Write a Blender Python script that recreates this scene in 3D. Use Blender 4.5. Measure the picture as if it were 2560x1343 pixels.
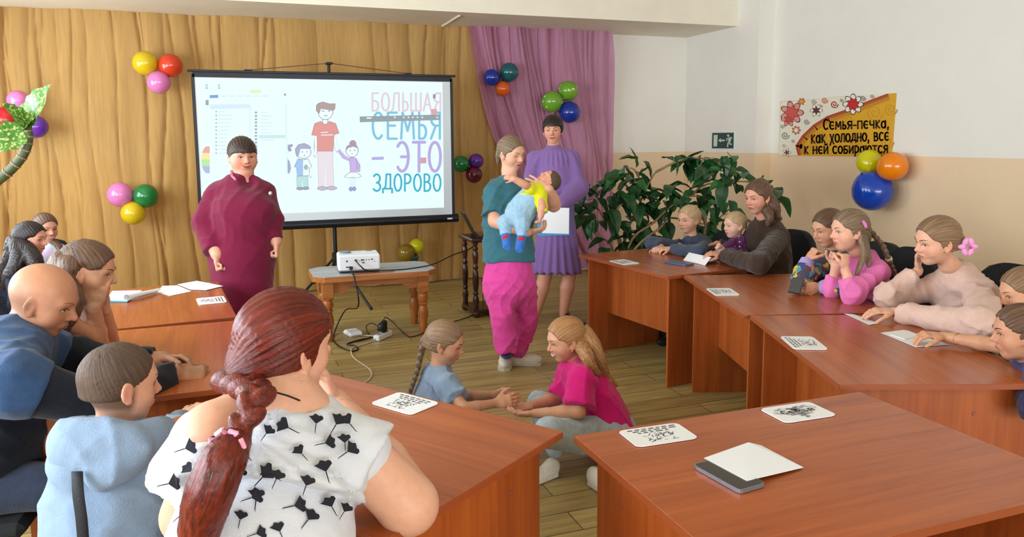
import bpy, math, random
import numpy as np
from mathutils import Vector, Matrix
for o in list(bpy.data.objects): bpy.data.objects.remove(o, do_unlink=True)
scene = bpy.context.scene
COL = scene.collection
R = math.radians
rng = random.Random(7)

# ------------------------------------------------------------------ camera
CAM_H = 1.62
F, CX, CY = 1905.0, 1280.0, 579.5
PITCH, ROLL, YAW = R(6.975), R(-0.4575), R(20.08)
_c, _s = math.cos(PITCH), math.sin(PITCH)
_R = np.array([[1, 0, 0], [0, -_s, -_c], [0, _c, -_s]])
_cr, _sr = math.cos(ROLL), math.sin(ROLL)
_Rr = np.array([[_cr, -_sr, 0], [_sr, _cr, 0], [0, 0, 1]])
_M = np.array([[math.cos(YAW), math.sin(YAW), 0], [-math.sin(YAW), math.cos(YAW), 0], [0, 0, 1]])
RC = _Rr @ _R @ _M.T                       # world -> camera (x right, y down, z forward)
CAM = np.array([0, 0, CAM_H])
cam_data = bpy.data.cameras.new('camera')
cam = bpy.data.objects.new('camera', cam_data)
COL.objects.link(cam)
mw = Matrix.Identity(4)
for i in range(3):
    mw[i][0] = RC[0][i]; mw[i][1] = -RC[1][i]; mw[i][2] = -RC[2][i]; mw[i][3] = CAM[i]
cam.matrix_world = mw
cam_data.sensor_width = 36.0
cam_data.lens = F / 2560 * 36
cam_data.shift_y = -(671.5 - CY) / 2560
cam_data.clip_start = 0.05
scene.camera = cam

def ray(x, y):
    return RC.T @ np.array([(x - CX) / F, (y - CY) / F, 1.0])
def atZ(x, y, z):
    d = ray(x, y); return CAM + d * ((z - CAM_H) / d[2])
def atY(x, y, Y):
    d = ray(x, y); return CAM + d * (Y / d[1])
def atX(x, y, X):
    d = ray(x, y); return CAM + d * (X / d[0])
def J(x, y, dep):                          # a pixel at a distance along the view axis
    return CAM + ray(x, y) * dep
def proj(w):
    v = RC @ (np.array(w) - CAM); return CX + F * v[0] / v[2], CY + F * v[1] / v[2]

# ------------------------------------------------------------------ world, lights, exposure
world = bpy.data.worlds.new('world'); scene.world = world
world.use_nodes = True
world.node_tree.nodes['Background'].inputs[0].default_value = (0.75, 0.85, 1.0, 1)
world.node_tree.nodes['Background'].inputs[1].default_value = 0.6
scene.view_settings.view_transform = 'Standard'
scene.view_settings.look = 'None'
scene.view_settings.gamma = 1
scene.view_settings.exposure = 0.36
scene.view_settings.use_curve_mapping = False

def area_light(name, loc, direction, sx, sy, power, color):
    l = bpy.data.lights.new(name, 'AREA'); l.shape = 'RECTANGLE'
    l.size = sx; l.size_y = sy; l.energy = power; l.color = color
    o = bpy.data.objects.new(name, l); COL.objects.link(o)
    o.location = loc
    o.rotation_euler = Vector(direction).to_track_quat('-Z', 'Y').to_euler()
    return o
ROOM_L, ROOM_F, CEIL = -3.0, -9.0, 3.35
BACK_Y, ALC_X, RIGHT_X = 8.45, 5.451, 5.655
WIN = [(1.2, 1.8), (3.9, 1.8), (6.5, 1.8)]          # window centre along the left wall, width
for nm, (wy, ww), pw_ in zip(('near', 'middle', 'far'), WIN, (125, 120, 80)):
    area_light('window_left_%s_offscreen' % nm, (ROOM_L + 0.06, wy, 1.75), (1, 0, -0.12), ww, 1.7, pw_, (0.80, 0.90, 1.0))
FRONT_WIN = (-1.6, .5, 2.6, 4.5)                      # windows in the wall behind the photographer
for nm, wx in zip(('first', 'second', 'third', 'fourth'), FRONT_WIN):
    area_light('window_behind_%s_offscreen' % nm, (wx, ROOM_F + 0.06, 1.75), (0, 1, -0.1), 1.7, 1.7, 118, (0.84, 0.91, 1.0))

# ------------------------------------------------------------------ materials
def lin(c):
    if isinstance(c, str):
        c = [int(c[i:i + 2], 16) for i in (1, 3, 5)]
    return tuple(((v / 255) / 12.92 if v / 255 <= 0.04045 else ((v / 255 + 0.055) / 1.055) ** 2.4) for v in c[:3]) + (1.0,)
MATS = {}
def material(name, color=(200, 200, 200), rough=0.6, metal=0.0, noise=0.0, nscale=(8, 8, 8), bump=0.0, bscale=None,
             attr=False, emit=None, coat=0.0, spec=0.5, sheen=0.0, alpha=1.0, transl=0.0, sss=0.0, coords='Object', dark=None):
    if name in MATS: return MATS[name]
    m = bpy.data.materials.new(name); m.use_nodes = True
    nt = m.node_tree; N, L = nt.nodes, nt.links
    b = N['Principled BSDF']
    b.inputs['Roughness'].default_value = rough
    b.inputs['Metallic'].default_value = metal
    b.inputs['Specular IOR Level'].default_value = spec
    b.inputs['Coat Weight'].default_value = coat
    b.inputs['Coat Roughness'].default_value = 0.12
    b.inputs['Sheen Weight'].default_value = sheen
    b.inputs['Alpha'].default_value = alpha
    if sss:
        b.inputs['Subsurface Weight'].default_value = sss
        b.inputs['Subsurface Radius'].default_value = (0.02, 0.008, 0.004)
        b.inputs['Subsurface Scale'].default_value = 0.5
    if attr:
        a = N.new('ShaderNodeAttribute'); a.attribute_name = 'Col'; src = a.outputs['Color']
    else:
        rgb = N.new('ShaderNodeRGB'); rgb.outputs[0].default_value = lin(color); src = rgb.outputs[0]
    if noise or bump:
        tc = N.new('ShaderNodeTexCoord'); mp = N.new('ShaderNodeMapping')
        mp.inputs['Scale'].default_value = nscale
        L.new(tc.outputs[coords], mp.inputs[0])
        nz = N.new('ShaderNodeTexNoise'); nz.inputs['Scale'].default_value = 1.0; nz.inputs['Detail'].default_value = 5
        L.new(mp.outputs[0], nz.inputs['Vector'])
        if noise:
            mr = N.new('ShaderNodeMapRange'); mr.inputs[1].default_value = 0.3; mr.inputs[2].default_value = 0.7
            mr.inputs[3].default_value = 1 - noise; mr.inputs[4].default_value = 1 + noise
            L.new(nz.outputs[0], mr.inputs[0])
            vm = N.new('ShaderNodeVectorMath'); vm.operation = 'MULTIPLY'
            L.new(src, vm.inputs[0]); L.new(mr.outputs[0], vm.inputs[1]); src = vm.outputs[0]
        if bump:
            nb = nz
            if bscale:
                mp2 = N.new('ShaderNodeMapping'); mp2.inputs['Scale'].default_value = bscale
                L.new(tc.outputs[coords], mp2.inputs[0])
                nb = N.new('ShaderNodeTexNoise'); nb.inputs['Scale'].default_value = 1; nb.inputs['Detail'].default_value = 3
                L.new(mp2.outputs[0], nb.inputs['Vector'])
            bp = N.new('ShaderNodeBump'); bp.inputs['Strength'].default_value = bump; bp.inputs['Distance'].default_value = 0.01
            L.new(nb.outputs[0], bp.inputs['Height']); L.new(bp.outputs[0], b.inputs['Normal'])
    L.new(src, b.inputs['Base Color'])
    if emit is not None:
        L.new(src, b.inputs['Emission Color']); b.inputs['Emission Strength'].default_value = emit
        b.inputs['Base Color'].default_value = (0, 0, 0, 1)
        for l in list(b.inputs['Base Color'].links): L.remove(l)
        b.inputs['Base Color'].default_value = (0.02, 0.02, 0.02, 1)
    if transl:
        tr = N.new('ShaderNodeBsdfTranslucent'); L.new(src, tr.inputs[0])
        mx = N.new('ShaderNodeMixShader'); mx.inputs[0].default_value = transl
        out = N['Material Output']
        L.new(b.outputs[0], mx.inputs[1]); L.new(tr.outputs[0], mx.inputs[2]); L.new(mx.outputs[0], out.inputs[0])
    MATS[name] = m
    return m

# ------------------------------------------------------------------ mesh helpers
class MB:
    """collects shapes, links them as ONE mesh object"""
    def __init__(s): s.v = []; s.f = []; s.c = []; s.col = None
    def add(s, verts, faces):
        n = len(s.v)
        s.v += [tuple(map(float, p)) for p in verts]
        s.f += [tuple(i + n for i in f) for f in faces]
        s.c += [s.col] * len(verts)
        return s
    def box(s, c, size, rot=None, bev=0.0):
        hx, hy, hz = size[0] / 2, size[1] / 2, size[2] / 2
        if bev:
            b = min(bev, hx * .9, hy * .9, hz * .9)
            vs = []
            for (x, y, z) in [(sx * hx, sy * hy, sz * hz) for sz in (-1, 1) for sy in (-1, 1) for sx in (-1, 1)]:
                sx, sy, sz = np.sign((x, y, z))
                vs += [(x - sx * b, y - sy * b, z), (x - sx * b, y, z - sz * b), (x, y - sy * b, z - sz * b)]
            def id(k, a): return k * 3 + a
            F_ = []
            def K(sx, sy, sz): return (1 if sx > 0 else 0) + (2 if sy > 0 else 0) + (4 if sz > 0 else 0)
            for sg in (-1, 1):
                q = [K(-1, -1, sg), K(1, -1, sg), K(1, 1, sg), K(-1, 1, sg)]; F_.append([id(k, 0) for k in (q if sg > 0 else q[::-1])])
                q = [K(-1, sg, -1), K(1, sg, -1), K(1, sg, 1), K(-1, sg, 1)]; F_.append([id(k, 1) for k in (q if sg < 0 else q[::-1])])
                q = [K(sg, -1, -1), K(sg, 1, -1), K(sg, 1, 1), K(sg, -1, 1)]; F_.append([id(k, 2) for k in (q if sg > 0 else q[::-1])])
            for a in (-1, 1):
                for b2 in (-1, 1):
                    k0, k1 = K(-1, a, b2), K(1, a, b2); F_.append([id(k0, 0), id(k1, 0), id(k1, 1), id(k0, 1)])
                    k0, k1 = K(a, -1, b2), K(a, 1, b2); F_.append([id(k0, 0), id(k1, 0), id(k1, 2), id(k0, 2)])
                    k0, k1 = K(a, b2, -1), K(a, b2, 1); F_.append([id(k0, 1), id(k1, 1), id(k1, 2), id(k0, 2)])
            for k in range(8): F_.append([id(k, 0), id(k, 1), id(k, 2)])
        else:
            vs = [(sx * hx, sy * hy, sz * hz) for sz in (-1, 1) for sy in (-1, 1) for sx in (-1, 1)]
            F_ = [(0, 2, 3, 1), (4, 5, 7, 6), (0, 1, 5, 4), (2, 6, 7, 3), (0, 4, 6, 2), (1, 3, 7, 5)]
        if rot is not None:
            vs = [tuple(np.array(rot) @ np.array(p)) for p in vs]
        return s.add([(p[0] + c[0], p[1] + c[1], p[2] + c[2]) for p in vs], F_)
    def tube(s, path, rad, n=8, flat=None):
        path = [np.array(p, float) for p in path]
        m = len(path)
        rad = [rad] * m if np.isscalar(rad) else list(rad)
        vs = []
        t0 = path[1] - path[0]; t0 /= np.linalg.norm(t0) + 1e-9
        up = np.array([0, 0, 1.0]) if abs(t0[2]) < 0.9 else np.array([1.0, 0, 0])
        u = np.cross(t0, up); u /= np.linalg.norm(u)
        for i in range(m):
            t = path[min(i + 1, m - 1)] - path[max(i - 1, 0)]; t /= np.linalg.norm(t) + 1e-9
            u = u - t * np.dot(u, t); u /= np.linalg.norm(u) + 1e-9
            w = np.cross(t, u)
            for k in range(n):
                a = 2 * math.pi * k / n
                vs.append(path[i] + rad[i] * (math.cos(a) * u + math.sin(a) * w * (flat or 1)))
        fs = [(i * n + k, i * n + (k + 1) % n, (i + 1) * n + (k + 1) % n, (i + 1) * n + k) for i in range(m - 1) for k in range(n)]
        fs.append(tuple(range(n))[::-1]); fs.append(tuple((m - 1) * n + k for k in range(n)))
        return s.add(vs, fs)
    def lathe(s, prof, c=(0, 0, 0), n=16, axis=None):
        vs = []
        for (r, z) in prof:
            for k in range(n):
                a = 2 * math.pi * k / n; vs.append((c[0] + r * math.cos(a), c[1] + r * math.sin(a), c[2] + z))
        m = len(prof)
        fs = [(i * n + k, i * n + (k + 1) % n, (i + 1) * n + (k + 1) % n, (i + 1) * n + k) for i in range(m - 1) for k in range(n)]
        fs.append(tuple(range(n))[::-1]); fs.append(tuple((m - 1) * n + k for k in range(n)))
        return s.add(vs, fs)
    def poly(s, pts): return s.add(pts, [tuple(range(len(pts)))])
    def slab(s, pts, off):                 # polygon + thickness vector
        n = len(pts); off = np.array(off)
        vs = [np.array(p) for p in pts] + [np.array(p) + off for p in pts]
        fs = [tuple(range(n)), tuple(range(2 * n - 1, n - 1, -1))] + [(i, n + i, n + (i + 1) % n, (i + 1) % n) for i in range(n)]
        return s.add(vs, fs)
    def grid(s, fn, nu, nv):
        vs = [fn(i / nu, j / nv) for j in range(nv + 1) for i in range(nu + 1)]
        fs = [(j * (nu + 1) + i, j * (nu + 1) + i + 1, (j + 1) * (nu + 1) + i + 1, (j + 1) * (nu + 1) + i) for j in range(nv) for i in range(nu)]
        return s.add(vs, fs)
    def ball(s, c, r, nu=16, nv=10, rot=None):
        r = (r, r, r) if np.isscalar(r) else r
        vs = []
        for j in range(nv + 1):
            t = math.pi * j / nv
            for i in range(nu):
                a = 2 * math.pi * i / nu
                p = np.array([r[0] * math.sin(t) * math.cos(a), r[1] * math.sin(t) * math.sin(a), r[2] * math.cos(t)])
                if rot is not None: p = np.array(rot) @ p
                vs.append(p + np.array(c))
        fs = [(j * nu + i, (j + 1) * nu + i, (j + 1) * nu + (i + 1) % nu, j * nu + (i + 1) % nu) for j in range(nv) for i in range(nu)]
        return s.add(vs, fs)
    def build(s, name, mat, parent=None, smooth=False, loc=None):
        off = np.array(loc if loc is not None else (0, 0, 0), float)
        me = bpy.data.meshes.new(name)
        me.from_pydata([tuple(np.array(p) - off) for p in s.v], [], s.f)
        if any(c is not None for c in s.c):
            at = me.color_attributes.new('Col', 'FLOAT_COLOR', 'POINT')
            flat = []
            for c in s.c: flat += list(lin(c)) if c is not None else [0.5, 0.5, 0.5, 1]
            at.data.foreach_set('color', flat)
        if smooth:
            me.polygons.foreach_set('use_smooth', [True] * len(me.polygons))
            try: me.set_sharp_from_angle(angle=R(40))
            except Exception: pass
        me.materials.append(mat)
        o = bpy.data.objects.new(name, me); COL.objects.link(o)
        if parent is not None: o.parent = parent
        elif loc is not None: o.location = off
        return o
def tag(o, label=None, cat=None, group=None, kind=None):
    if label: o['label'] = label
    if cat: o['category'] = cat
    if group: o['group'] = group
    if kind: o['kind'] = kind
    return o
def thing(name, label, cat, loc=(0, 0, 0), rz=0.0, group=None):
    o = bpy.data.objects.new(name, None); COL.objects.link(o)
    o.empty_display_size = 0.1
    o.location = loc; o.rotation_euler = (0, 0, rz)
    return tag(o, label, cat, group)
def rotz(a): return np.array([[math.cos(a), -math.sin(a), 0], [math.sin(a), math.cos(a), 0], [0, 0, 1]])
def _arc(cx, cy, rx, ry, a0, a1, n=14):
    return [(cx + rx * math.cos(R(a0 + (a1 - a0) * k / n)), cy + ry * math.sin(R(a0 + (a1 - a0) * k / n))) for k in range(n + 1)]
_O = _arc(.5, .5, .44, .5, 0, 360, 22)
GLYPH = {                                   # brush lettering: pen strokes in a unit box
    'Б': [[(.85, 1), (.15, 1), (.15, 0)], [(.15, .55), (.5, .55)] + _arc(.5, .275, .36, .275, 90, -90) + [(.15, 0)]], 'О': [_O], 'Л': [[(.02, 0), (.2, .1), (.35, 1), (.9, 1), (.9, 0)]],
    'Ь': [[(.2, 1), (.2, 0)], [(.2, .52)] + _arc(.5, .26, .38, .26, 90, -90) + [(.2, 0)]], 'Ш': [[(.05, 1), (.05, 0), (.95, 0), (.95, 1)], [(.5, 1), (.5, 0)]], 'А': [[(.05, 0), (.5, 1), (.95, 0)], [(.22, .35), (.78, .35)]],
    'Я': [[(.85, 0), (.85, 1)], [(.85, 1)] + _arc(.5, .75, .38, .25, 90, 270) + [(.85, .5)], [(.5, .5), (.1, 0)]], 'С': [_arc(.55, .5, .46, .5, 48, 312, 20)], 'Е': [[(.9, 1), (.15, 1), (.15, 0), (.9, 0)], [(.15, .5), (.75, .5)]],
    'М': [[(.05, 0), (.15, 1), (.5, .3), (.85, 1), (.95, 0)]], 'Э': [_arc(.42, .5, .48, .5, 135, -135, 20), [(.35, .5), (.9, .5)]], 'Т': [[(.05, 1), (.95, 1)], [(.5, 1), (.5, 0)]],
    'З': [_arc(.45, .75, .4, .25, 150, -90, 12), _arc(.45, .25, .45, .25, 90, -150, 12)], 'Д': [[(.15, .14), (.3, .3), (.38, 1), (.82, 1), (.82, .14)], [(0, -.1), (0, .14), (1, .14), (1, -.1)]],
    'Р': [[(.15, 0), (.15, 1)], [(.15, 1)] + _arc(.45, .73, .42, .27, 90, -90) + [(.15, .46)]], 'В': [[(.15, 0), (.15, 1)], [(.15, 1)] + _arc(.45, .77, .33, .23, 90, -90, 8) + [(.15, .54)], [(.45, .54)] + _arc(.45, .27, .44, .27, 90, -90, 10) + [(.15, 0)]],
    'е': [_arc(.55, .5, .44, .5, 52, 308, 18), [(.12, .5), (.78, .5)]], 'к': [[(.15, 0), (.15, 1)], [(.88, 1), (.2, .5), (.9, 0)]], 'п': [[(.1, 0), (.1, 1), (.9, 1), (.9, 0)]], 'ч': [[(.12, 1), (.12, .6), (.3, .42), (.85, .48)], [(.85, 1), (.85, 0)]],
    'а': [_arc(.46, .45, .38, .45, 0, 360, 18), [(.86, 1), (.86, 0)]], 'х': [[(.1, 1), (.9, -.2)], [(.9, 1), (.1, -.35)]], 'н': [[(.12, 0), (.12, 1)], [(.88, 0), (.88, 1)], [(.12, .5), (.88, .5)]],
    'и': [[(.12, 1), (.12, 0)], [(.12, .1), (.88, .9)], [(.88, 1), (.88, 0)]], 'й': [[(.12, 1), (.12, 0)], [(.12, .1), (.88, .9)], [(.88, 1), (.88, 0)], _arc(.5, 1.35, .22, .15, 180, 360, 6)],
    'р': [[(.15, -.4), (.15, 1)], [(.15, 1)] + _arc(.45, .55, .42, .45, 90, -90) + [(.15, .1)]], 'ю': [[(.08, 0), (.08, 1)], [(.08, .5), (.35, .5)], _arc(.65, .5, .3, .5, 0, 360, 18)], ',': [[(.5, .12), (.5, .0), (.3, -.28)]], '-': [[(.1, .45), (.9, .45)]]}
for _lo, _up in zip('сомьялдбтв', 'СОМЬЯЛДБТВ'): GLYPH[_lo] = GLYPH[_up]
WIDE = {'Ш': 1.3, 'М': 1.2, 'м': 1.15, 'ю': 1.35, 'Д': 1.15, 'д': 1.1, 'Ь': .85, 'ь': .8, ',': .4, '-': .6, ' ': .55, 'к': .9}
def letter_strokes(mb, glyph, mapf, w):
    """mapf: plane units -> 3-D; every stroke as quads with round joints"""
    for line in glyph:
        for i, (x, y) in enumerate(line):
            mb.poly([mapf(x + w * math.cos(k * .7854), y + w * math.sin(k * .7854)) for k in range(8)])
            if i:
                xa, ya = line[i - 1]; l = math.hypot(x - xa, y - ya) or 1e-6; nx, ny = -(y - ya) / l * w, (x - xa) / l * w
                mb.poly([mapf(xa + nx, ya + ny), mapf(x + nx, y + ny), mapf(x - nx, y - ny), mapf(xa - nx, ya - ny)])
def lettering(body, u0, u1, vbase, height, w, gap=.16, slope=0.0, xh=None):
    """-> [(char, strokes in plane units, v grows downwards)]"""
    tot = sum(WIDE.get(c, 1) for c in body) + gap * (len(body) - 1); k = (u1 - u0) / tot; u = u0; out = []
    for c in body:
        cw = WIDE.get(c, 1) * k; h = height if (c.isupper() or xh is None) else height * xh
        if c in GLYPH: out.append((c, [[(u + x * cw, vbase + slope * (u + x * cw - u0) - y * h) for x, y in line] for line in GLYPH[c]]))
        u += cw + gap * k
    return out

# ------------------------------------------------------------------ room shell
def two_tone(name, upper, lower, line):
    m = bpy.data.materials.new(name); m.use_nodes = True
    nt = m.node_tree; N, L = nt.nodes, nt.links
    b = N['Principled BSDF']; b.inputs['Roughness'].default_value = 0.62
    geo = N.new('ShaderNodeNewGeometry'); sp = N.new('ShaderNodeSeparateXYZ'); L.new(geo.outputs['Position'], sp.inputs[0])
    nz = N.new('ShaderNodeTexNoise'); nz.inputs['Scale'].default_value = 3; nz.inputs['Detail'].default_value = 6
    L.new(geo.outputs['Position'], nz.inputs['Vector'])
    gt = N.new('ShaderNodeMath'); gt.operation = 'GREATER_THAN'; gt.inputs[1].default_value = line
    L.new(sp.outputs[2], gt.inputs[0])
    mx = N.new('ShaderNodeMix'); mx.data_type = 'RGBA'
    mx.inputs[6].default_value = lin(lower); mx.inputs[7].default_value = lin(upper)
    L.new(gt.outputs[0], mx.inputs[0])
    mr = N.new('ShaderNodeMapRange'); mr.inputs[1].default_value = .3; mr.inputs[2].default_value = .7; mr.inputs[3].default_value = .985; mr.inputs[4].default_value = 1.015
    L.new(nz.outputs[0], mr.inputs[0])
    vm = N.new('ShaderNodeVectorMath'); vm.operation = 'MULTIPLY'
    L.new(mx.outputs[2], vm.inputs[0]); L.new(mr.outputs[0], vm.inputs[1]); L.new(vm.outputs[0], b.inputs['Base Color'])
    n2 = N.new('ShaderNodeTexNoise'); n2.inputs['Scale'].default_value = 60; L.new(geo.outputs['Position'], n2.inputs['Vector'])
    bp = N.new('ShaderNodeBump'); bp.inputs['Strength'].default_value = 0.25; bp.inputs['Distance'].default_value = 0.004
    L.new(n2.outputs[0], bp.inputs['Height']); L.new(bp.outputs[0], b.inputs['Normal'])
    return m
PAINT = 1.437
m_wall = two_tone('two_tone_wall_paint', (236, 232, 222), (234, 206, 170), PAINT)
m_white = material('white_plaster', (238, 230, 210), 0.7, noise=.03, nscale=(4, 4, 4), bump=.1)
def floor_material():
    m = bpy.data.materials.new('wood_look_linoleum'); m.use_nodes = True
    nt = m.node_tree; N, L = nt.nodes, nt.links
    b = N['Principled BSDF']; b.inputs['Roughness'].default_value = 0.42
    tc = N.new('ShaderNodeTexCoord')
    br = N.new('ShaderNodeTexBrick')
    br.inputs['Scale'].default_value = 1.0; br.inputs['Brick Width'].default_value = 1.3; br.inputs['Row Height'].default_value = 0.16
    br.inputs['Mortar Size'].default_value = 0.0035; br.inputs['Bias'].default_value = 0.0
    br.inputs['Color1'].default_value = lin((154, 130, 78)); br.inputs['Color2'].default_value = lin((174, 150, 92)); br.inputs['Mortar'].default_value = lin((104, 84, 50))
    L.new(tc.outputs['Object'], br.inputs['Vector'])
    mp = N.new('ShaderNodeMapping'); mp.inputs['Scale'].default_value = (1.6, 22, 1); L.new(tc.outputs['Object'], mp.inputs[0])
    nz = N.new('ShaderNodeTexNoise'); nz.inputs['Scale'].default_value = 1; nz.inputs['Detail'].default_value = 8; nz.inputs['Distortion'].default_value = 1.2
    L.new(mp.outputs[0], nz.inputs['Vector'])
    mr = N.new('ShaderNodeMapRange'); mr.inputs[1].default_value = .3; mr.inputs[2].default_value = .7; mr.inputs[3].default_value = .68; mr.inputs[4].default_value = 1.25
    L.new(nz.outputs[0], mr.inputs[0])
    vm = N.new('ShaderNodeVectorMath'); vm.operation = 'MULTIPLY'
    L.new(br.outputs[0], vm.inputs[0]); L.new(mr.outputs[0], vm.inputs[1]); L.new(vm.outputs[0], b.inputs['Base Color'])
    return m
def struct(name, mb, mat, smooth=False): return tag(mb.build(name, mat, smooth=smooth), kind='structure')
struct('floor', MB().box(((ROOM_L + RIGHT_X) / 2, (ROOM_F + BACK_Y) / 2, -0.05), (RIGHT_X - ROOM_L + .6, BACK_Y - ROOM_F + .6, 0.1)), floor_material())
struct('ceiling', MB().box(((ROOM_L + RIGHT_X) / 2, (ROOM_F + BACK_Y) / 2, CEIL + .05), (RIGHT_X - ROOM_L + .6, BACK_Y - ROOM_F + .6, 0.1)), m_white)
struct('wall_back', MB().box(((ROOM_L + ALC_X) / 2, BACK_Y + .1, CEIL / 2), (ALC_X - ROOM_L + .6, .2, CEIL)), m_wall)
struct('wall_right_alcove', MB().box((ALC_X + .15, (7.04 + BACK_Y + .2) / 2, CEIL / 2), (.3, BACK_Y + .2 - 7.04, CEIL)), m_wall)
struct('wall_right', MB().box((RIGHT_X + .15, (ROOM_F + 7.06) / 2, CEIL / 2), (.3, 7.06 - ROOM_F + .2, CEIL)), m_wall)
def wall_with_windows(name, axis, pos, a0, a1, wins, z0=.9, z1=2.6):
    mb = MB()
    def seg(u0, u1, w0, w1):
        c, s = (u0 + u1) / 2, u1 - u0
        if s <= 0: return
        if axis == 'x': mb.box((pos - .1, c, (w0 + w1) / 2), (.2, s, w1 - w0))
        else: mb.box((c, pos - .1, (w0 + w1) / 2), (s, .2, w1 - w0))
    u = a0
    for (c, w) in sorted(wins):
        seg(u, c - w / 2, 0, CEIL); seg(c - w / 2, c + w / 2, 0, z0); seg(c - w / 2, c + w / 2, z1, CEIL); u = c + w / 2
    seg(u, a1, 0, CEIL)
    struct(name, mb, m_wall)
wall_with_windows('wall_left', 'x', ROOM_L, ROOM_F - .2, BACK_Y + .2, WIN)
wall_with_windows('wall_front', 'y', ROOM_F, ROOM_L, RIGHT_X, [(w, 1.8) for w in FRONT_WIN])
m_frame = material('white_window_frame', (238, 238, 235), .35)
m_pane = material('window_glass', (235, 242, 246), .05, alpha=.12)
for k, (cx_, cy_, ax) in enumerate([(ROOM_L, w[0], 'x') for w in WIN] + [(w, ROOM_F, 'y') for w in FRONT_WIN]):
    r = bpy.data.objects.new('window_%d' % (k + 1), None); COL.objects.link(r); tag(r, kind='structure')
    r.location = (cx_, cy_, .9); r.rotation_euler = (0, 0, 0 if ax == 'y' else R(-90))
    mb = MB()
    for x in (-.87, 0, .87): mb.box((x, -.06, .85), (.06, .06, 1.7))
    for z in (.03, 1.67): mb.box((0, -.06, z), (1.8, .06, .06))
    mb.build('window_frame', m_frame, r)
    for x in (-.435, .435): MB().box((x, -.1, .85), (.82, .01, 1.6)).build('pane', m_pane, r)
    MB().box((0, .06, -.02), (1.95, .2, .04)).build('window_sill', m_frame, r)
# the beam in front of the alcove
BEAM_Y0, BEAM_Z = 7.42, 2.862
struct('trim_1', MB().box(((ROOM_L + ALC_X) / 2, (BEAM_Y0 + BACK_Y) / 2, (BEAM_Z + CEIL) / 2), (ALC_X - ROOM_L, BACK_Y - BEAM_Y0, CEIL - BEAM_Z)), m_white)
a_ = atZ(1100, 68, BEAM_Z); b_ = atZ(1148, 38, BEAM_Z)
struct('trim_2', MB().tube([a_ + (0, 0, -.004), b_ + (0, 0, -.004)], .012, 6), m_white)
mb = MB(); mb.box((4.9, BACK_Y - .012, .04), (1.1, .024, .08)); struct('baseboard_back', mb, material('brown_skirting', (92, 62, 44), .5))
mb = MB(); mb.box((RIGHT_X - .012, 1.9, .04), (.024, 10.2, .08)); struct('baseboard_right', mb, MATS['brown_skirting'])

# ------------------------------------------------------------------ curtains
def sheer(name, color, alpha, rough=.8):
    m = material(name, color, rough, noise=.10, nscale=(40, 40, 3), bump=.25, bscale=(900, 900, 900), transl=.25, alpha=alpha, spec=.2)
    return m
m_gold = sheer('gold_sheer_curtain', (206, 164, 98), .82)
m_lav = sheer('lilac_sheer_curtain', (203, 142, 172), .80)
def pleats(u, seed, freq, amp):
    return amp * (math.sin(u * freq + seed) * .55 + math.sin(u * freq * .47 + seed * 2.1) * .7 + math.sin(u * freq * 1.93 + seed * .7) * .3)
CREASE = [(rng.uniform(0, 1), rng.uniform(.012, .03), rng.uniform(-.03, .03), rng.uniform(.5, 1.2), rng.random()) for _ in range(46)]
def creases(u, v, W_):
    s = 0
    for (c, w, sl, a, vv) in CREASE:
        d = abs(u - c - sl * (v - .3)) * W_
        if d < .2: s += a * .04 * math.exp(-d / w) * (.35 + .65 * min(1, abs(v - vv) * 2 + .3))
    return s
def curtain(name, label, mat, xl, xr, ztop, zbot, y, seed, freq=24, amp=.03, nu=150, nv=26):
    def fn(u, v):
        z = ztop + (zbot - ztop) * v
        L_, R_ = xl(z), xr(z)
        x = L_ + (R_ - L_) * u
        s = u * (R_ - L_ + .3)
        k = .55 + .6 * v
        return (x + .02 * math.sin(3 * z + u * 20), y + pleats(s, seed, freq, amp) * k + creases(u, v, R_ - L_) + .012 * math.sin(z * 5 + u * 30), z)
    o = MB().grid(fn, nu, nv).build(name, mat, smooth=True)
    return tag(o, label, 'curtain')
curtain('curtain', 'gold sheer curtain hanging across the back wall behind the projection screen', m_gold,
        lambda z: -2.95, lambda z: 3.05, 2.86, .02, 8.32, 1.3, 9, .03, 520, 64)
def lav_left(z):
    t = (2.86 - z) / 2.86
    return 2.50 + .30 * t + 1.05 * t * t
def lav_right(z):
    t = (2.86 - z) / 2.86
    return 4.27 + .12 * t * t + .05 * math.sin(t * 5) * t
curtain('curtain', 'lilac sheer curtain swept aside beside the bare end of the back wall', m_lav, lav_left, lav_right, 2.86, .05, 8.19, .4, 17, .035, 140, 26)

# ------------------------------------------------------------------ desks
def wood_material(name, c1, c2, grain=(1.3, 26, 26), rough=.32):
    m = bpy.data.materials.new(name); m.use_nodes = True
    nt = m.node_tree; N, L = nt.nodes, nt.links
    b = N['Principled BSDF']; b.inputs['Roughness'].default_value = rough
    b.inputs['Specular IOR Level'].default_value = .5
    tc = N.new('ShaderNodeTexCoord'); mp = N.new('ShaderNodeMapping'); mp.inputs['Scale'].default_value = grain
    L.new(tc.outputs['Object'], mp.inputs[0])
    nz = N.new('ShaderNodeTexNoise'); nz.inputs['Scale'].default_value = 1; nz.inputs['Detail'].default_value = 7; nz.inputs['Roughness'].default_value = .62; nz.inputs['Distortion'].default_value = .8
    L.new(mp.outputs[0], nz.inputs['Vector'])
    cr = N.new('ShaderNodeValToRGB'); cr.color_ramp.elements[0].position = .32; cr.color_ramp.elements[1].position = .68
    cr.color_ramp.elements[0].color = lin(c1); cr.color_ramp.elements[1].color = lin(c2)
    L.new(nz.outputs[0], cr.inputs[0]); L.new(cr.outputs[0], b.inputs['Base Color'])
    bp = N.new('ShaderNodeBump'); bp.inputs['Strength'].default_value = .06; bp.inputs['Distance'].default_value = .004
    L.new(nz.outputs[0], bp.inputs['Height']); L.new(bp.outputs[0], b.inputs['Normal'])
    return m
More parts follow.
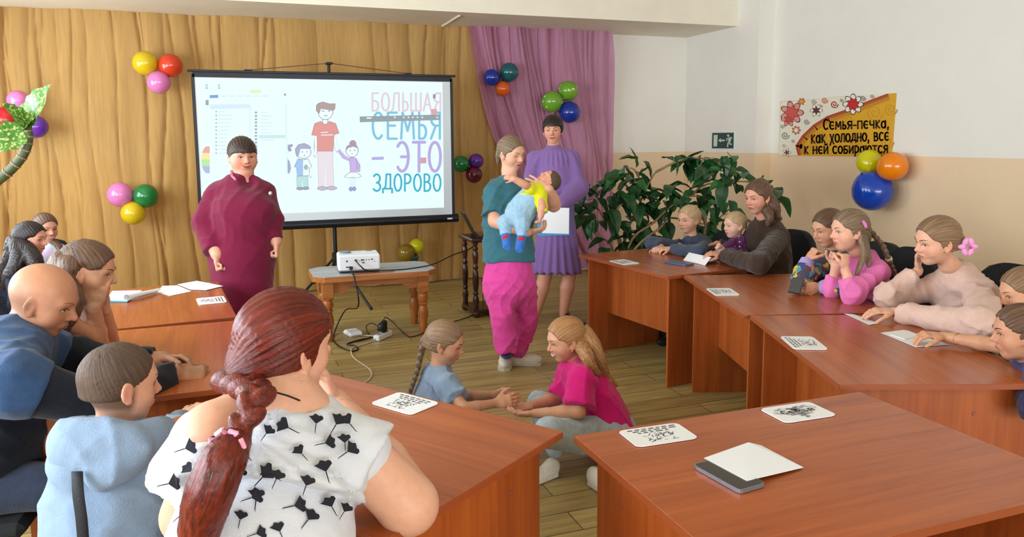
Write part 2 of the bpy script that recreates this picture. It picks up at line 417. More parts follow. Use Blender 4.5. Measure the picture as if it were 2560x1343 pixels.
m_top = wood_material('cherry_laminate', (150, 72, 30), (180, 94, 40), rough=.24)
m_side = wood_material('cherry_laminate_upright', (150, 72, 30), (180, 94, 40), (26, 26, 1.3), .3)
m_edge = material('cherry_edge_band', (150, 74, 36), .4)
m_chip = material('bare_chipboard', (190, 150, 110), .8)
m_cap = material('plastic_screw_cap', (150, 80, 55), .4)
DESK_W, DESK_D, DESK_H = 1.075, .76, .75
def desk(p0, ang, label, flip=1, w=DESK_W, d=DESK_D):
    """p0: inner corner; the long (inner) edge runs along ang; depth to the left (flip=1) or right of it"""
    t = thing('desk', label, 'desk', (p0[0], p0[1], 0), ang)
    y0 = d / 2 * flip
    MB().box((w / 2, y0, DESK_H - .0125), (w, d, .021), bev=.0015).build('tabletop', m_top, t)
    e = MB()
    e.box((w / 2, .0008 * -flip, DESK_H - .0125), (w - .002, .002, .019)); e.box((w / 2, (d + .0008) * flip, DESK_H - .0125), (w - .002, .002, .019))
    e.box((-.0008, y0, DESK_H - .0125), (.002, d - .002, .019)); e.box((w + .0008, y0, DESK_H - .0125), (.002, d - .002, .019))
    e.build('edge_band', m_edge, t)
    for x in (.06, w - .06):
        MB().box((x, y0, (DESK_H - .023) / 2), (.018, d - .10, DESK_H - .023), bev=.001).build('side_panel', m_side, t)
    MB().box((w / 2, flip * (.22), .51), (w - .14, .016, .43), bev=.001).build('modesty_panel', m_side, t)
    for x, sx in ((.0505, -1), (w - .0505, 1)):
        for yy in (.2, d - .25):
            MB().lathe([(.009, 0), (.008, .002)], n=10).build('screw_cap', m_cap, t).matrix_local = Matrix.Translation((x, yy * flip, .62)) @ Matrix.Rotation(sx * math.pi / 2, 4, 'Y')
    return t
def ang(p, q): return math.atan2(q[1] - p[1], q[0] - p[0])
DESKS = {}
N1 = (.909, 1.966)
desk((N1[0], N1[1]), 0.0, 'cherry desk with the black phone under a white sheet and the heart card', flip=-1, d=.77)
LNc = (.891, 2.009); LNb = (.272, 2.890)
desk(LNc, ang(LNc, LNb), 'cherry desk the red-haired woman leans on with her bare elbow', flip=1, w=1.085)
L2a = (.009, 2.814); L2b = (-.002, 3.893)
desk(L2a, ang(L2a, L2b), 'cherry desk where the bald man rests his folded hands', flip=1)
L3a = (-.016, 3.972); L3b = (-.116, 5.022)
desk(L3a, ang(L3a, L3b), 'cherry desk with a curled notebook and loose papers along its far edge', flip=1)
R0a = (2.42, 5.159); R0b = (2.552, 4.09)
desk(R0a, ang(R0a, R0b), 'cherry desk with the folded white tent card, beside the leafy plant', flip=1, w=1.055)
R1a = (2.661, 4.105); R1b = (2.318, 3.02)
desk(R1a, ang(R1a, R1b), 'cherry desk under the elbows of the girls in floral and pink tops', flip=1, w=1.095)
R2a = (2.355, 3.041); R2b = (1.977, 2.052)
desk(R2a, ang(R2a, R2b), 'cherry desk with the white sheet, where the girl in peach leans', flip=1, w=1.06)

# ------------------------------------------------------------------ papers, cards and phones on the desks
m_paper = material('white_paper', (236, 238, 242), .7)
m_print = material('laminated_print', attr=True, rough=.35)
def bil(c, u, v): return (c[0] * (1 - u) + c[1] * u) * (1 - v) + (c[3] * (1 - u) + c[2] * u) * v
def rounded(c, r=.12, n=5):
    pts = []
    for (cu, cv, a0) in ((r, r, 180), (1 - r, r, 270), (1 - r, 1 - r, 0), (r, 1 - r, 90)):
        for k in range(n + 1):
            a = R(a0 + 90 * k / n); pts.append(bil(c, cu + r * math.cos(a), cv + r * math.sin(a)))
    return pts
TOPZ = DESK_H - .002 + .0015
def card(px, label, style):
    c = [atZ(x, y, TOPZ + .003) for x, y in px]
    ctr = sum(c) / 4
    # true rectangle about the same centre
    eu = (c[1] - c[0] + c[2] - c[3]) / 2; ev = (c[3] - c[0] + c[2] - c[1]) / 2
    ev = ev - eu * (ev @ eu) / (eu @ eu)
    lu = np.linalg.norm(eu)
    c = [ctr - eu / 2 - ev / 2, ctr + eu / 2 - ev / 2, ctr + eu / 2 + ev / 2, ctr - eu / 2 + ev / 2]
    t = thing('laminated_card', label, 'card', tuple(ctr * (1, 1, 0) + (0, 0, TOPZ)))
    mb = MB(); mb.col = (238, 240, 242); mb.slab(rounded(c), (0, 0, -.003)); mb.build('sheet', m_print, t, loc=t.location)
    p = MB(); up = np.array([0, 0, .0006]); rr = random.Random(sum(map(ord, label)))
    def bar(u0, u1, v0, v1, col): p.col = col; p.poly([bil(c, u0, v0) + up, bil(c, u1, v0) + up, bil(c, u1, v1) + up, bil(c, u0, v1) + up])
    if style == 'heart':
        for k in range(150):
            a = rr.uniform(0, 6.283); q = math.sqrt(rr.random())
            x = 16 * math.sin(a) ** 3 * q; y = (13 * math.cos(a) - 5 * math.cos(2 * a) - 2 * math.cos(3 * a) - math.cos(4 * a)) * q
            u, v = .5 + x / 40, .46 - y / 40; w = rr.uniform(.025, .06); g = rr.randint(120, 185)
            bar(u - w, u + w, v - .008, v + .008, (g, g, g))
        p.col = (35, 35, 40)
        for ch_, gl in lettering('Семья', 20, 82, 56, 20, 1.1, .2, xh=.7): letter_strokes(p, gl, lambda x, y: bil(c, x / 100, y / 100) + up * 2, 1.1)
    else:
        for i, v in enumerate((.10, .20, .30)):
            u = .12 + .06 * i
            while u < .86 - .05 * i:
                w = rr.uniform(.04, .12); bar(u, u + w, v, v + .045, (70, 70, 74)); u += w + .035
        for k in range(42):                # the little line drawing below the verse
            u, v = rr.uniform(.28, .74), rr.uniform(.42, .86); a = rr.uniform(0, 3.14); l = rr.uniform(.02, .06)
            du, dv = l * math.cos(a), l * 1.3 * math.sin(a); g = rr.randint(50, 140); p.col = (g, g, g)
            nu_, nv_ = -.006 * math.sin(a), .009 * math.cos(a)
            p.poly([bil(c, u - du + nu_, v - dv + nv_) + up, bil(c, u + du + nu_, v + dv + nv_) + up, bil(c, u + du - nu_, v + dv - nv_) + up, bil(c, u - du - nu_, v - dv - nv_) + up])
    p.build('printing', m_print, t, loc=t.location)
card([(997, 980), (1100, 1006), (1027, 1038), (926, 1007)], 'printed white card on the desk by the red-haired woman', 'verse')
card([(1543, 1077), (1693, 1057), (1746, 1094), (1594, 1118)], 'printed white card beside the covered black phone, with verse and drawing', 'verse')
card([(1892, 1021), (2027, 1005), (2089, 1036), (1971, 1058)], 'white card with a grey word heart reading Семья', 'heart')
card([(1986, 874), (1950, 841), (2030, 841), (2071, 872)], 'printed white card at the inner edge of the peach girl\'s desk', 'verse')
card([(1787, 739), (1767, 722), (1822, 719), (1852, 737)], 'printed white card on the desk of the floral and pink girls', 'verse')
card([(1558, 662), (1527, 653), (1555, 647), (1602, 658)], 'printed white card on the desk of the brown-sweatered woman', 'verse')
card([(559, 739), (567, 755), (497, 762), (489, 747)], 'printed white card on the desk with loose papers', 'verse')
card([(586, 845), (640, 838), (650, 868), (575, 866)], 'printed white card by the red-haired woman\'s braid, on the bald man\'s desk', 'verse')
def sheet(px, label, z=TOPZ, th=.0012, name='paper_sheet', cat='paper', mat=None, group=None):
    c = [atZ(x, y, z + th) for x, y in px]
    ctr = sum(c) / len(c); ctr[2] = z
    mb = MB().slab(c, (0, 0, -th)); o = mb.build(name, mat or m_paper, loc=ctr)
    return tag(o, label, cat, group)
def zz(pts, ox, oy, s): return [(ox + x / s, oy + y / s) for x, y in pts]
sheet(zz([(565, 262), (620, 205), (760, 200), (890, 255), (690, 297)], 240, 660, 3.73), 'loose white sheet next to the curled notebook', th=.0015)
sheet(zz([(760, 190), (940, 157), (1185, 205), (1030, 243), (880, 238)], 240, 660, 3.73), 'loose white sheet at the desk corner nearest the maroon dress', TOPZ + .0018, .0015)
nb = thing('notebook', 'open notebook with its top page curled into a roll', 'notebook', tuple(atZ(320, 742, TOPZ)))
m_teal = material('teal_cover', (40, 140, 150), .5)
q = [atZ(x, y, TOPZ + .004) for x, y in zz([(85, 352), (290, 352), (430, 262), (150, 262)], 240, 660, 3.73)]
MB().slab(q, (0, 0, -.004)).build('cover', m_teal, nb, loc=nb.location)
q = [atZ(x, y, TOPZ + .010) for x, y in zz([(95, 330), (285, 335), (430, 245), (150, 252)], 240, 660, 3.73)]
MB().slab(q, (0, 0, -.006)).build('page_block', m_paper, nb, loc=nb.location)
ra, rb = atZ(240 + 285 / 3.73, 660 + 318 / 3.73, TOPZ + .022), atZ(240 + 590 / 3.73, 660 + 245 / 3.73, TOPZ + .014)
mb = MB(); ax_ = (rb - ra); L_ = np.linalg.norm(ax_); ax_ /= L_; sd = np.cross(ax_, (0, 0, 1))
mb.grid(lambda u, v: ra + ax_ * L_ * u + (sd * math.cos(v * 5.6) + np.array([0, 0, 1]) * math.sin(v * 5.6)) * (.020 - .008 * u) * (1 - .12 * v), 8, 16)
mb.build('curled_page', m_paper, nb, smooth=True, loc=nb.location)
sheet([(2202, 832), (2260, 825), (2372, 862), (2290, 868)], 'white sheet under the fingers of the striped-shirt girl')
sheet([(2225, 836), (2268, 826), (2300, 838), (2262, 848)], 'small folded slip lying on the white sheet', TOPZ + .0015, .002)
sheet([(2111, 784), (2135, 786), (2197, 808), (2173, 812)], 'narrow paper strip under the hand of the girl in peach')
# phone under a sheet on the empty desk
def phone(px, label, body, screen, th=.009, z=TOPZ):
    c = [atZ(x, y, z + th) for x, y in px]
    ctr = sum(c) / 4; eu = (c[1] - c[0] + c[2] - c[3]) / 2; ev = (c[3] - c[0] + c[2] - c[1]) / 2
    ev = ev - eu * (ev @ eu) / (eu @ eu); c = [ctr - eu / 2 - ev / 2, ctr + eu / 2 - ev / 2, ctr + eu / 2 + ev / 2, ctr - eu / 2 + ev / 2]
    t = thing('phone', label, 'phone', (ctr[0], ctr[1], z))
    MB().slab(rounded(c, .1), (0, 0, -th)).build('case', body, t, loc=t.location)
    ci = [ctr + (p - ctr) * .95 + np.array([0, 0, .0008]) for p in c]
    MB().slab(rounded(ci, .08), (0, 0, -.0008)).build('screen', screen, t, loc=t.location)
    return t
m_metalcase = material('brushed_metal_case', (150, 155, 170), .3, .7)
m_glass = material('black_glass', (14, 16, 24), .06, coat=1)
m_bluecase = material('blue_grey_case', (78, 92, 130), .35)
phone([(1735, 1163), (1855, 1229), (1910, 1205), (1790, 1142)], 'black phone half covered by a white sheet', m_metalcase, m_glass, .010)
q = [atZ(x, y, TOPZ + .0125) for x, y in [(1760, 1145), (1871, 1106), (1903, 1108), (2009, 1160), (1867, 1202)]]
q[3][2] = TOPZ + .003; q[2][2] = TOPZ + .006
o = MB().slab(q, (0, 0, -.001)).build('paper_sheet', m_paper, loc=np.array([q[0][0], q[0][1], TOPZ])); tag(o, 'white sheet lying over the black phone', 'paper')
phone([(1665, 653), (1692, 649), (1729, 660), (1705, 664)], 'blue-grey phone lying beside the tent card', m_bluecase, m_bluecase, .008)
a, b, c2, d2, e2 = (atZ(1708, 651, TOPZ), None, None, atZ(1763, 664, TOPZ), atZ(1801, 658, TOPZ))
f2 = a + (e2 - d2); rdg = np.array([0, 0, .05]); ra, rb = (a * .62 + f2 * .38) + rdg, (d2 * .62 + e2 * .38) + rdg
mb = MB(); mb.slab([a, d2, rb, ra], (.0, .0, .0012)); mb.slab([ra, rb, e2, f2], (0, 0, .0012))
o = mb.build('tent_card', m_paper, loc=a); tag(o, 'folded white tent card standing on the desk', 'card')

# ------------------------------------------------------------------ projection screen
SY = 7.40
m_black = material('black_anodised_metal', (18, 20, 28), .4, .3)
m_screen_fab = material('screen_border_fabric', (205, 212, 216), .8)
m_glow = material('projected_picture', attr=True, rough=.8, emit=.86)
TLc, TRc = atY(486, 186, SY), atY(1130, 203, SY); BLc, BRc = atY(497, 562, SY), atY(1133, 541, SY)
x0, x1 = (TLc[0] + BLc[0]) / 2, (TRc[0] + BRc[0]) / 2; z1 = (TLc[2] + TRc[2]) / 2; z0 = (BLc[2] + BRc[2]) / 2
px_ = atY(838, 560, SY)[0]
scr = thing('projection_screen', 'white projection screen on a black tripod showing a cartoon family', 'screen', (px_, SY + .06, 0))
lo_ = scr.location
def sc(mb, name, mat, parent=scr, smooth=False): return mb.build(name, mat, parent, smooth, loc=lo_)
fab = sc(MB().box(((x0 + x1) / 2, SY, (z0 + z1) / 2), (x1 - x0, .003, z1 - z0)), 'screen_fabric', m_screen_fab)
mb = MB(); bw = .028
mb.box((x0 + .002, SY - .001, (z0 + z1) / 2), (bw, .006, z1 - z0 + bw)); mb.box((x1 - .002, SY - .001, (z0 + z1) / 2), (bw, .006, z1 - z0 + bw)); mb.box(((x0 + x1) / 2, SY - .001, z1 + .01), (x1 - x0, .006, .05))
sc(mb, 'black_border', m_black)
sc(MB().box(((x0 + x1) / 2, SY, z1 + .04), (x1 - x0 + .08, .03, .022), bev=.004), 'top_bar', m_black)
mb = MB(); mb.tube([(x0 - .03, SY + .01, z0 - .03), (x1 + .045, SY + .01, z0 - .03)], .042, 14); sc(mb, 'roller_case', m_black, smooth=True)
m_tagm = material('maker_plate', (205, 205, 205), .5)
sc(MB().box((x1 - .05, SY - .034, z0 - .03), (.05, .004, .016)), 'maker_plate', m_tagm)
ptop = atY(822, 158, SY)[2]
sc(MB().tube([(px_, SY + .06, .30), (px_, SY + .06, ptop)], .014, 10).tube([(px_, SY + .06, .28), (px_, SY + .06, .95)], .019, 10), 'pole', m_black)
mb = MB(); mb.box((px_, SY + .03, ptop), (.06, .10, .018), bev=.004); sc(mb, 'hook', m_black)
m_cord = material('brown_cord', (96, 60, 40), .7)
mb = MB()
for sx, tx in ((-1, atY(620, 178, SY)[0]), (1, atY(1020, 190, SY)[0])): mb.tube([(px_, SY, ptop), (tx, SY, z1 + .055)], .004, 5)
sc(mb, 'hanging_cord', m_cord)
for tx in (atY(620, 178, SY)[0], atY(1020, 190, SY)[0]): sc(MB().box((tx, SY, z1 + .056), (.07, .02, .012), bev=.003), 'cord_clip', m_black)
f1 = np.array([1.185, 7.19, .012]); hub = np.array([px_, SY + .06, .50])
for fx in (f1, np.array([px_ - .48, SY - .05, .012]), np.array([px_ - .05, SY + .62, .012])):
    sc(MB().tube([hub, fx], .013, 8).ball(fx + np.array([0, 0, .004]), .016, 8, 6), 'tripod_leg', m_black)
    sc(MB().tube([(px_, SY + .06, .30), (hub + fx) / 2], .009, 6), 'leg_brace', m_black)
sc(MB().lathe([(.02, 0), (.034, .01), (.034, .08), (.02, .09)], (px_, SY + .06, .45), 12), 'tripod_collar', m_black)
# what is projected: flat print on the fabric plane
def SP(x, y, k=1): p = atY(x, y, SY); return (p[0], SY - .002 - .0006 * k, p[2])
def Z(u, v, k=1): return SP(460 + u / 2.92, 140 + v / 2.92, k)
pic = MB(); pic.col = (222, 247, 252)
pic.poly([SP(501, 203, 0), SP(640, 196, 0), SP(1106, 206, 0), SP(1110, 519, 0), SP(697, 534, 0), SP(503, 541, 0)])
sc(pic, 'projected_picture', m_glow)
def drawing(name, shapes, k0=1):
    mb = MB()
    for i, (col, pts) in enumerate(shapes):
        mb.col = tuple(int(a * .72 + b * .28) for a, b in zip(col, (222, 247, 252))); mb.poly([Z(u, v, k0 + i * .35) for u, v in pts])
    return sc(mb, name, m_glow)
def oval(cu, cv, ru, rv, n=22): return [(cu + ru * math.cos(6.2832 * k / n), cv + rv * math.sin(6.2832 * k / n)) for k in range(n)]
def stroke(pts, w):
    L_, R_ = [], []
    for i, (x, y) in enumerate(pts):
        xa, ya = pts[max(i - 1, 0)]; xb, yb = pts[min(i + 1, len(pts) - 1)]
        l = math.hypot(xb - xa, yb - ya) or 1; nx, ny = -(yb - ya) / l, (xb - xa) / l
        L_.append((x + nx * w, y + ny * w)); R_.append((x - nx * w, y - ny * w))
    return L_ + R_[::-1]
def grow(pts, k=5):
    cx_, cy_ = sum(p[0] for p in pts) / len(pts), sum(p[1] for p in pts) / len(pts)
    return [(cx_ + (x - cx_) * (1 + k / (abs(x - cx_) + abs(y - cy_) + 1)), cy_ + (y - cy_) * (1 + k / (abs(x - cx_) + abs(y - cy_) + 1))) for x, y in pts]
LN_ = (112, 100, 128); SK = (228, 244, 248)
def lined(col, pts, ln=LN_, k=6): return [(ln, grow(pts, k)), (col, pts)]
man = []
man += lined((224, 200, 210), [(975, 690), (1085, 690), (1092, 960), (1035, 965), (1032, 760), (1028, 965), (982, 965)])
man += lined((176, 150, 165), oval(1010, 967, 34, 12)) + lined((176, 150, 165), oval(1078, 965, 34, 12))
man += lined(SK, [(950, 575), (978, 575), (975, 690), (960, 735), (948, 725), (955, 660)]) + lined(SK, [(1088, 575), (1108, 575), (1118, 660), (1128, 690), (1112, 700), (1098, 660)])
man += lined(SK, oval(1030, 475, 18, 30)) + lined((212, 106, 96), [(955, 495), (1000, 480), (1030, 505), (1060, 480), (1105, 495), (1128, 565), (1092, 575), (1088, 692), (972, 692), (974, 582), (934, 578)], (150, 80, 88))
man += lined(SK, oval(1032, 405, 52, 58)) + lined((150, 110, 100), [(968, 400), (968, 362), (985, 345), (1015, 338), (1060, 350), (1102, 348), (1098, 385), (1085, 400), (1060, 395), (1030, 385), (1000, 385), (988, 420)])
man += [(LN_, stroke([(1004, 402), (1026, 402)], 3)), (LN_, stroke([(1050, 402), (1068, 404)], 3)), (LN_, stroke([(1022, 434), (1034, 438), (1048, 434)], 3))]
man += [((235, 235, 245), stroke([(998, 560), (1050, 556)], 3)), ((235, 235, 245), stroke([(1000, 578), (1088, 576)], 3))]
drawing('man_drawing', man)
boy = []
boy += lined((158, 205, 196), [(824, 872), (902, 872), (905, 962), (868, 962), (864, 900), (860, 962), (828, 962)]) + lined((120, 120, 150), oval(848, 968, 24, 9)) + lined((120, 120, 150), oval(888, 966, 22, 9))
boy += lined(SK, [(812, 812), (826, 812), (832, 880), (822, 882)]) + lined(SK, [(915, 812), (928, 812), (930, 880), (918, 885)])
boy += lined((124, 166, 222), [(830, 755), (868, 760), (868, 874), (826, 874), (826, 815), (808, 812)]) + lined((222, 240, 246), [(868, 760), (905, 755), (930, 808), (912, 815), (912, 872), (868, 874)])
boy += lined((120, 170, 150), oval(890, 812, 10, 14)) + lined(SK, oval(872, 702, 52, 44)) + lined((138, 134, 170), [(818, 715), (815, 680), (835, 650), (875, 640), (910, 655), (925, 672), (905, 680), (850, 678), (840, 720), (828, 735)])
boy += [(LN_, stroke([(858, 700), (870, 702)], 3)), (LN_, stroke([(892, 702), (902, 698)], 3)), (LN_, stroke([(872, 728), (886, 726)], 3))]
drawing('boy_drawing', boy)
girl = []
girl += lined((216, 232, 246), [(1212, 885), (1226, 885), (1228, 965), (1214, 965)]) + lined((216, 232, 246), [(1238, 885), (1252, 885), (1248, 965), (1236, 965)]) + lined((96, 130, 200), oval(1218, 972, 11, 12)) + lined((96, 130, 200), oval(1242, 970, 11, 12))
girl += lined((184, 140, 210), stroke([(1130, 690), (1165, 735), (1205, 755)], 10)) + lined((184, 140, 210), stroke([(1250, 755), (1272, 800), (1275, 840)], 9))
girl += lined((184, 140, 210), [(1205, 750), (1225, 742), (1252, 750), (1262, 800), (1258, 850), (1212, 850), (1214, 800)]) + lined((226, 234, 232), [(1212, 850), (1260, 850), (1292, 878), (1265, 890), (1230, 885), (1195, 890), (1172, 880)])
girl += lined(SK, oval(1226, 692, 42, 44)) + lined((150, 100, 130), oval(1232, 637, 20, 18)) + lined((150, 100, 130), [(1184, 690), (1190, 660), (1220, 645), (1255, 650), (1270, 680), (1262, 672), (1235, 662), (1200, 672)])
girl += [(LN_, stroke([(1206, 690), (1218, 692)], 3)), (LN_, stroke([(1238, 690), (1250, 688)], 3)), ((190, 110, 120), stroke([(1220, 714), (1232, 715)], 3))]
drawing('girl_drawing', girl)
fw = [((196, 216, 232), [(190, 355), (480, 352), (480, 382), (190, 388)]), ((70, 120, 180), [(188, 286), (250, 284), (250, 306), (188, 308)]), ((214, 226, 150), [(482, 248), (562, 246), (562, 270), (482, 272)]),
      ((200, 226, 236), [(478, 350), (488, 350), (492, 640), (482, 640)]), ((200, 226, 236), [(738, 340), (748, 340), (757, 860), (748, 860)]), ((176, 216, 214), [(545, 578), (740, 576), (740, 600), (545, 602)])]
for i in range(16): fw.append(((130, 138, 150), [(516, 406 + i * 24.4), (534, 406 + i * 24.4), (534, 420 + i * 24.4), (516, 420 + i * 24.4)]))
for i in range(9): fw.append(((190, 214, 224), [(560, 410 + i * 25), (600 + (i * 37) % 60, 410 + i * 25), (600 + (i * 37) % 60, 416 + i * 25), (560, 416 + i * 25)]))
for i in range(12):
    fw.append(((190, 214, 224), [(248, 404 + i * 27.5), (300 + (i * 53) % 60, 403 + i * 27.5), (300 + (i * 53) % 60, 409 + i * 27.5), (248, 410 + i * 27.5)]))
    fw.append(((120, 128, 140), [(230, 402 + i * 27.5), (240, 402 + i * 27.5), (240, 412 + i * 27.5), (230, 412 + i * 27.5)]))
for i in range(6): fw.append(((196, 214, 224), [(270 + i * 60, 290), (310 + i * 60, 289), (310 + i * 60, 297), (270 + i * 60, 298)]))
for u in (157, 247): fw.append(((120, 130, 140), [(u, 210), (u + 14, 205), (u + 18, 238), (u + 4, 243)])); fw.append(((220, 240, 246), [(u + 4, 214), (u + 11, 211), (u + 14, 232), (u + 7, 236)]))
fw += [((110, 116, 130), oval(736, 283, 8, 9)), ((120, 120, 130), [(158, 322), (180, 322), (180, 360), (158, 360)])]
drawing('file_window', fw)
rb_ = []
for i, colr in enumerate([(226, 130, 110), (238, 214, 120), (160, 214, 120), (150, 150, 200)]):
    v0, v1 = 660 + i * 48, 712 + i * 48
    def lx_(v): return 188 - 62 * math.sqrt(max(0, 1 - ((v - 758) / 110) ** 2))
    rb_.append((colr, [(188, v0)] + [(lx_(v0 + (v1 - v0) * k / 5), v0 + (v1 - v0) * k / 5) for k in range(6)] + [(188, v1)]))
drawing('rainbow_drawing', rb_); rb_ = []
rb_.append(((130, 120, 160), [(756, 650), (790, 642), (796, 655), (778, 670), (788, 690), (770, 700), (758, 690)])); rb_.append(((130, 130, 170), [(756, 750), (772, 770), (782, 820), (770, 858), (757, 858)]))
for q_ in rb_: drawing('cut_off_drawing', [q_])
for col, body, (u0, v0, u1, v1), wd in (((216, 196, 210), 'БОЛЬШАЯ', (1366, 272, 1880, 400), 7), ((128, 188, 214), 'СЕМЬЯ', (1370, 414, 1880, 604), 9),
                                         ((176, 164, 216), 'ЭТО', (1552, 630, 1878, 842), 11), ((66, 172, 196), 'ЗДОРОВО', (1380, 864, 1876, 986), 7)):
    for c, gl in lettering(body, u0, u1, v1, v1 - v0, wd, .22):
        ttl = MB(); ttl.col = col; letter_strokes(ttl, gl, lambda x, y: Z(x, y, 2), wd); sc(ttl, 'title_letter', m_glow)
ttl = MB(); ttl.col = (176, 164, 216); ttl.poly([Z(1370, 738, 2), Z(1458, 735, 2), Z(1458, 757, 2), Z(1370, 760, 2)])
sc(ttl, 'title_dash', m_glow)
bar = [((108, 116, 122), [(1282, 442), (1868, 428), (1868, 468), (1283, 484)]), ((214, 120, 126), [(1802, 388), (1846, 387), (1846, 428), (1802, 429)]), ((190, 120, 130), [(1726, 742), (1768, 741), (1768, 784), (1726, 785)]), ((120, 96, 110), [(1816, 280), (1836, 280), (1836, 310), (1816, 311)])]
for u in (1540, 1605, 1640, 1672, 1705, 1740, 1850): bar.append(((214, 224, 228), [(u - 7, 440), (u + 8, 448), (u - 7, 457)]))
bar.append(((220, 228, 232), stroke([(1332, 454), (1368, 453)], 5)))
drawing('player_bar', bar, 4)

# ------------------------------------------------------------------ projector table, projector, cables
m_pine = wood_material('varnished_pine', (150, 88, 40), (188, 118, 58), (3, 30, 30), .3)
m_pine_leg = wood_material('varnished_pine_turned', (150, 84, 36), (184, 110, 52), (30, 30, 3), .28)
m_marble = material('grey_marbled_laminate', (176, 178, 178), .35, noise=.22, nscale=(3, 16, 8))
PT_X0, PT_X1, PT_Y0, PT_Y1, PT_Z = .555, 1.565, 6.06, 6.60, .545
pt = thing('coffee_table', 'low pine coffee table with turned legs carrying the projector', 'table', ((PT_X0 + PT_X1) / 2, (PT_Y0 + PT_Y1) / 2, 0))
w_, d_ = PT_X1 - PT_X0, PT_Y1 - PT_Y0
def octo(w, d, c): return [(-w / 2 + c, -d / 2), (w / 2 - c, -d / 2), (w / 2, -d / 2 + c), (w / 2, d / 2 - c), (w / 2 - c, d / 2), (-w / 2 + c, d / 2), (-w / 2, d / 2 - c), (-w / 2, -d / 2 + c)]
MB().slab([(x, y, PT_Z - .004) for x, y in octo(w_, d_, .085)], (0, 0, -.042)).build('tabletop', m_pine, pt)
MB().slab([(x, y, PT_Z) for x, y in octo(w_ - .015, d_ - .015, .083)], (0, 0, -.005)).build('marbled_cover', m_marble, pt)
MB().slab([(x, y, PT_Z + .001) for x, y in ((-.20, -.26), (.13, -.26), (.16, -.16), (-.20, -.16))], (0, 0, -.003)).build('bare_wood_patch', m_pine, pt)
prof = [(.028, 0), (.034, .01), (.030, .05), (.036, .07), (.030, .09), (.044, .15), (.040, .2), (.030, .235), (.042, .25), (.030, .262), (.046, .30), (.036, .335), (.046, .35), (.046, .36)]
for sx in (-1, 1):
    for sy in (-1, 1):
        lx, ly = sx * (w_ / 2 - .115), sy * (d_ / 2 - .10)
        MB().lathe(prof, (lx, ly, 0), 18).build('leg', m_pine_leg, pt, smooth=True)
        MB().box((lx, ly, .43), (.09, .09, .15), bev=.004).build('leg_block', m_pine, pt)
def apron(L_, z0, z1):
    n = 24; top = [(-L_ / 2, z1), (L_ / 2, z1)]; bot = []
    for k in range(n + 1):
        t = 1 - 2 * k / n; a = abs(t)
        z = z0 + (.045 if a < .55 else (.045 - .05 * min(1, (a - .55) / .2) if a < .75 else -.005)); bot.append((t * L_ / 2, z))
    return top + bot
for sy in (-1, 1):
    MB().slab([(x, sy * (d_ / 2 - .085), z) for x, z in apron(w_ - .30, .40, PT_Z - .045)], (0, .018, 0)).build('apron', m_pine, pt)
for sx in (-1, 1):
    MB().slab([(sx * (w_ / 2 - .10), y, z) for y, z in apron(d_ - .26, .40, PT_Z - .045)], (.018, 0, 0)).build('apron', m_pine, pt)
m_wplast = material('white_plastic', (232, 236, 240), .4)
m_bplast = material('black_plastic', (16, 16, 18), .45)
m_gplast = material('grey_plastic', (120, 132, 142), .4)
pc = ((.775 + 1.11) / 2, 6.29)
pj = thing('projector', 'white projector box with ports and plugged cables on the coffee table', 'projector', (pc[0], pc[1], PT_Z), R(-4))
MB().box((0, 0, .083), (.335, .25, .13), bev=.012).build('body', m_wplast, pj)
MB().box((0, 0, .012), (.32, .24, .012), bev=.003).build('base_plate', m_bplast, pj)
MB().lathe([(.045, 0), (.045, .010), (.036, .016)], (-.10, 0.02, .147), 20).build('focus_dial', m_gplast, pj, smooth=True)
MB().box((.10, .08, .149), (.05, .03, .004), bev=.001).build('button_strip', m_gplast, pj)
MB().lathe([(.04, 0), (.04, .02), (.03, .022)], n=20).build('lens', m_glass, pj).matrix_local = Matrix.Translation((.06, .122, .085)) @ Matrix.Rotation(-math.pi / 2, 4, 'X')
for (x, z, w, h) in ((-.10, .10, .012, .012), (.025, .105, .026, .010), (.03, .083, .02, .008), (.055, .105, .007, .007), (.075, .105, .007, .007), (.10, .108, .016, .008), (-.095, .052, .03, .008), (.12, .09, .008, .004)):
    MB().box((x, -.126, z), (w, .006, h), bev=.001).build('port', m_bplast, pj)
MB().box((-.07, -.135, .045), (.028, .03, .026), bev=.004).build('power_plug', m_bplast, pj)
MB().box((-.03, -.135, .106), (.018, .03, .014), bev=.003).build('cable_plug', m_bplast, pj)
def smooth_path(pts, n=8):
    pts = [np.array(p, float) for p in pts]; out = []
    for i in range(len(pts) - 1):
        p0, p1, p2, p3 = pts[max(i - 1, 0)], pts[i], pts[i + 1], pts[min(i + 2, len(pts) - 1)]
        for k in range(n):
            t = k / n
            out.append(.5 * ((2 * p1) + (p2 - p0) * t + (2 * p0 - 5 * p1 + 4 * p2 - p3) * t * t + (3 * p1 - p0 - 3 * p2 + p3) * t ** 3))
    return out + [pts[-1]]
m_cable = material('black_cable', (14, 14, 16), .5)
m_ccable = material('cream_cable', (206, 190, 160), .5)
def cable(pts, r, mat, label, name='cable'):
    p = smooth_path(pts); o = MB().tube(p, r, 7).build(name, mat, smooth=True, loc=np.array(p[0]) * (1, 1, 0)); return tag(o, label, 'cable')
def zf(u, v, z=.006): return atZ(700 + u / 3.357, 500 + v / 3.357, z)
pw = np.array(rotz(R(-4)) @ np.array([-.07, -.15, .045])) + np.array([pc[0], pc[1], PT_Z])
pv = np.array(rotz(R(-4)) @ np.array([-.03, -.15, .106])) + np.array([pc[0], pc[1], PT_Z])
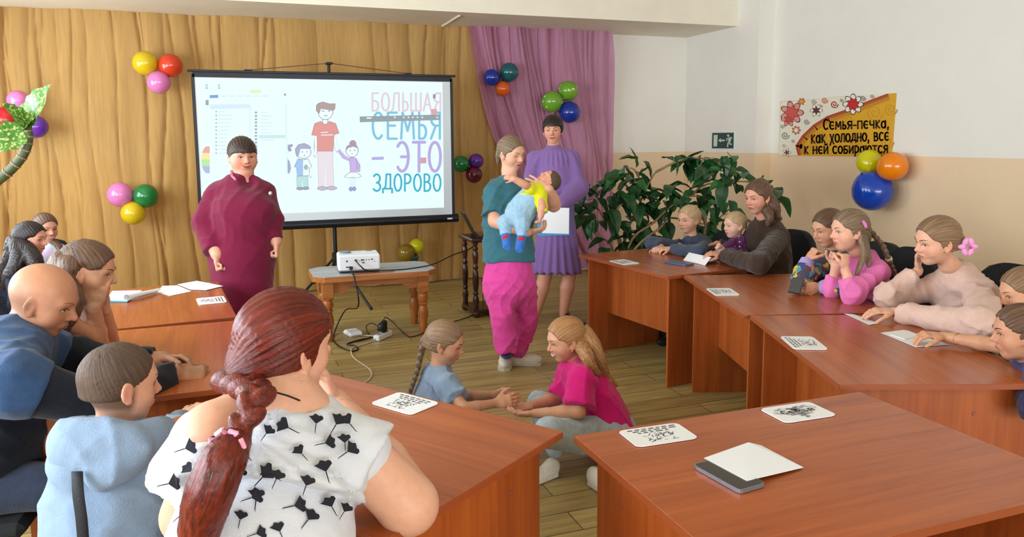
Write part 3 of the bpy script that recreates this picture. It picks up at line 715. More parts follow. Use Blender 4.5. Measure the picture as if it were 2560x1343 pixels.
cable([pw, pw + (0, -.05, -.03), (pw[0] + .01, PT_Y0 - .02, PT_Z - .02), (pw[0] + .03, PT_Y0 - .03, .30), zf(545, 930, .12), zf(450, 1140), zf(490, 1225), zf(600, 1268), zf(655, 1250), zf(620, 1222), zf(562, 1212), zf(650, 1180), zf(745, 1160), zf(800, 1148, .02)], .006, m_cable, 'black power cable looping from the projector to the power strip')
cable([pv, pv + (.03, -.04, -.04), (pv[0] + .10, 6.14, PT_Z + .02), (1.25, 6.16, PT_Z + .006), (1.45, 6.22, PT_Z + .006), (1.60, 6.28, PT_Z + .02), (1.80, 6.45, .60), (1.99, 6.56, .63), (2.12, 6.62, .70)], .005, m_cable, 'black video cable running from projector to laptop stand')
cable([zf(870, 1010, .09), zf(885, 985, .10), zf(940, 1020, .06), zf(1040, 1120), zf(1100, 1150), zf(1210, 1115), zf(1400, 1040), zf(1520, 1002), zf(1610, 968), zf(1700, 880), (2.16, 6.75, .3)], .004, m_cable, 'thin black charger cable crossing the floor to the stand')
cable([zf(812, 1055, .09), zf(770, 1035, .10), zf(725, 1060, .05), zf(735, 1110), zf(755, 1150), zf(700, 1175), zf(640, 1190)], .004, m_cable, 'short black cable curling out of the power strip adapter')
cable([zf(800, 1165, .02), zf(740, 1200), zf(660, 1225), zf(605, 1245), zf(600, 1290), zf(640, 1343), (atZ(925, 925, .006)), atZ(926, 945, .006), atZ(905, 962, .006), atZ(870, 985, .006)], .0055, m_ccable, 'cream extension cord trailing from the power strip')
ps_a, ps_b = np.array([1.03, 6.03, 0]), np.array([1.16, 6.17, 0])
psr = ang(ps_a, ps_b)
ps = thing('power_strip', 'white power strip with a black adapter plugged in', 'power strip', tuple((ps_a + ps_b) / 2), psr)
MB().box((0, 0, .024), (.21, .06, .046), bev=.007).build('housing', m_wplast, ps)
for x in (-.06, .0, .06): MB().lathe([(.018, 0), (.016, .003)], (x, 0, .047), 14).build('socket', m_gplast, ps)
MB().box((.02, 0, .095), (.05, .045, .10), bev=.012).build('adapter', m_bplast, ps)
MB().box((.046, -.005, .10), (.003, .018, .05)).build('adapter_label', m_tagm, [c for c in ps.children if c.name.startswith('adapter')][0])
MB().lathe([(.03, 0), (.034, .01), (.03, .05), (.02, .06)], (-.02, 0, .07), 14).build('round_plug', m_bplast, ps, smooth=True)
ch = thing('charger_box', 'flat white charger box lying by the power strip', 'charger', tuple(atZ(883, 838, 0)), R(12))
MB().box((0, 0, .02), (.125, .16, .04), bev=.016).build('housing', m_wplast, ch)
cable([zf(680, 1135, .02), zf(730, 1138, .01), zf(790, 1142, .02)], .005, m_ccable, 'short white lead from charger box to power strip')

# ------------------------------------------------------------------ laptop on a dark turned stand
m_dkwood = wood_material('dark_turned_wood', (44, 20, 14), (66, 32, 22), (20, 20, 3), .22)
sx0, sy0 = 2.015, 6.50
st = thing('laptop_stand', 'dark wooden stand with turned posts and a base shelf', 'stand', (sx0 + .16, sy0 + .17, 0))
tp = [(.020, 0), (.026, .02), (.022, .05), (.03, .09), (.026, .12), (.018, .14), (.028, .16), (.018, .18), (.024, .2), (.03, .28), (.026, .36), (.018, .38), (.03, .40), (.018, .42), (.022, .45), (.028, .52), (.018, .55), (.028, .57), (.018, .59), (.024, .61), (.024, .63)]
for ax_, ay_ in ((-.15, -.16), (.15, -.16), (-.15, .17), (.15, .17)):
    MB().lathe(tp, (ax_, ay_, .065), 14).build('post', m_dkwood, st, smooth=True)
    MB().ball((ax_, ay_, .035), (.04, .04, .035), 12, 8).build('foot', m_dkwood, st, smooth=True)
MB().box((0, 0, .055), (.36, .38, .035), bev=.006).build('base_shelf', m_dkwood, st)
MB().box((0, 0, .712), (.40, .42, .035), bev=.01).build('top', m_dkwood, st)
lt = thing('laptop', 'open black laptop on the dark wooden stand', 'laptop', (sx0 + .16, sy0 + .17, .7295), R(-10))
MB().box((.02, 0, .01), (.25, .36, .018), bev=.004).build('keyboard_base', m_bplast, lt)
MB().box((.02, 0, .020), (.20, .31, .003)).build('keyboard', m_glass, [c for c in lt.children if c.name.startswith('keyboard_base')][0])
lid = MB().box((0, 0, .12), (.010, .37, .245), bev=.004).build('lid', m_bplast, lt); lid.matrix_local = Matrix.Translation((-.105, 0, .012)) @ Matrix.Rotation(R(-26), 4, 'Y')

# ------------------------------------------------------------------ balloons
def balloon_mat(name, color): return material('balloon_' + name, color, .16, spec=.6, transl=.18, coat=.4)
def balloon(px, py, rpx, colname, color, label, wall, tilt, dots=False, off=None):
    if wall == 'back': off = .17 if off is None else off; c = atY(px, py, 8.30 - off)
    else: c = atX(px, py, RIGHT_X - (off or .17))
    dep = (RC @ (c - CAM))[2]; r = rpx * dep / F * (1 + .0)
    t = thing('balloon', label, 'balloon', tuple(c), 0, None)
    prof = []
    for k in range(19):
        a = math.pi * k / 18; z = -math.cos(a); rr = math.sin(a) * (1 - .10 * max(0, -z) ** 1.5 * 1.0)
        prof.append((max(rr, .001) * r, z * r * (1.08 if z < 0 else 1.0)))
    b = MB().lathe(prof, n=26).build('skin', balloon_mat(colname, color), t, smooth=True)
    kn = MB().lathe([(.006, 0), (.012, -.012), (.005, -.016)], (0, 0, -r * 1.07), 10).build('knot', balloon_mat(colname, color), t)
    rot = Matrix.Rotation(tilt, 4, 'Y') @ Matrix.Rotation(R(35), 4, 'X') if wall == 'back' else Matrix.Rotation(tilt, 4, 'X') @ Matrix.Rotation(R(35), 4, 'Y')
    b.matrix_local = rot; kn.matrix_local = rot
    if dots:
        md = material('pale_dot', (205, 226, 130), .3)
        for k in range(16):
            u = rng.uniform(-1, 1); a = rng.uniform(0, 6.28); s_ = math.sqrt(1 - u * u); nrm = Vector((s_ * math.cos(a), s_ * math.sin(a), u))
            d_ = MB().lathe([(.013, 0), (.011, .0015)], n=10).build('dot', md, t); d_.matrix_local = Matrix.Translation(nrm * (r * .995)) @ nrm.to_track_quat('Z', 'Y').to_matrix().to_4x4()
    return t
COLS = dict(yellow=(228, 196, 24), red=(222, 66, 34), pink=(232, 134, 196), crimson=(206, 22, 32), purple=(104, 46, 168), green=(24, 128, 62), blue=(14, 52, 158), teal=(20, 96, 104),
            orange=(226, 98, 30), lime=(120, 176, 52), maroon=(110, 14, 52), gold=(150, 120, 28), lemon=(226, 218, 12), tangerine=(250, 140, 8), royal=(6, 70, 190))
for (x, y, r_, cn, lb, tl, off) in [
    (363, 158, 30, 'yellow', 'yellow balloon beside the red-orange one on the gold curtain', -.7, .17), (426, 164, 29, 'red', 'red-orange balloon on the gold curtain by the screen corner', .7, .17), (397, 206, 28, 'pink', 'pink balloon under the yellow and red-orange pair', 3.0, .2),
    (45, 251, 25, 'pink', 'pink balloon behind the tall plant leaf', -.3, .17), (13, 300, 33, 'crimson', 'crimson balloon behind the tall plant leaf', -1.5, .17), (90, 317, 28, 'purple', 'purple balloon behind the tall plant stem', 1.8, .17),
    (301, 487, 31, 'pink', 'pink balloon beside a green one, low on the gold curtain', -.7, .17), (364, 490, 30, 'green', 'green balloon over a yellow one, left of the maroon dress', .7, .17), (333, 533, 29, 'yellow', 'yellow balloon under the pink and green pair', 3.0, .2),
    (1229, 194, 21, 'blue', 'small dark blue balloon next to the teal one', -.9, .22), (1273, 181, 24, 'teal', 'teal balloon on the lilac curtain', .6, .22), (1257, 222, 19, 'orange', 'small orange balloon under the blue and teal pair', 3.0, .24),
    (1380, 254, 27, 'lime', 'lime dotted balloon right above the lilac woman\'s hair', -.7, .22), (1420, 227, 25, 'lime', 'lime dotted balloon topmost over the lilac woman', .6, .22), (1424, 281, 27, 'blue', 'dark blue balloon beside the lilac woman\'s head', 2.6, .26),
    (1153, 410, 21, 'green', 'green balloon at the right edge of the screen', -.9, .17), (1190, 403, 19, 'purple', 'purple balloon above the maroon one', .6, .17), (1185, 437, 21, 'maroon', 'maroon balloon between screen and teal shirt', 2.6, .2),
    (1015, 632, 22, 'gold', 'metallic gold balloon low behind the coffee table', -.9, .22), (1042, 615, 19, 'lemon', 'lemon yellow balloon beside the gold one', .6, .17), (1034, 645, 13, 'teal', 'small teal balloon behind the gold one', 2.6, .15)]:
    balloon(x, y, r_, cn, COLS[cn], lb, 'back', tl, dots=(cn == 'lime'), off=off)
for (x, y, r_, cn, lb, tl, off) in [(2173, 405, 31, 'lemon', 'lemon yellow balloon at the corner of the banner', -.8, .15), (2232, 416, 36, 'tangerine', 'tangerine balloon at the corner of the banner', .8, .17), (2181, 478, 49, 'royal', 'big bright blue balloon under the banner', 3.0, .22)]:
    balloon(x, y, r_, cn, COLS[cn], lb, 'right', tl, off=off)

# ------------------------------------------------------------------ banner and exit sign
m_banner = material('printed_banner', attr=True, rough=.45)
BXw = RIGHT_X - .006
def BP(x, y, k=0): p = atX(x, y, BXw); return np.array([BXw - .0008 * k, p[1], p[2]])
bn = thing('banner', 'ochre paper banner with folk flowers and Russian lettering on the right wall', 'banner', tuple(BP(2090, 390)))
def bn_poly(mb, pts, k): mb.poly([BP(x, y, k) for x, y in pts])
def zb(pts): return [(1700 + u / 3.534, 180 + v / 3.534) for u, v in pts]
mb = MB(); mb.col = (218, 164, 36)
mb.slab([BP(x, y) for x, y in zb([(888, 258), (1140, 246), (1420, 215), (1911, 186), (1890, 480), (1870, 748), (1500, 745), (1150, 742), (874, 738)])], (.004, 0, 0)); mb.build('backing', m_banner, bn, loc=bn.location)
mb = MB(); mb.col = (232, 226, 206)
arc = [(1836, 190), (1700, 240), (1500, 320), (1300, 390), (1180, 465), (1080, 560), (1020, 650), (1042, 738)]
bn_poly(mb, zb([(892, 260), (1140, 248), (1420, 217)] + arc + [(876, 736)]), 1); mb.build('pale_corner', m_banner, bn, loc=bn.location)
mb = MB()
for i in range(len(arc) - 1):
    (xa, ya), (xb, yb) = arc[i], arc[i + 1]
    for w0, w1, colr, k in ((0, 14, (176, 60, 44), 2), (14, 30, (170, 96, 30), 1.5), (30, 60, (200, 132, 34), 1.2)):
        l = math.hypot(xb - xa, yb - ya); nx, ny = -(yb - ya) / l, (xb - xa) / l
        if nx * 1 + ny * 1 < 0: nx, ny = -nx, -ny
        mb.col = colr; bn_poly(mb, zb([(xa + nx * w0, ya + ny * w0), (xb + nx * w0, yb + ny * w0), (xb + nx * w1, yb + ny * w1), (xa + nx * w1, ya + ny * w1)]), k)
mb.build('arc_border', m_banner, bn, loc=bn.location)
def flower(cu, cv, r_, n, col, ctr, line=(70, 36, 36), petal=.52):
    mb = MB()
    for ring, (rr, k) in enumerate(((r_, 2), (r_ * .62, 3))):
        for i in range(n):
            a = 6.2832 * i / n + ring * .5
            pu, pv = cu + rr * .62 * math.cos(a), cv + rr * .62 * math.sin(a)
            def pet(s_): return [(pu + rr * petal * s_ * (math.cos(b) * math.cos(a) * 1.0 - math.sin(b) * math.sin(a) * .6), pv + rr * petal * s_ * (math.cos(b) * math.sin(a) + math.sin(b) * math.cos(a) * .6)) for b in [6.2832 * q / 10 for q in range(10)]]
            mb.col = line; bn_poly(mb, zb(pet(1.0)), k + .1 * i / n); mb.col = col if ring == 0 else ctr; bn_poly(mb, zb(pet(.82)), k + .4 + .1 * i / n)
    mb.col = ctr; bn_poly(mb, zb(oval(cu, cv, r_ * .25, r_ * .25)), 4.2)
    mb.build('folk_flower', m_banner, bn, loc=bn.location)
flower(990, 360, 95, 7, (226, 150, 136), (208, 84, 78)); flower(960, 420, 60, 6, (222, 140, 126), (196, 74, 66))
flower(1205, 340, 52, 6, (240, 236, 226), (92, 50, 44)); flower(1530, 285, 84, 8, (238, 232, 220), (196, 40, 36)); flower(1028, 515, 36, 7, (226, 110, 70), (240, 230, 210))
flower(945, 712, 34, 5, (236, 228, 210), (120, 60, 50)); flower(1075, 262, 30, 6, (222, 112, 40), (240, 170, 60))
for cu, cv, r_, colr in ((1365, 285, 36, (150, 28, 30)), (1120, 440, 26, (90, 110, 90)), (1280, 250, 30, (196, 74, 40)), (930, 560, 36, (120, 130, 110)), (1185, 262, 24, (120, 140, 80)), (1620, 232, 26, (90, 84, 84)), (1700, 215, 20, (120, 120, 60)), (905, 480, 20, (120, 120, 100)), (1000, 610, 16, (110, 110, 120)), (1250, 300, 14, (190, 120, 40)), (1430, 250, 18, (80, 80, 84)), (920, 650, 18, (170, 160, 140))):
    sp_ = [(cu + r_ * (1 - t / 16) * math.cos(t * .75), cv + r_ * (1 - t / 16) * math.sin(t * .75)) for t in range(15)]
    mb = MB(); mb.col = colr
    bn_poly(mb, zb(stroke(sp_, max(2, r_ * .12))), 3)
    mb.build('scroll', m_banner, bn, loc=bn.location)
for cu, cv, r_ in ((1720, 360, 80), (1480, 420, 60), (1250, 560, 50), (1830, 620, 60), (1180, 660, 44), (1860, 330, 60), (1560, 620, 50)):
    sp_ = [(cu + r_ * (1 - t / 20) * math.cos(t * .7), cv + r_ * (1 - t / 20) * math.sin(t * .7)) for t in range(18)]
    mb = MB(); mb.col = (204, 146, 30); bn_poly(mb, zb(stroke(sp_, 4)), 1.3); mb.build('scroll', m_banner, bn, loc=bn.location)
for body, (ul, vl0, vl1, ur, vr0, vr1) in (('Семья-печка,', (1268, 432, 520, 1850, 430, 505)), ('как холодно, все', (1160, 545, 640, 1848, 540, 615)), ('к ней собираются', (1100, 650, 735, 1840, 645, 725))):
    for c, gl in lettering(body, ul, ur, vl1 - 12, vl1 - vl0, 6, .2, (vr1 - vl1) / (ur - ul), .74):
        mb = MB(); mb.col = (52, 20, 10); letter_strokes(mb, gl, lambda x, y: BP(*zb([(x, y)])[0], 5), 6.5); mb.build('letter', m_banner, bn, loc=bn.location)
ex = thing('exit_sign', 'dark green exit sign with running figure and arrow on the alcove wall', 'sign', tuple(atX(1808, 352, ALC_X)))
m_sign = material('sign_print', attr=True, rough=.4)
def EP(u, v, k=0): p = atX(1640 + u / 3.1975, v / 3.1975, ALC_X - .006); return (ALC_X - .006 - .0008 * k, p[1], p[2])
mb = MB(); mb.col = (206, 226, 220); mb.slab([EP(*q) for q in ((445, 1058), (627, 1055), (624, 1192), (442, 1190))], (.006, 0, 0)); mb.build('panel', m_sign, ex, loc=ex.location)
mb = MB(); mb.col = (22, 56, 62); mb.poly([EP(*q, 1) for q in ((450, 1063), (622, 1061), (619, 1187), (447, 1186))])
mb.build('green_field', m_sign, ex, loc=ex.location)
mb = MB(); mb.col = (196, 216, 190)
for pts in ([(462, 1080), (494, 1078), (489, 1170), (460, 1172)], [(498, 1122), (520, 1106), (520, 1117), (550, 1117), (550, 1129), (520, 1129), (520, 1140)], oval(578, 1084, 9, 9),
            stroke([(582, 1096), (590, 1118), (586, 1135)], 10), stroke([(588, 1100), (602, 1098), (608, 1112)], 4), stroke([(580, 1100), (566, 1112), (566, 1126)], 4), stroke([(588, 1132), (594, 1155), (608, 1152)], 5), stroke([(582, 1132), (576, 1152), (572, 1176)], 5)):
    mb.poly([EP(u, v, 2) for u, v in pts])
mb.build('pictogram', m_sign, ex, loc=ex.location)

# ------------------------------------------------------------------ plants
def leaf_mesh(name, L_, W_, mat, lobes=0, fold=.25, droop=.3):
    mb = MB()
    def fn(u, v):
        t = v; x = (u - .5) * 2
        w = W_ * (math.sin(math.pi * min(1, t ** .75)) ** .8) * (1 + lobes * .25 * math.sin(t * 28))
        return (x * w / 2, t * L_, -abs(x) * -fold * w - droop * L_ * t * t + .02 * L_ * math.sin(t * 14 + x * 2))
    mb.grid(fn, 4, 8 if not lobes else 22)
    me_o = mb.build(name, mat, smooth=True); me = me_o.data; bpy.data.objects.remove(me_o); return me
m_leaf = material('dark_glossy_leaf', (30, 80, 38), .4, noise=.35, nscale=(30, 12, 30), spec=.6)
m_leaf2 = material('mid_green_leaf', (46, 104, 48), .4, noise=.3, nscale=(30, 12, 30), spec=.6)
m_stem = material('tan_woody_stem', (150, 124, 84), .7, noise=.2, nscale=(30, 30, 30))
m_pot = material('terracotta_pot', (150, 82, 56), .7, noise=.1)
m_soil = material('potting_soil', (40, 28, 20), .95)
leaf_v = [leaf_mesh('leaf', .15, .085, m_leaf), leaf_mesh('leaf', .13, .085, m_leaf2), leaf_mesh('leaf', .17, .09, m_leaf, droop=.5)]
PD = 7.0                                                    # the plant stands in the alcove's mouth
base = J(1545, 640, PD); base = np.array([base[0], base[1], 0])
pl = thing('potted_plant', 'tall leafy plant with woody stems standing behind the right-hand desks', 'plant', tuple(base))
def PB(x, y, dd=0.0): return J(x, y, PD + dd)
MB().lathe([(.15, 0), (.17, .02), (.21, .30), (.225, .31), (.225, .35), (.19, .35), (.185, .31)], n=24).build('pot', m_pot, pl, smooth=True)
MB().lathe([(.185, .30), (.01, .32)], n=20).build('soil', m_soil, pl)
root = base + np.array([0, 0, .3])
branches = [
    [root, PB(1552, 610), PB(1535, 575), PB(1505, 540, .1), PB(1478, 490, .1), PB(1450, 478, .1)],
    [root, PB(1548, 615), PB(1532, 560), PB(1545, 520, -.1), PB(1556, 510, -.1)],
    [root, PB(1560, 610, .1), PB(1575, 560, .15), PB(1595, 520, .15), PB(1612, 480, .1), PB(1640, 430, .05), PB(1680, 412), PB(1710, 400, -.1)],
    [PB(1640, 430, .05), PB(1690, 405, -.1), PB(1740, 395, -.2), PB(1790, 405, -.25), PB(1835, 440, -.3)],
    [root, PB(1580, 600, -.1), PB(1630, 560, -.1), PB(1680, 515, -.05), PB(1730, 490), PB(1780, 505, .1)],
    [root, PB(1590, 620, -.2), PB(1650, 570, -.1), PB(1680, 545, .1), PB(1770, 560, .2), PB(1830, 520, .25), PB(1850, 540, .25)],
    [PB(1595, 520, .15), PB(1570, 470, .1), PB(1545, 440, .1), PB(1540, 425, .1)],
    [PB(1612, 480, .1), PB(1590, 430, 0), PB(1575, 420, 0)],
    [PB(1730, 490), PB(1770, 460, .3), PB(1880, 455, .4), PB(1940, 480, .45)],
    [root, PB(1530, 620), PB(1500, 590, .1), PB(1480, 560, .1)], [root, PB(1600, 610, .1), PB(1640, 600, .1), PB(1690, 620, .1)]]
for i, bch in enumerate(branches):
    p = smooth_path(bch, 5); n = len(p)
    MB().tube(p, [.013 * (1 - .65 * k / n) for k in range(n)], 6).build('stem', m_stem, pl, smooth=True, loc=base)
def put_leaf(me, parent, base_loc, p, direction, size, roll=0.0):
    o = bpy.data.objects.new('leaf', me); COL.objects.link(o); o.parent = parent
    d = Vector(direction).normalized(); up = Vector((0, 0, 1)) if abs(d.z) < .95 else Vector((1, 0, 0))
    x = d.cross(up).normalized(); z = x.cross(d)
    m = Matrix((x, d, z)).transposed().to_4x4()
    o.matrix_local = Matrix.Translation(Vector(np.array(p) - np.array(base_loc))) @ m @ Matrix.Rotation(roll, 4, 'Y') @ Matrix.Scale(size, 4)
    return o
def leafy(cx_, cy_, rx, ry, n, dd=0.0, sp=.16):
    for k in range(n):
        a = rng.uniform(0, 6.2832); q = math.sqrt(rng.random())
        p = J(cx_ + rx * q * math.cos(a), cy_ + ry * q * math.sin(a), PD + dd + rng.uniform(-sp, sp))
        dr = (rng.gauss(0, 1), rng.gauss(-.5, .8), rng.uniform(-1.2, .35))
        put_leaf(rng.choice(leaf_v), pl, base, p, dr, rng.uniform(.95, 1.45), rng.uniform(-.5, .5))
for c_ in [(1455, 500, 40, 45, 14, .1), (1478, 470, 24, 30, 6, .1), (1515, 530, 45, 50, 20, .05), (1545, 470, 40, 40, 14, .05), (1590, 440, 45, 45, 18, 0), (1620, 500, 55, 45, 22, .05), (1700, 395, 22, 20, 7, -.1), (1745, 410, 45, 30, 16, -.15), (1815, 430, 42, 45, 24, -.25),
           (1700, 500, 60, 40, 24, 0), (1760, 500, 35, 35, 12, .1), (1580, 570, 50, 40, 16, .1), (1545, 610, 40, 18, 10, .05), (1650, 580, 50, 45, 14, .2), (1760, 570, 30, 40, 12, .35), (1815, 525, 30, 30, 10, .3), (1590, 610, 35, 15, 8, .1), (1790, 590, 30, 20, 8, .4), (1900, 452, 30, 10, 5, .45), (1940, 480, 10, 16, 3, .5)]:
    leafy(*c_)
# variegated plant at the left edge
m_var = bpy.data.materials.new('variegated_leaf'); m_var.use_nodes = True
_n, _l = m_var.node_tree.nodes, m_var.node_tree.links; _b = _n['Principled BSDF']; _b.inputs['Roughness'].default_value = .4
_tc = _n.new('ShaderNodeTexCoord'); _nz = _n.new('ShaderNodeTexNoise'); _nz.inputs['Scale'].default_value = 55; _nz.inputs['Detail'].default_value = 4; _l.new(_tc.outputs['Object'], _nz.inputs['Vector'])
_cr = _n.new('ShaderNodeValToRGB'); _cr.color_ramp.elements[0].position = .50; _cr.color_ramp.elements[1].position = .64; _cr.color_ramp.elements[0].color = lin((70, 124, 40)); _cr.color_ramp.elements[1].color = lin((206, 216, 130))
_l.new(_nz.outputs[0], _cr.inputs[0]); _l.new(_cr.outputs[0], _b.inputs['Base Color'])
m_green_stem = material('ringed_green_stem', (72, 84, 48), .5, noise=.25, nscale=(6, 6, 60))
VD = 3.3
vb = J(-190, 700, VD); vb = np.array([vb[0], vb[1], 0])
vp = thing('dumb_cane_plant', 'variegated leaf on a curved ringed green stem at the curtain', 'plant', tuple(vb))
MB().box((0, 0, .35), (.30, .30, .04), bev=.01).build('plant_stool_top', m_dkwood, vp)
for ax_ in (-.11, .11):
    for ay_ in (-.11, .11): MB().box((ax_, ay_, .165), (.035, .035, .33), bev=.004).build('plant_stool_leg', m_dkwood, vp)
MB().lathe([(.10, .37), (.14, .62), (.15, .63), (.15, .66), (.13, .66)], n=20).build('pot', m_pot, vp, smooth=True)
MB().lathe([(.128, .63), (.01, .645)], n=16).build('soil', m_soil, vp)
spth = smooth_path([vb + np.array([0, 0, .62]), J(-170, 580, VD), J(-80, 500, VD), J(0, 447, VD), J(45, 405, VD), J(66, 370, VD), J(72, 338, VD), J(68, 318, VD)], 6)
MB().tube(spth, [.026 - .010 * k / len(spth) for k in range(len(spth))], 10).build('stem', m_green_stem, vp, smooth=True, loc=vb)
for k in range(14, len(spth), 3):
    p = spth[k]; q = spth[min(k + 1, len(spth) - 1)]; d = q - p; d = d / (np.linalg.norm(d) + 1e-9)
    MB().tube([p - d * .003, p + d * .003], .0285 - .010 * k / len(spth), 10).build('stem_ring', m_stem, vp, loc=vb)
vl = leaf_mesh('leaf', .25, .17, m_var, lobes=.35, fold=.12, droop=.12)
tip = spth[-1]
for (ex_, ey_, dd, sz, rl) in ((112, 205, -.05, .86, 1.25), (18, 258, -.1, .55, -1.3), (-30, 370, -.1, .75, -1.1), (85, 268, -.15, .4, 1.1)):
    put_leaf(vl, vp, vb, tip, J(ex_, ey_, VD + dd) - tip, sz, rl)

# ------------------------------------------------------------------ chairs
m_bfab = material('black_chair_fabric', (22, 22, 25), .9, noise=.15, nscale=(60, 60, 60), bump=.2)
m_btube = material('black_steel_tube', (20, 20, 22), .35, .5)
def chair(loc, rz, label, seat=.44, back=True):
    """faces local +Y"""
    t = thing('chair', label, 'chair', (loc[0], loc[1], 0), rz, 'black office chairs around the desks')
    def pad(u, v, bulge, w, d, z): pass
    mb = MB(); mb.box((0, 0, seat - .025), (.44, .42, .055), bev=.022); mb.build('seat', m_bfab, t)
    if not back: t.name = 'stool'; t['category'] = 'stool'; t['group'] = 'low stools'
    bk = MB()
    def fn(u, v):
        a = u * 2 - 1; b = v * 2 - 1
        w = .215 * (1 - max(0, b) ** 3 * .35) ; 
        return (a * w, -.225 - .05 * v + .03 * a * a + 0, seat + .17 + .33 * v - (.04 * abs(a) ** 3 if v > .5 else 0))
    if back:
        bk.grid(fn, 10, 8)
        o = bk.build('backrest', m_bfab, t, smooth=True)
        md = o.modifiers.new('thickness', 'SOLIDIFY'); md.thickness = .05; md.offset = 0
    for sx in (-1, 1):
        MB().tube([(sx * .20, .17, seat - .05), (sx * .215, .19, 0)], .011, 8).build('leg', m_btube, t)
        MB().tube([(sx * .20, -.17, seat - .05), (sx * .215, -.23, 0)], .011, 8).build('leg', m_btube, t)
        if back: MB().tube([(sx * .12, -.17, seat - .045), (sx * .12, -.235, seat + .0), (sx * .12, -.262, seat + .3)], .010, 8).build('back_support', m_btube, t)
    MB().tube([(-.20, .17, seat - .052), (.20, .17, seat - .052)], .010, 8).tube([(-.20, -.17, seat - .052), (.20, -.17, seat - .052)], .010, 8).build('seat_frame', m_btube, t)
    return t

# ------------------------------------------------------------------ people: smooth implicit bodies, meshed with surface nets
def A3(*p): return np.array(p, float)
def unit(v): v = np.array(v, float); return v / (np.linalg.norm(v) + 1e-12)
def lerp(a, b, t): return np.array(a) * (1 - t) + np.array(b) * t
def frame(fwd, up):                          # columns: right(x), forward(y), up(z)
    f = unit(fwd); x = unit(np.cross(f, up)); z = np.cross(x, f)
    return np.stack([x, f, z], axis=1)
class Prim:
    __slots__ = ('kind', 'a', 'b', 'ra', 'rb', 'M', 'k', 'op', 'lo', 'hi', 'fa', 'fb', 'disp')
def cone(a, b, ra, rb, k=.03, op=1, fa=0, fb=0, disp=None):      # tapered limb; fa/fb = flat ends
    p = Prim(); p.kind = 0; p.a = np.array(a, float); p.b = np.array(b, float); p.ra = ra; p.rb = rb; p.k = k; p.op = op; p.fa = fa; p.fb = fb; p.M = None; p.disp = disp
    r = max(ra, rb); p.lo = np.minimum(p.a, p.b) - r; p.hi = np.maximum(p.a, p.b) + r; return p
def ell(c, r, M=None, k=.03, op=1, disp=None):
    p = Prim(); p.kind = 1; p.a = np.array(c, float); p.ra = np.array(r, float); p.M = np.eye(3) if M is None else M; p.k = k; p.op = op; p.disp = disp; p.b = None; p.rb = p.fa = p.fb = 0
    e = np.sqrt(((p.M * p.ra) ** 2).sum(1)); p.lo = p.a - e; p.hi = p.a + e; return p
def rbox(c, h, M=None, rad=.02, k=.02, op=1):
    p = Prim(); p.kind = 2; p.a = np.array(c, float); p.ra = np.array(h, float); p.rb = rad; p.M = np.eye(3) if M is None else M; p.k = k; p.op = op; p.disp = None; p.b = None; p.fa = p.fb = 0
    e = (np.abs(p.M) * p.ra).sum(1); p.lo = p.a - e; p.hi = p.a + e; return p
def ecap(a, b, sa, sb, side, k=.03, op=1, fa=0, fb=0, disp=None):  # limb with an oval section: s = (half width along side, half depth)
    p = Prim(); p.kind = 3; p.a = np.array(a, float); p.b = np.array(b, float); p.ra = sa; p.rb = sb; p.k = k; p.op = op; p.fa = fa; p.fb = fb; p.disp = disp
    t = unit(p.b - p.a); x = unit(np.array(side) - t * np.dot(side, t)); p.M = np.stack([x, np.cross(t, x), t], axis=1)
    r = max(max(sa), max(sb)); p.lo = np.minimum(p.a, p.b) - r; p.hi = np.maximum(p.a, p.b) + r; return p
def evald(p, X, Y, Z_):
    if p.kind == 0:
        ab = p.b - p.a; l2 = ab @ ab + 1e-12
        dx, dy, dz = X - p.a[0], Y - p.a[1], Z_ - p.a[2]
        tt = (dx * ab[0] + dy * ab[1] + dz * ab[2]) / l2
        t = np.clip(tt, 0, 1)
        d = np.sqrt((dx - t * ab[0]) ** 2 + (dy - t * ab[1]) ** 2 + (dz - t * ab[2]) ** 2) - (p.ra + (p.rb - p.ra) * t)
        l = math.sqrt(l2)
        if p.fa: d = np.maximum(d, -tt * l)
        if p.fb: d = np.maximum(d, (tt - 1) * l)
    else:
        dx, dy, dz = X - p.a[0], Y - p.a[1], Z_ - p.a[2]; M = p.M
        u = dx * M[0, 0] + dy * M[1, 0] + dz * M[2, 0]; v = dx * M[0, 1] + dy * M[1, 1] + dz * M[2, 1]; w = dx * M[0, 2] + dy * M[1, 2] + dz * M[2, 2]
        if p.kind == 1:
            r = p.ra; k0 = np.sqrt((u / r[0]) ** 2 + (v / r[1]) ** 2 + (w / r[2]) ** 2) + 1e-9
            k1 = np.sqrt((u / r[0] ** 2) ** 2 + (v / r[1] ** 2) ** 2 + (w / r[2] ** 2) ** 2) + 1e-9
            d = k0 * (k0 - 1) / k1
        elif p.kind == 2:
            h = p.ra - p.rb; qx, qy, qz = np.abs(u) - h[0], np.abs(v) - h[1], np.abs(w) - h[2]
            d = np.sqrt(np.maximum(qx, 0) ** 2 + np.maximum(qy, 0) ** 2 + np.maximum(qz, 0) ** 2) + np.minimum(np.maximum(qx, np.maximum(qy, qz)), 0) - p.rb
        else:
            l = np.linalg.norm(p.b - p.a); t = np.clip(w / l, 0, 1)
            rx = p.ra[0] + (p.rb[0] - p.ra[0]) * t; ry = p.ra[1] + (p.rb[1] - p.ra[1]) * t
            e = w - t * l; m = np.minimum(rx, ry)
            q = np.sqrt((u / rx) ** 2 + (v / ry) ** 2 + (e / m) ** 2) + 1e-9
            g = np.sqrt((u / rx ** 2) ** 2 + (v / ry ** 2) ** 2 + (e / m ** 2) ** 2) + 1e-9
            d = q * (q - 1) / g
            if p.fa: d = np.maximum(d, -w)
            if p.fb: d = np.maximum(d, w - l)
    if p.disp is not None: d = d - p.disp(X, Y, Z_)
    return d
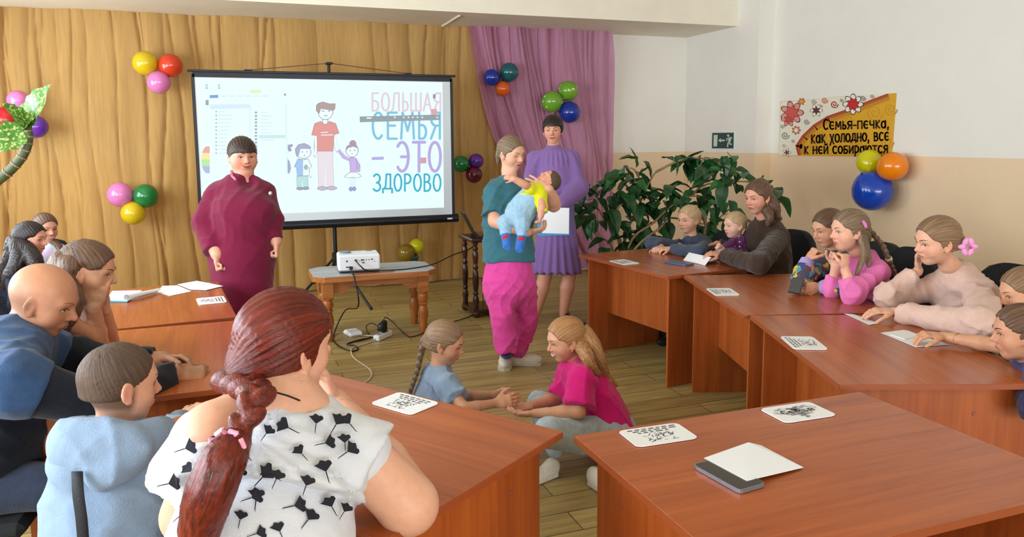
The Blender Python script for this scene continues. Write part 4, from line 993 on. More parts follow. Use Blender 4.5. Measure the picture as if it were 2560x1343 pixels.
def combine(D, d, p):
    k = p.k
    if p.op == 1:
        h = np.maximum(k - np.abs(D - d), 0) / k; return np.minimum(D, d) - h * h * k * .25
    if p.op == -1:
        d = -d; h = np.maximum(k - np.abs(D - d), 0) / k; return np.maximum(D, d) + h * h * k * .25
    h = np.maximum(k - np.abs(D - d), 0) / k; return np.maximum(D, d) + h * h * k * .25     # op 0: intersect
def sdf_at(prims, pts):
    X, Y, Z_ = pts[:, 0], pts[:, 1], pts[:, 2]; D = np.full(len(pts), 1.0)
    for p in prims: D = combine(D, evald(p, X, Y, Z_), p)
    return D
CORN = np.array([(i, j, k) for i in (0, 1) for j in (0, 1) for k in (0, 1)])
EDG = [(0, 4), (1, 5), (2, 6), (3, 7), (0, 2), (1, 3), (4, 6), (5, 7), (0, 1), (2, 3), (4, 5), (6, 7)]
def surface(prims, lo, hi, h, disp=None):
    lo = np.array(lo, float); n = np.maximum(np.ceil((np.array(hi) - lo) / h).astype(int) + 1, 3)
    D = np.full(n, 1.0, np.float32)
    ax = [lo[i] + h * np.arange(n[i]) for i in range(3)]
    for p in prims:
        pad = p.k + 2.5 * h + (.02 if p.disp is not None else 0)
        i0 = np.maximum(np.floor((p.lo - pad - lo) / h).astype(int), 0); i1 = np.minimum(np.ceil((p.hi + pad - lo) / h).astype(int) + 1, n)
        if (i1 <= i0).any(): 
            if p.op == 0: D[:] = 1
            continue
        sl = tuple(slice(a, b) for a, b in zip(i0, i1))
        X, Y, Z_ = np.meshgrid(ax[0][sl[0]], ax[1][sl[1]], ax[2][sl[2]], indexing='ij', sparse=True)
        D[sl] = combine(D[sl], evald(p, X, Y, Z_), p)
        if p.op == 0:
            m = np.ones(n, bool); m[sl] = False; D[m] = 1
    if disp is not None:
        X, Y, Z_ = np.meshgrid(*ax, indexing='ij', sparse=True); D = D + disp(X, Y, Z_)
    ins = D < 0
    c8 = sum(ins[i:n[0] - 1 + i, j:n[1] - 1 + j, k:n[2] - 1 + k].astype(np.int8) for i, j, k in CORN)
    cells = np.argwhere((c8 > 0) & (c8 < 8))
    if len(cells) == 0: return np.zeros((0, 3)), np.zeros((0, 4), int)
    vals = np.stack([D[cells[:, 0] + i, cells[:, 1] + j, cells[:, 2] + k] for i, j, k in CORN], 1)
    acc = np.zeros((len(cells), 3)); cnt = np.zeros(len(cells))
    for a, b in EDG:
        va, vb = vals[:, a], vals[:, b]; m = (va < 0) != (vb < 0)
        t = np.where(m, va / np.where(m, va - vb, 1), 0)
        acc += m[:, None] * (CORN[a] + t[:, None] * (CORN[b] - CORN[a])); cnt += m
    V = lo + h * (cells + acc / cnt[:, None])
    idx = np.full(tuple(n - 1), -1, np.int32); idx[cells[:, 0], cells[:, 1], cells[:, 2]] = np.arange(len(cells))
    Q = []
    for axn in range(3):
        o1, o2 = (axn + 1) % 3, (axn + 2) % 3
        s0 = [slice(None)] * 3; s1 = [slice(None)] * 3; s0[axn] = slice(0, n[axn] - 1); s1[axn] = slice(1, n[axn])
        e = np.argwhere(ins[tuple(s0)] != ins[tuple(s1)])
        e = e[(e[:, o1] > 0) & (e[:, o2] > 0) & (e[:, o1] < n[o1] - 1) & (e[:, o2] < n[o2] - 1)]
        if len(e) == 0: continue
        sgn = ins[tuple(s0)][e[:, 0], e[:, 1], e[:, 2]]
        u1 = np.zeros(3, int); u1[o1] = 1; u2 = np.zeros(3, int); u2[o2] = 1
        g = lambda q: idx[q[:, 0], q[:, 1], q[:, 2]]
        quad = np.stack([g(e - u1 - u2), g(e - u2), g(e), g(e - u1)], 1)
        quad[~sgn] = quad[~sgn][:, ::-1]; Q.append(quad)
    Q = np.concatenate(Q) if Q else np.zeros((0, 4), int)
    return V, Q[(Q >= 0).all(1)]
def bounds(prims):
    a = [p for p in prims if p.op == 1]
    return np.min([p.lo - p.k - .01 for p in a], 0), np.max([p.hi + p.k + .01 for p in a], 0)
def np_mesh(name, V, Q, mat, parent, base, colors=None, flow=None):
    me = bpy.data.meshes.new(name)
    V = V - np.array(base)
    me.vertices.add(len(V)); me.vertices.foreach_set('co', V.astype(np.float32).ravel())
    me.loops.add(len(Q) * 4); me.loops.foreach_set('vertex_index', Q.astype(np.int32).ravel())
    me.polygons.add(len(Q)); me.polygons.foreach_set('loop_start', np.arange(len(Q), dtype=np.int32) * 4); me.polygons.foreach_set('loop_total', np.full(len(Q), 4, np.int32))
    me.polygons.foreach_set('use_smooth', np.ones(len(Q), bool))
    me.update(calc_edges=True)
    if colors is not None:
        at = me.color_attributes.new('Col', 'FLOAT_COLOR', 'POINT'); c4 = np.ones((len(V), 4), np.float32); c4[:, :3] = colors; at.data.foreach_set('color', c4.ravel())
    if flow is not None:
        at = me.attributes.new('flow', 'FLOAT_VECTOR', 'POINT'); at.data.foreach_set('vector', flow.astype(np.float32).ravel())
    me.materials.append(mat)
    o = bpy.data.objects.new(name, me); COL.objects.link(o); o.parent = parent
    return o
def implicit(name, prims, h, mat, parent, base, fine=(), colors=None, disp=None, flowf=None):
    """one mesh; `fine` = boxes (lo, hi, h) meshed more finely"""
    lo, hi = bounds(prims)
    V, Q = surface(prims, lo, hi, h, disp)
    Vs, Qs = [], []; off = 0
    if len(fine) and len(Q):
        ctr = V[Q].mean(1); keep = np.ones(len(Q), bool)
        for a, b, _ in fine: keep &= ~((ctr > np.array(a) + h * .6) & (ctr < np.array(b) - h * .6)).all(1)
        Q = Q[keep]; used = np.unique(Q); rm = np.full(len(V), -1); rm[used] = np.arange(len(used)); V = V[used]; Q = rm[Q]
    Vs.append(V); Qs.append(Q); off = len(V)
    for a, b, hf in fine:
        a, b = np.maximum(a, lo), np.minimum(b, hi)
        if (b - a < hf * 3).any(): continue
        v, q = surface(prims, a, b, hf, disp); Vs.append(v); Qs.append(q + off); off += len(v)
    V = np.concatenate(Vs); Q = np.concatenate(Qs)
    return np_mesh(name, V, Q, mat, parent, base, colors(V) if colors else None, flowf(V) if flowf else None)
def folds(amp, seed, freq=22.0, axis=(0, 0, 1)):
    """soft creases: warped ridges of a few directions"""
    r_ = random.Random(seed); w = []
    for i in range(4):
        a, b, c = r_.uniform(-1, 1), r_.uniform(-1, 1), r_.uniform(-1, 1); l = math.sqrt(a * a + b * b + c * c) + 1e-6
        w.append((a / l, b / l, c / l, r_.uniform(0, 6), r_.uniform(.75, 1.5)))
    def f(X, Y, Z_):
        s = 0
        for i, (a, b, c, ph, m) in enumerate(w):
            q = freq * m * .75
            t = q * (a * X + b * Y + c * Z_) + ph + 1.6 * np.sin(q * .4 * (b * X + c * Y + a * Z_) + ph) + .9 * np.sin(q * .7 * (c * X + a * Y + b * Z_))
            msk = .5 + .5 * np.sin(q * .33 * (c * X - b * Y + a * Z_) + 2 * ph)
            s = s + (1 - np.abs(np.sin(t))) ** 2 * msk
        return amp * (.45 - .75 * s)
    return f

# materials for people
m_skin = material('skin', attr=True, rough=.48, sss=.10, spec=.35, noise=.05, nscale=(60, 60, 60))
m_eye = material('eye_gloss', attr=True, rough=.12)
m_feat = material('face_feature', attr=True, rough=.55)
HAIRM = {}
def hair_material(name, c_dark, c_light, rough=.38):
    if name in HAIRM: return HAIRM[name]
    m = bpy.data.materials.new('hair_' + name); m.use_nodes = True
    N, L = m.node_tree.nodes, m.node_tree.links; b = N['Principled BSDF']
    b.inputs['Roughness'].default_value = rough; b.inputs['Specular IOR Level'].default_value = .4
    at = N.new('ShaderNodeAttribute'); at.attribute_name = 'flow'
    mp = N.new('ShaderNodeMapping'); mp.inputs['Scale'].default_value = (1, 1, 1); L.new(at.outputs['Vector'], mp.inputs[0])
    nz = N.new('ShaderNodeTexNoise'); nz.inputs['Scale'].default_value = 1; nz.inputs['Detail'].default_value = 4; nz.inputs['Roughness'].default_value = .7
    L.new(mp.outputs[0], nz.inputs['Vector'])
    cr = N.new('ShaderNodeValToRGB'); cr.color_ramp.elements[0].position = .3; cr.color_ramp.elements[1].position = .72
    cr.color_ramp.elements[0].color = lin(c_dark); cr.color_ramp.elements[1].color = lin(c_light)
    L.new(nz.outputs[0], cr.inputs[0]); L.new(cr.outputs[0], b.inputs['Base Color'])
    bp = N.new('ShaderNodeBump'); bp.inputs['Strength'].default_value = .7; bp.inputs['Distance'].default_value = .004
    L.new(nz.outputs[0], bp.inputs['Height']); L.new(bp.outputs[0], b.inputs['Normal'])
    HAIRM[name] = m; return m
def cloth(name, color, rough=.85, noise=.08, sc_=40, bump=.25, bs=None, **kw):
    return material('cloth_' + name, color, rough, noise=noise, nscale=(sc_,) * 3, bump=bump, bscale=bs or (220, 220, 220), sheen=kw.pop('sheen', .15), spec=.25, **kw)

# ---- hands
def hand_prims(wrist, d, palm_n, size=.18, curl=.5, spread=.12, thumb=1, side=1, tcurl=.4):
    """wrist -> fingers along d; palm faces palm_n; side=+1: thumb on cross(d, palm_n) side"""
    d = unit(d); n = unit(np.array(palm_n) - d * np.dot(palm_n, d)); t = np.cross(d, n) * side        # t: towards the thumb
    s = size / .18; P = []
    P.append(ecap(wrist - d * .015 * s, wrist + d * .045 * s, (.026 * s, .019 * s), (.038 * s, .016 * s), t, .007))
    kn = wrist + d * .085 * s
    P.append(ecap(wrist + d * .035 * s, kn, (.036 * s, .015 * s), (.040 * s, .012 * s), t, .006))
    for i, (o, L_) in enumerate(((.030, .068), (.010, .076), (-.010, .071), (-.029, .056))):
        b = kn + t * o * s - d * .002 * abs(i - 1) * s
        cu = curl * (1 + .12 * i); dirn = unit(d + t * (o / .03) * spread)
        segs = (.46, .30, .24); r0 = (.0092 if i < 3 else .0080) * s; a = 0.25 * cu; p0 = b
        for q, sg in enumerate(segs):
            a += cu * (.75, .9, .55)[q]
            dd = unit(dirn * math.cos(a) + n * math.sin(a)); p1 = p0 + dd * L_ * s * sg * 1.05
            P.append(cone(p0, p1, r0, r0 * .9, .005)); p0 = p1; r0 *= .92
    if thumb:
        b = wrist + d * .022 * s + t * .028 * s; td = unit(d * .72 + t * .62 + n * .25)
        p1 = b + td * .042 * s; P.append(cone(b, p1, .0135 * s, .0115 * s, .008))
        td = unit(td + (d - t * .8) * tcurl * .5 + n * tcurl * .6); p2 = p1 + td * .032 * s; P.append(cone(p1, p2, .0110 * s, .0095 * s, .006))
        td = unit(td + (d - t) * tcurl * .3 + n * tcurl * .3); P.append(cone(p2, p2 + td * .024 * s, .0095 * s, .008 * s, .005))
    return P

# ---- heads
def head_prims(c, M, hh, kid=0.0, nose=1.0, fat=0.0, jaw=1.0):
    def W(x, y, z): return c + M @ (A3(x, y, z) * hh)
    def r(*v): return A3(*v) * hh
    P = [ell(W(0, -.055, .115), r(.335, .425, .385), M, .04 * hh),
         ell(W(0, .085, -.13), r((.265 + .03 * kid + .05 * fat) * jaw, .265, .335), M, .14 * hh),
         ell(W(0, .205, -.385 + .02 * kid), r(.11 * jaw + .03 * fat, .09, .09), M, .10 * hh),
         ell(W(-.15, .185, -.13), r(.12 + .02 * kid + .03 * fat, .12, .13), M, .08 * hh), ell(W(.15, .185, -.13), r(.12 + .02 * kid + .03 * fat, .12, .13), M, .08 * hh),
         ell(W(0, .29, .10), r(.20, .07, .055), M, .09 * hh)]
    if fat: P.append(ell(W(0, .10, -.44), r(.24, .20, .10), M, .08 * hh))
    for s in (-1, 1): P.append(ell(W(s * .135, .405, -.005), r(.085, .075, .055), M, .07 * hh, -1))
    P += [cone(W(0, .335, .035), W(0, .395 + .035 * nose, -.105), .030 * hh, .043 * hh * (.9 + .1 * nose), .05 * hh),
          ell(W(-.045, .375, -.13), r(.034, .04, .03), M, .03 * hh), ell(W(.045, .375, -.13), r(.034, .04, .03), M, .03 * hh),
          ell(W(0, .315, -.245), r(.105, .052, .055), M, .05 * hh)]
    for s in (-1, 1):
        Me = M @ np.array([[math.cos(s * .35), -math.sin(s * .35), 0], [math.sin(s * .35), math.cos(s * .35), 0], [0, 0, 1]])
        P += [ell(W(s * .342, -.035, -.03), r(.028, .078, .125), Me, .02 * hh), ell(W(s * .372, -.02, -.02), r(.022, .05, .085), Me, .02 * hh, -1), ell(W(s * .335, -.01, -.135), r(.026, .045, .045), Me, .02 * hh)]
    return P
def face_colors(V, c, M, hh, skin, blush, lips_col=None):
    L_ = (V - c) @ M / hh
    col = np.tile(np.array(lin(skin)[:3]), (len(V), 1))
    red = np.array(lin(blush)[:3])
    def mixin(w, cc): 
        nonlocal col
        w = np.clip(w, 0, 1)[:, None]; col = col * (1 - w) + cc * w
    fr = (L_[:, 1] > .05) & (np.abs(L_[:, 2]) < .6)
    for s in (-1, 1):
        d2 = ((L_[:, 0] - s * .17) / .12) ** 2 + ((L_[:, 2] + .13) / .12) ** 2
        mixin(np.exp(-d2 * 1.4) * .30 * fr, red)
        d2 = ((L_[:, 0] - s * .35) / .06) ** 2 + ((L_[:, 2] + .03) / .13) ** 2 + ((L_[:, 1] + .03) / .09) ** 2
        mixin(np.exp(-d2) * .4, red)
    d2 = (L_[:, 0] / .06) ** 2 + ((L_[:, 2] + .12) / .06) ** 2 + ((L_[:, 1] - .42) / .08) ** 2
    mixin(np.exp(-d2) * .3, red)
    return col
def face_parts(parent, base, c, M, hh, hp, hair_c, smile=.3, open_=0.0, eye=(74, 70, 66), closed=0.0, brow=1.0, lip=(190, 124, 108), gaze=0.0):
    """eyes, brows and mouth laid on the face surface"""
    def onface(x, z, lift=.0):
        o = c + M @ (A3(x, .75, z) * hh); d = -M[:, 1]; t = 0.0
        for _ in range(40):
            v = sdf_at(hp, (o + d * t)[None])[0]
            if v < .0002 or t > .6 * hh: break
            t += max(v * .8, .0004)
        return o + d * (t - lift * hh)
    for s in (-1, 1):
        ec = onface(s * .135, -.005, -.018)
        mb = MB(); nu, nv = 14, 8; hgt = .040 * (1 - .78 * closed)
        def ring(i, j):
            a = 6.2832 * i / nu; q = j / nv
            x = .074 * q * math.cos(a); z = hgt * q * math.sin(a) * (1.15 if math.sin(a) > 0 else .85) * (1 - .35 * abs(math.cos(a)) ** 3)
            y = .034 * (1 - q * q) - .004
            return x, y, z
        for j in range(nv):
            for i in range(nu):
                q4 = [ring(i, j), ring(i + 1, j), ring(i + 1, j + 1), ring(i, j + 1)]
                m_ = np.mean(q4, 0); rr = math.hypot(m_[0] - gaze * .02, m_[2])
                mb.col = (18, 14, 14) if rr < .014 else (eye if rr < .030 else (204, 196, 188))
                if j == nv - 1 and m_[2] > 0: mb.col = (60, 38, 32)
                mb.add([ec + M @ (A3(*p) * hh) for p in q4], [(0, 1, 2, 3)])
        eo = mb.build('eye', m_eye, parent, smooth=True, loc=base)
        lid = MB(); lid.col = (66, 42, 36)
        pts = [onface(s * .135 + x, -.005 + (.041 * (1 - .75 * closed)) * (1 - (x / .085) ** 2) - (.012 if closed > .5 else 0), .004) for x in np.linspace(-.082, .082, 7)]
        lid.tube(pts, [.003 * hh, .005 * hh, .0065 * hh, .007 * hh, .0065 * hh, .005 * hh, .003 * hh], 5); lid.build('upper_eyelid', m_feat, eo, smooth=True, loc=base)
        bw_ = MB(); bw_.col = tuple(int(v) for v in hair_c)
        pts = [onface(s * (.055 + .165 * t), .092 + .035 * math.sin(t * 2.2), .002) for t in np.linspace(0, 1, 7)]
        bw_.tube(pts, [hh * .0085 * brow * q for q in (.7, 1.1, 1.2, 1.1, .9, .6, .25)], 5); bw_.build('eyebrow', m_feat, parent, smooth=True, loc=base)
    mo = MB(); wdt = .105 + .025 * smile
    def mp(t, dz, lift): x = wdt * t; return onface(x, -.245 + .055 * smile * t * t + dz * (1 - t * t), lift)
    ts = np.linspace(-1, 1, 11)
    mo.col = lip; mo.tube([mp(t, .012 + .35 * open_ * .05, .002) for t in ts], [hh * .0115 * max(.25, 1 - t * t) for t in ts], 6)
    mo.tube([mp(t, -.022 - open_ * .06, .003) for t in ts], [hh * .0145 * max(.2, 1 - t * t) for t in ts], 6)
    mo.col = (226, 218, 210) if open_ > .4 else (96, 44, 42)
    mo.tube([mp(t * .92, -.004 - open_ * .025, .006) for t in ts], [hh * (.005 + .016 * open_) * max(.3, 1 - t * t) for t in ts], 6)
    mo.build('mouth', m_feat, parent, smooth=True, loc=base)

# ---- hair
def strands(c, M, hh, pole, freq, amp):
    """ridges running to the gathering point `pole` (head-local)"""
    ax_ = unit(pole); u = unit(np.cross(ax_, (0.123, .2, 1))); v = np.cross(ax_, u)
    def ang_(X, Y, Z_):
        dx, dy, dz = (X - c[0]) / hh, (Y - c[1]) / hh, (Z_ - c[2]) / hh
        lx = dx * M[0, 0] + dy * M[1, 0] + dz * M[2, 0]; ly = dx * M[0, 1] + dy * M[1, 1] + dz * M[2, 1]; lz = dx * M[0, 2] + dy * M[1, 2] + dz * M[2, 2]
        return np.arctan2(lx * v[0] + ly * v[1] + lz * v[2], lx * u[0] + ly * u[1] + lz * u[2]), lx * ax_[0] + ly * ax_[1] + lz * ax_[2]
    def disp(X, Y, Z_):
        a, w = ang_(X, Y, Z_)
        return amp * hh * (np.sin(a * freq + 1.5 * w) * .6 + np.sin(a * freq * 2.3 + 2.2 + 3 * w) * .4)
    def flow(V):
        a, w = ang_(V[:, 0], V[:, 1], V[:, 2]); return np.stack([a * 16, w * 1.5, np.zeros_like(a)], 1)
    return disp, flow
def hair_cap(c, M, hh, thick=.03, line=.29, side=.12, nape=-.22, vol=(1, 1, 1), bangs=False, sidelow=-.1, disp=None):
    def W(x, y, z): return c + M @ (A3(x, y, z) * hh)
    def r(*v): return A3(*v) * hh
    P = [ell(W(0, -.06, .115), r((.335 + thick) * vol[0], (.425 + thick) * vol[1], (.385 + thick) * vol[2]), M, .02 * hh, disp=disp)]
    P.append(ell(W(0, -.20, -.12), r(.27 + thick, .24 + thick, .26), M, .08 * hh, disp=disp))
    if bangs: P.append(ell(W(0, .22, .17), r(.27, .14, .13), M, .06 * hh, disp=disp))
    zt = line
    if bangs: P.append(rbox(W(0, .62, zt - .60), r(.6, .62 - side, .60), M, .12 * hh, .03 * hh, -1))
    else:
        P.append(rbox(W(0, .62, -.50), r(.6, .62 - side, .60 + min(0, zt - .1)), M, .12 * hh, .05 * hh, -1))
        P.append(ell(W(0, .42, .04), r(.30, .40, zt - .035), M, .05 * hh, -1))
    P.append(rbox(W(0, -.2, nape - .5), r(.8, .9, .5), M, .1 * hh, .04 * hh, -1))
    return P
def braid_prims(path, r0, r1, side, n=None):
    path = smooth_path(path, 6); pts = np.array(path); seg = np.r_[0, np.cumsum(np.linalg.norm(np.diff(pts, axis=0), axis=1))]; L_ = seg[-1]
    P = []; s = 0.0; i = 0
    while s < L_:
        t = s / L_; r_ = r0 + (r1 - r0) * t
        p = np.array([np.interp(s, seg, pts[:, q]) for q in range(3)]); q2 = np.array([np.interp(min(s + .01, L_), seg, pts[:, q]) for q in range(3)])
        d = unit(q2 - p) if s + .001 < L_ else d
        sd = unit(np.array(side) - d * np.dot(side, d)); sg = 1 if i % 2 else -1
        ax_ = unit(d * .8 - sd * sg * .6); z = unit(np.cross(ax_, np.cross(d, sd)) ); M = np.stack([z, np.cross(ax_, z), ax_], 1)
        P.append(ell(p + sd * sg * r_ * .42, (r_ * .62, r_ * .72, r_ * 1.15), M, .004)); s += r_ * .82; i += 1
    return P
def tube_prims(path, radii, k=.01, n=5):
    path = smooth_path(path, n); m = len(path); rr = np.interp(np.linspace(0, 1, m), np.linspace(0, 1, len(radii)), radii)
    return [cone(path[i], path[i + 1], rr[i], rr[i + 1], k) for i in range(m - 1)]
def flow_axis(d, sc_=1.0):
    d = unit(d); u = unit(np.cross(d, (.3, .8, .5))); v = np.cross(d, u)
    def f(V): return np.stack([V @ u * 110 * sc_, V @ v * 110 * sc_, V @ d * 5], 1)
    return f

# ------------------------------------------------------------------ person builder
HR = np.array([math.cos(YAW), -math.sin(YAW), 0.0]); HF = np.array([math.sin(YAW), math.cos(YAW), 0.0]); UP = A3(0, 0, 1)
def hv(x, f, z): return HR * x + HF * f + UP * z                       # right, away, up as seen from the camera
def head_frame(yaw, pitch=0, roll=0):
    a, p, r_ = R(yaw), R(pitch), R(roll)
    f0 = -HF * math.cos(a) + HR * math.sin(a); f = f0 * math.cos(p) - UP * math.sin(p); u = UP * math.cos(p) + f0 * math.sin(p)
    x = np.cross(f, u); u2 = u * math.cos(r_) + x * math.sin(r_)
    return frame(f, u2)
def project(prims, pts, it=6, lift=0.0):
    pts = np.array(pts, float); e = .002
    for _ in range(it):
        d = sdf_at(prims, pts) - lift
        g = np.stack([sdf_at(prims, pts + np.eye(3)[i] * e) - sdf_at(prims, pts - np.eye(3)[i] * e) for i in range(3)], 1) / (2 * e)
        g /= (np.linalg.norm(g, axis=1)[:, None] + 1e-6); pts = pts - g * d[:, None] * .9
    return pts
SKIN = dict(fair=(220, 168, 140), tan=(200, 146, 114), rosy=(212, 152, 126), warm=(208, 154, 120), pale=(226, 180, 156), olive=(190, 134, 102))
BLUSH = dict(fair=(214, 120, 104), tan=(188, 108, 84), rosy=(206, 100, 90), warm=(196, 112, 88), pale=(220, 130, 118), olive=(176, 98, 76))
class Person:
    def __init__(s, label, head, base, skin='fair', hh=.215, yaw=0, pitch=0, roll=0, kid=0.0, fat=0.0, nose=1.0, jaw=1.0, sc=1.0, name='person'):
        s.base = np.array([base[0], base[1], base[2] if len(base) > 2 else 0.0])
        s.root = thing(name, label, 'person', tuple(s.base))
        s.c = np.array(head); s.M = head_frame(yaw, pitch, roll); s.hh = hh; s.skin = skin; s.sc = sc; s.kid = kid
        s.hp = head_prims(s.c, s.M, hh, kid, nose, fat, jaw); s.body = list(s.hp); s.fine = []
    def W(s, x, y, z): return s.c + s.M @ (A3(x, y, z) * s.hh)
    def neck(s, nb, r=.055):
        r = r * .86
        s.nb = np.array(nb); s.body += [cone(s.W(0, -.10, -.22), lerp(s.W(0, -.08, -.42), nb, .5), r * s.sc * 1.02, r * s.sc, .03), cone(lerp(s.W(0, -.08, -.42), nb, .5), nb, r * s.sc, r * s.sc * 1.12, .03)]
        return s
    def arm(s, sh, el, wr, hand=None, r=(.046, .038, .025), hs=.18):
        k = s.sc
        s.body += [cone(sh, el, r[0] * k, r[1] * k, .03), cone(el, lerp(el, wr, .35), r[1] * k, r[1] * k * 1.02, .012), cone(lerp(el, wr, .35), wr, r[1] * k * 1.02, r[2] * k, .008)]
        if hand:
            h = hand_prims(np.array(wr), hand['d'], hand['n'], hand.get('size', hs * k), hand.get('curl', .5), hand.get('spread', .12), 1, hand.get('side', 1), hand.get('tcurl', .4)); s.body += h
            lo, hi = bounds(h); s.fine.append((lo + .004, hi - .004, hand.get('h', .0042)))
        return s
    def leg(s, hip, kn, an, r=(.08, .055, .04)):
        k = s.sc; s.body += [cone(hip, kn, r[0] * k, r[1] * k, .03), cone(kn, lerp(kn, an, .3), r[1] * k, r[1] * k * 1.05, .02), cone(lerp(kn, an, .3), an, r[1] * k * 1.05, r[2] * k, .02)]; return s
    def torso(s, nb, pv, side, cw, cd, inset=.02):
        s.body += torso_prims(nb, pv, side, cw - inset, cd - inset, cw * .9 - inset, cd - inset, cw * .95 - inset, cd - inset); return s
    def finish(s, h=.014, hf=.0042, paint=None):
        lo, hi = bounds(s.hp); s.fine.insert(0, (lo, hi, hf))
        s.obj = implicit('body', s.body, h, m_skin, s.root, s.base, s.fine, lambda V: (paint or (lambda L_, c: c))((V - s.c) @ s.M / s.hh, face_colors(V, s.c, s.M, s.hh, SKIN[s.skin], BLUSH[s.skin])))
        return s
    def face(s, hair_c=(70, 48, 36), **kw): face_parts(s.root, s.base, s.c, s.M, s.hh, s.hp, hair_c, **kw); return s
    def garment(s, name, prims, mat, h=.011, fold=.004, seed=1, freq=22, fine=(), disp=None, cut=(), label=None):
        d = disp or (folds(min(fold * 1.3, .0145), seed, freq * 1.2) if fold else None)
        P = list(prims) + list(cut)
        o = implicit(name, P, h, mat, s.root, s.base, fine, disp=d)
        if label: o['label'] = label
        return o
    def hair(s, mat, pole=(0, -.9, .2), thick=.03, line=.29, side=.12, nape=-.22, vol=(1, 1, 1), bangs=False, amp=.010, freq=34, h=.0048, extra=(), cut=(), name='hair'):
        d, f = strands(s.c, s.M, s.hh, pole, freq, amp)
        P = hair_cap(s.c, s.M, s.hh, thick, line, side, nape, vol, bangs, disp=d) + list(extra) + list(cut)
        return implicit(name, P, h, mat, s.root, s.base, flowf=f)
    def braid(s, mat, path, r0, r1, side=None, h=.005, tail=.05, name='braid'):
        side = HR if side is None else side
        P = braid_prims(path, r0, r1, side); a, b = np.array(path[-2]), np.array(path[-1]); d = unit(b - a)
        P += [cone(b, b + d * tail, r1 * .9, r1 * .35, .006)]
        return implicit(name, P, h, mat, s.root, s.base, flowf=flow_axis(np.array(path[-1]) - np.array(path[0])))
    def lock(s, mat, paths, radii, h=.006, k=.012, name='hair_lock', amp=.003):
        P = []
        for p in paths: P += tube_prims(p, radii, k)
        d = unit(np.array(paths[0][-1]) - np.array(paths[0][0])); u = unit(np.cross(d, HF)); v = np.cross(d, u)
        def dis(X, Y, Z_): q = X * u[0] + Y * u[1] + Z_ * u[2]; q2 = X * v[0] + Y * v[1] + Z_ * v[2]; return amp * np.sin(q * 420 + 3 * np.sin(q2 * 160))
        return implicit(name, P, h, mat, s.root, s.base, flowf=flow_axis(d), disp=dis if amp else None)
    def part(s, name, mb, mat, smooth=True): return mb.build(name, mat, s.root, smooth, loc=s.base)
    def ball(s, name, c, r, mat, M=None): return s.part(name, MB().ball(c, r, 12, 8, M), mat)
def torso_prims(nb, pv, side, cw, cd, ww, wd, hw, hd, k=.05):
    nb, pv = np.array(nb), np.array(pv)
    return [ecap(lerp(nb, pv, .16), lerp(nb, pv, .48), (cw * .86, cd * .8), (cw, cd), side, k), ecap(lerp(nb, pv, .48), lerp(nb, pv, .72), (cw * .98, cd), (ww, wd), side, k), ecap(lerp(nb, pv, .72), pv, (ww, wd), (hw, hd), side, k)]
def top_prims(nb, pv, shs, cw, cd, ww=None, wd=None, hw=None, hd=None, slope=.055, nr=.062, collar=.018):
    """shirt body: torso, shoulder yoke and a collar ring"""
    side = unit(np.array(shs[1]) - np.array(shs[0])); ww = ww or cw * .95; wd = wd or cd; hw = hw or cw; hd = hd or cd
    P = torso_prims(nb, pv, side, cw, cd, ww, wd, hw, hd)
    for sh in shs: P.append(cone(lerp(nb, pv, .05), sh, slope, slope, .05))
    up = unit(np.array(nb) - np.array(pv)); P.append(cone(np.array(nb) - up * .03, np.array(nb) + up * collar, nr, nr, .025, fb=1))
    return P
def sleeve(sh, el, wr=None, r=(.062, .056, .05), flat=1, frac=1.0):
    if wr is None: return [cone(sh, lerp(sh, el, frac), r[0], r[1], .04, fb=flat)]
    return [cone(sh, el, r[0], r[1], .04), cone(el, lerp(el, wr, frac), r[1], r[2], .03, fb=flat)]
def seat_legs(p, pv, fwd, side, mat, sc=1.0, sp=.09, shoe=None, th=.42, name='trousers', r=(.085, .065, .05)):
    """thighs forward from the pelvis, shins to the floor, shoes"""
    fwd, side = unit(fwd), unit(side); P = [ell(pv, (.16 * sc, .14 * sc, .11 * sc), np.stack([side, np.cross(UP, side), UP], 1), .05)]
    sh = []
    for q in (-1, 1):
        hip = pv + side * sp * sc * q - UP * .0; kn = hip + fwd * th * sc + side * .03 * q - UP * .02
        an = np.array([kn[0] - fwd[0] * .03, kn[1] - fwd[1] * .03, .10])
        if kn[2] < .2: an[2] = .08
        P += [cone(hip, kn, r[0] * sc, r[1] * sc, .04), cone(kn, an, r[1] * sc, r[2] * sc, .03, fb=1)]; sh.append(an)
        p.body += [cone(hip, kn, r[0] * sc * .7, r[1] * sc * .7, .04), cone(kn, an - UP * .03, r[1] * sc * .6, .035 * sc, .03)]
    p.garment(name, P, mat, .016, .004, 3)
    for an in sh: shoe_part(p, an - UP * .10 + fwd * -.03, fwd, shoe or m_shoe_dark, .23 * (.75 + .25 * sc))
m_gold_metal = material('gold_metal', (206, 170, 104), .25, .9)
m_shoe_dark = material('dark_shoe', (30, 28, 30), .5)
m_shoe_white = material('cream_sneaker', (214, 208, 192), .6, noise=.08, nscale=(40, 40, 40))
m_sole = material('pale_sole', (190, 184, 168), .7)
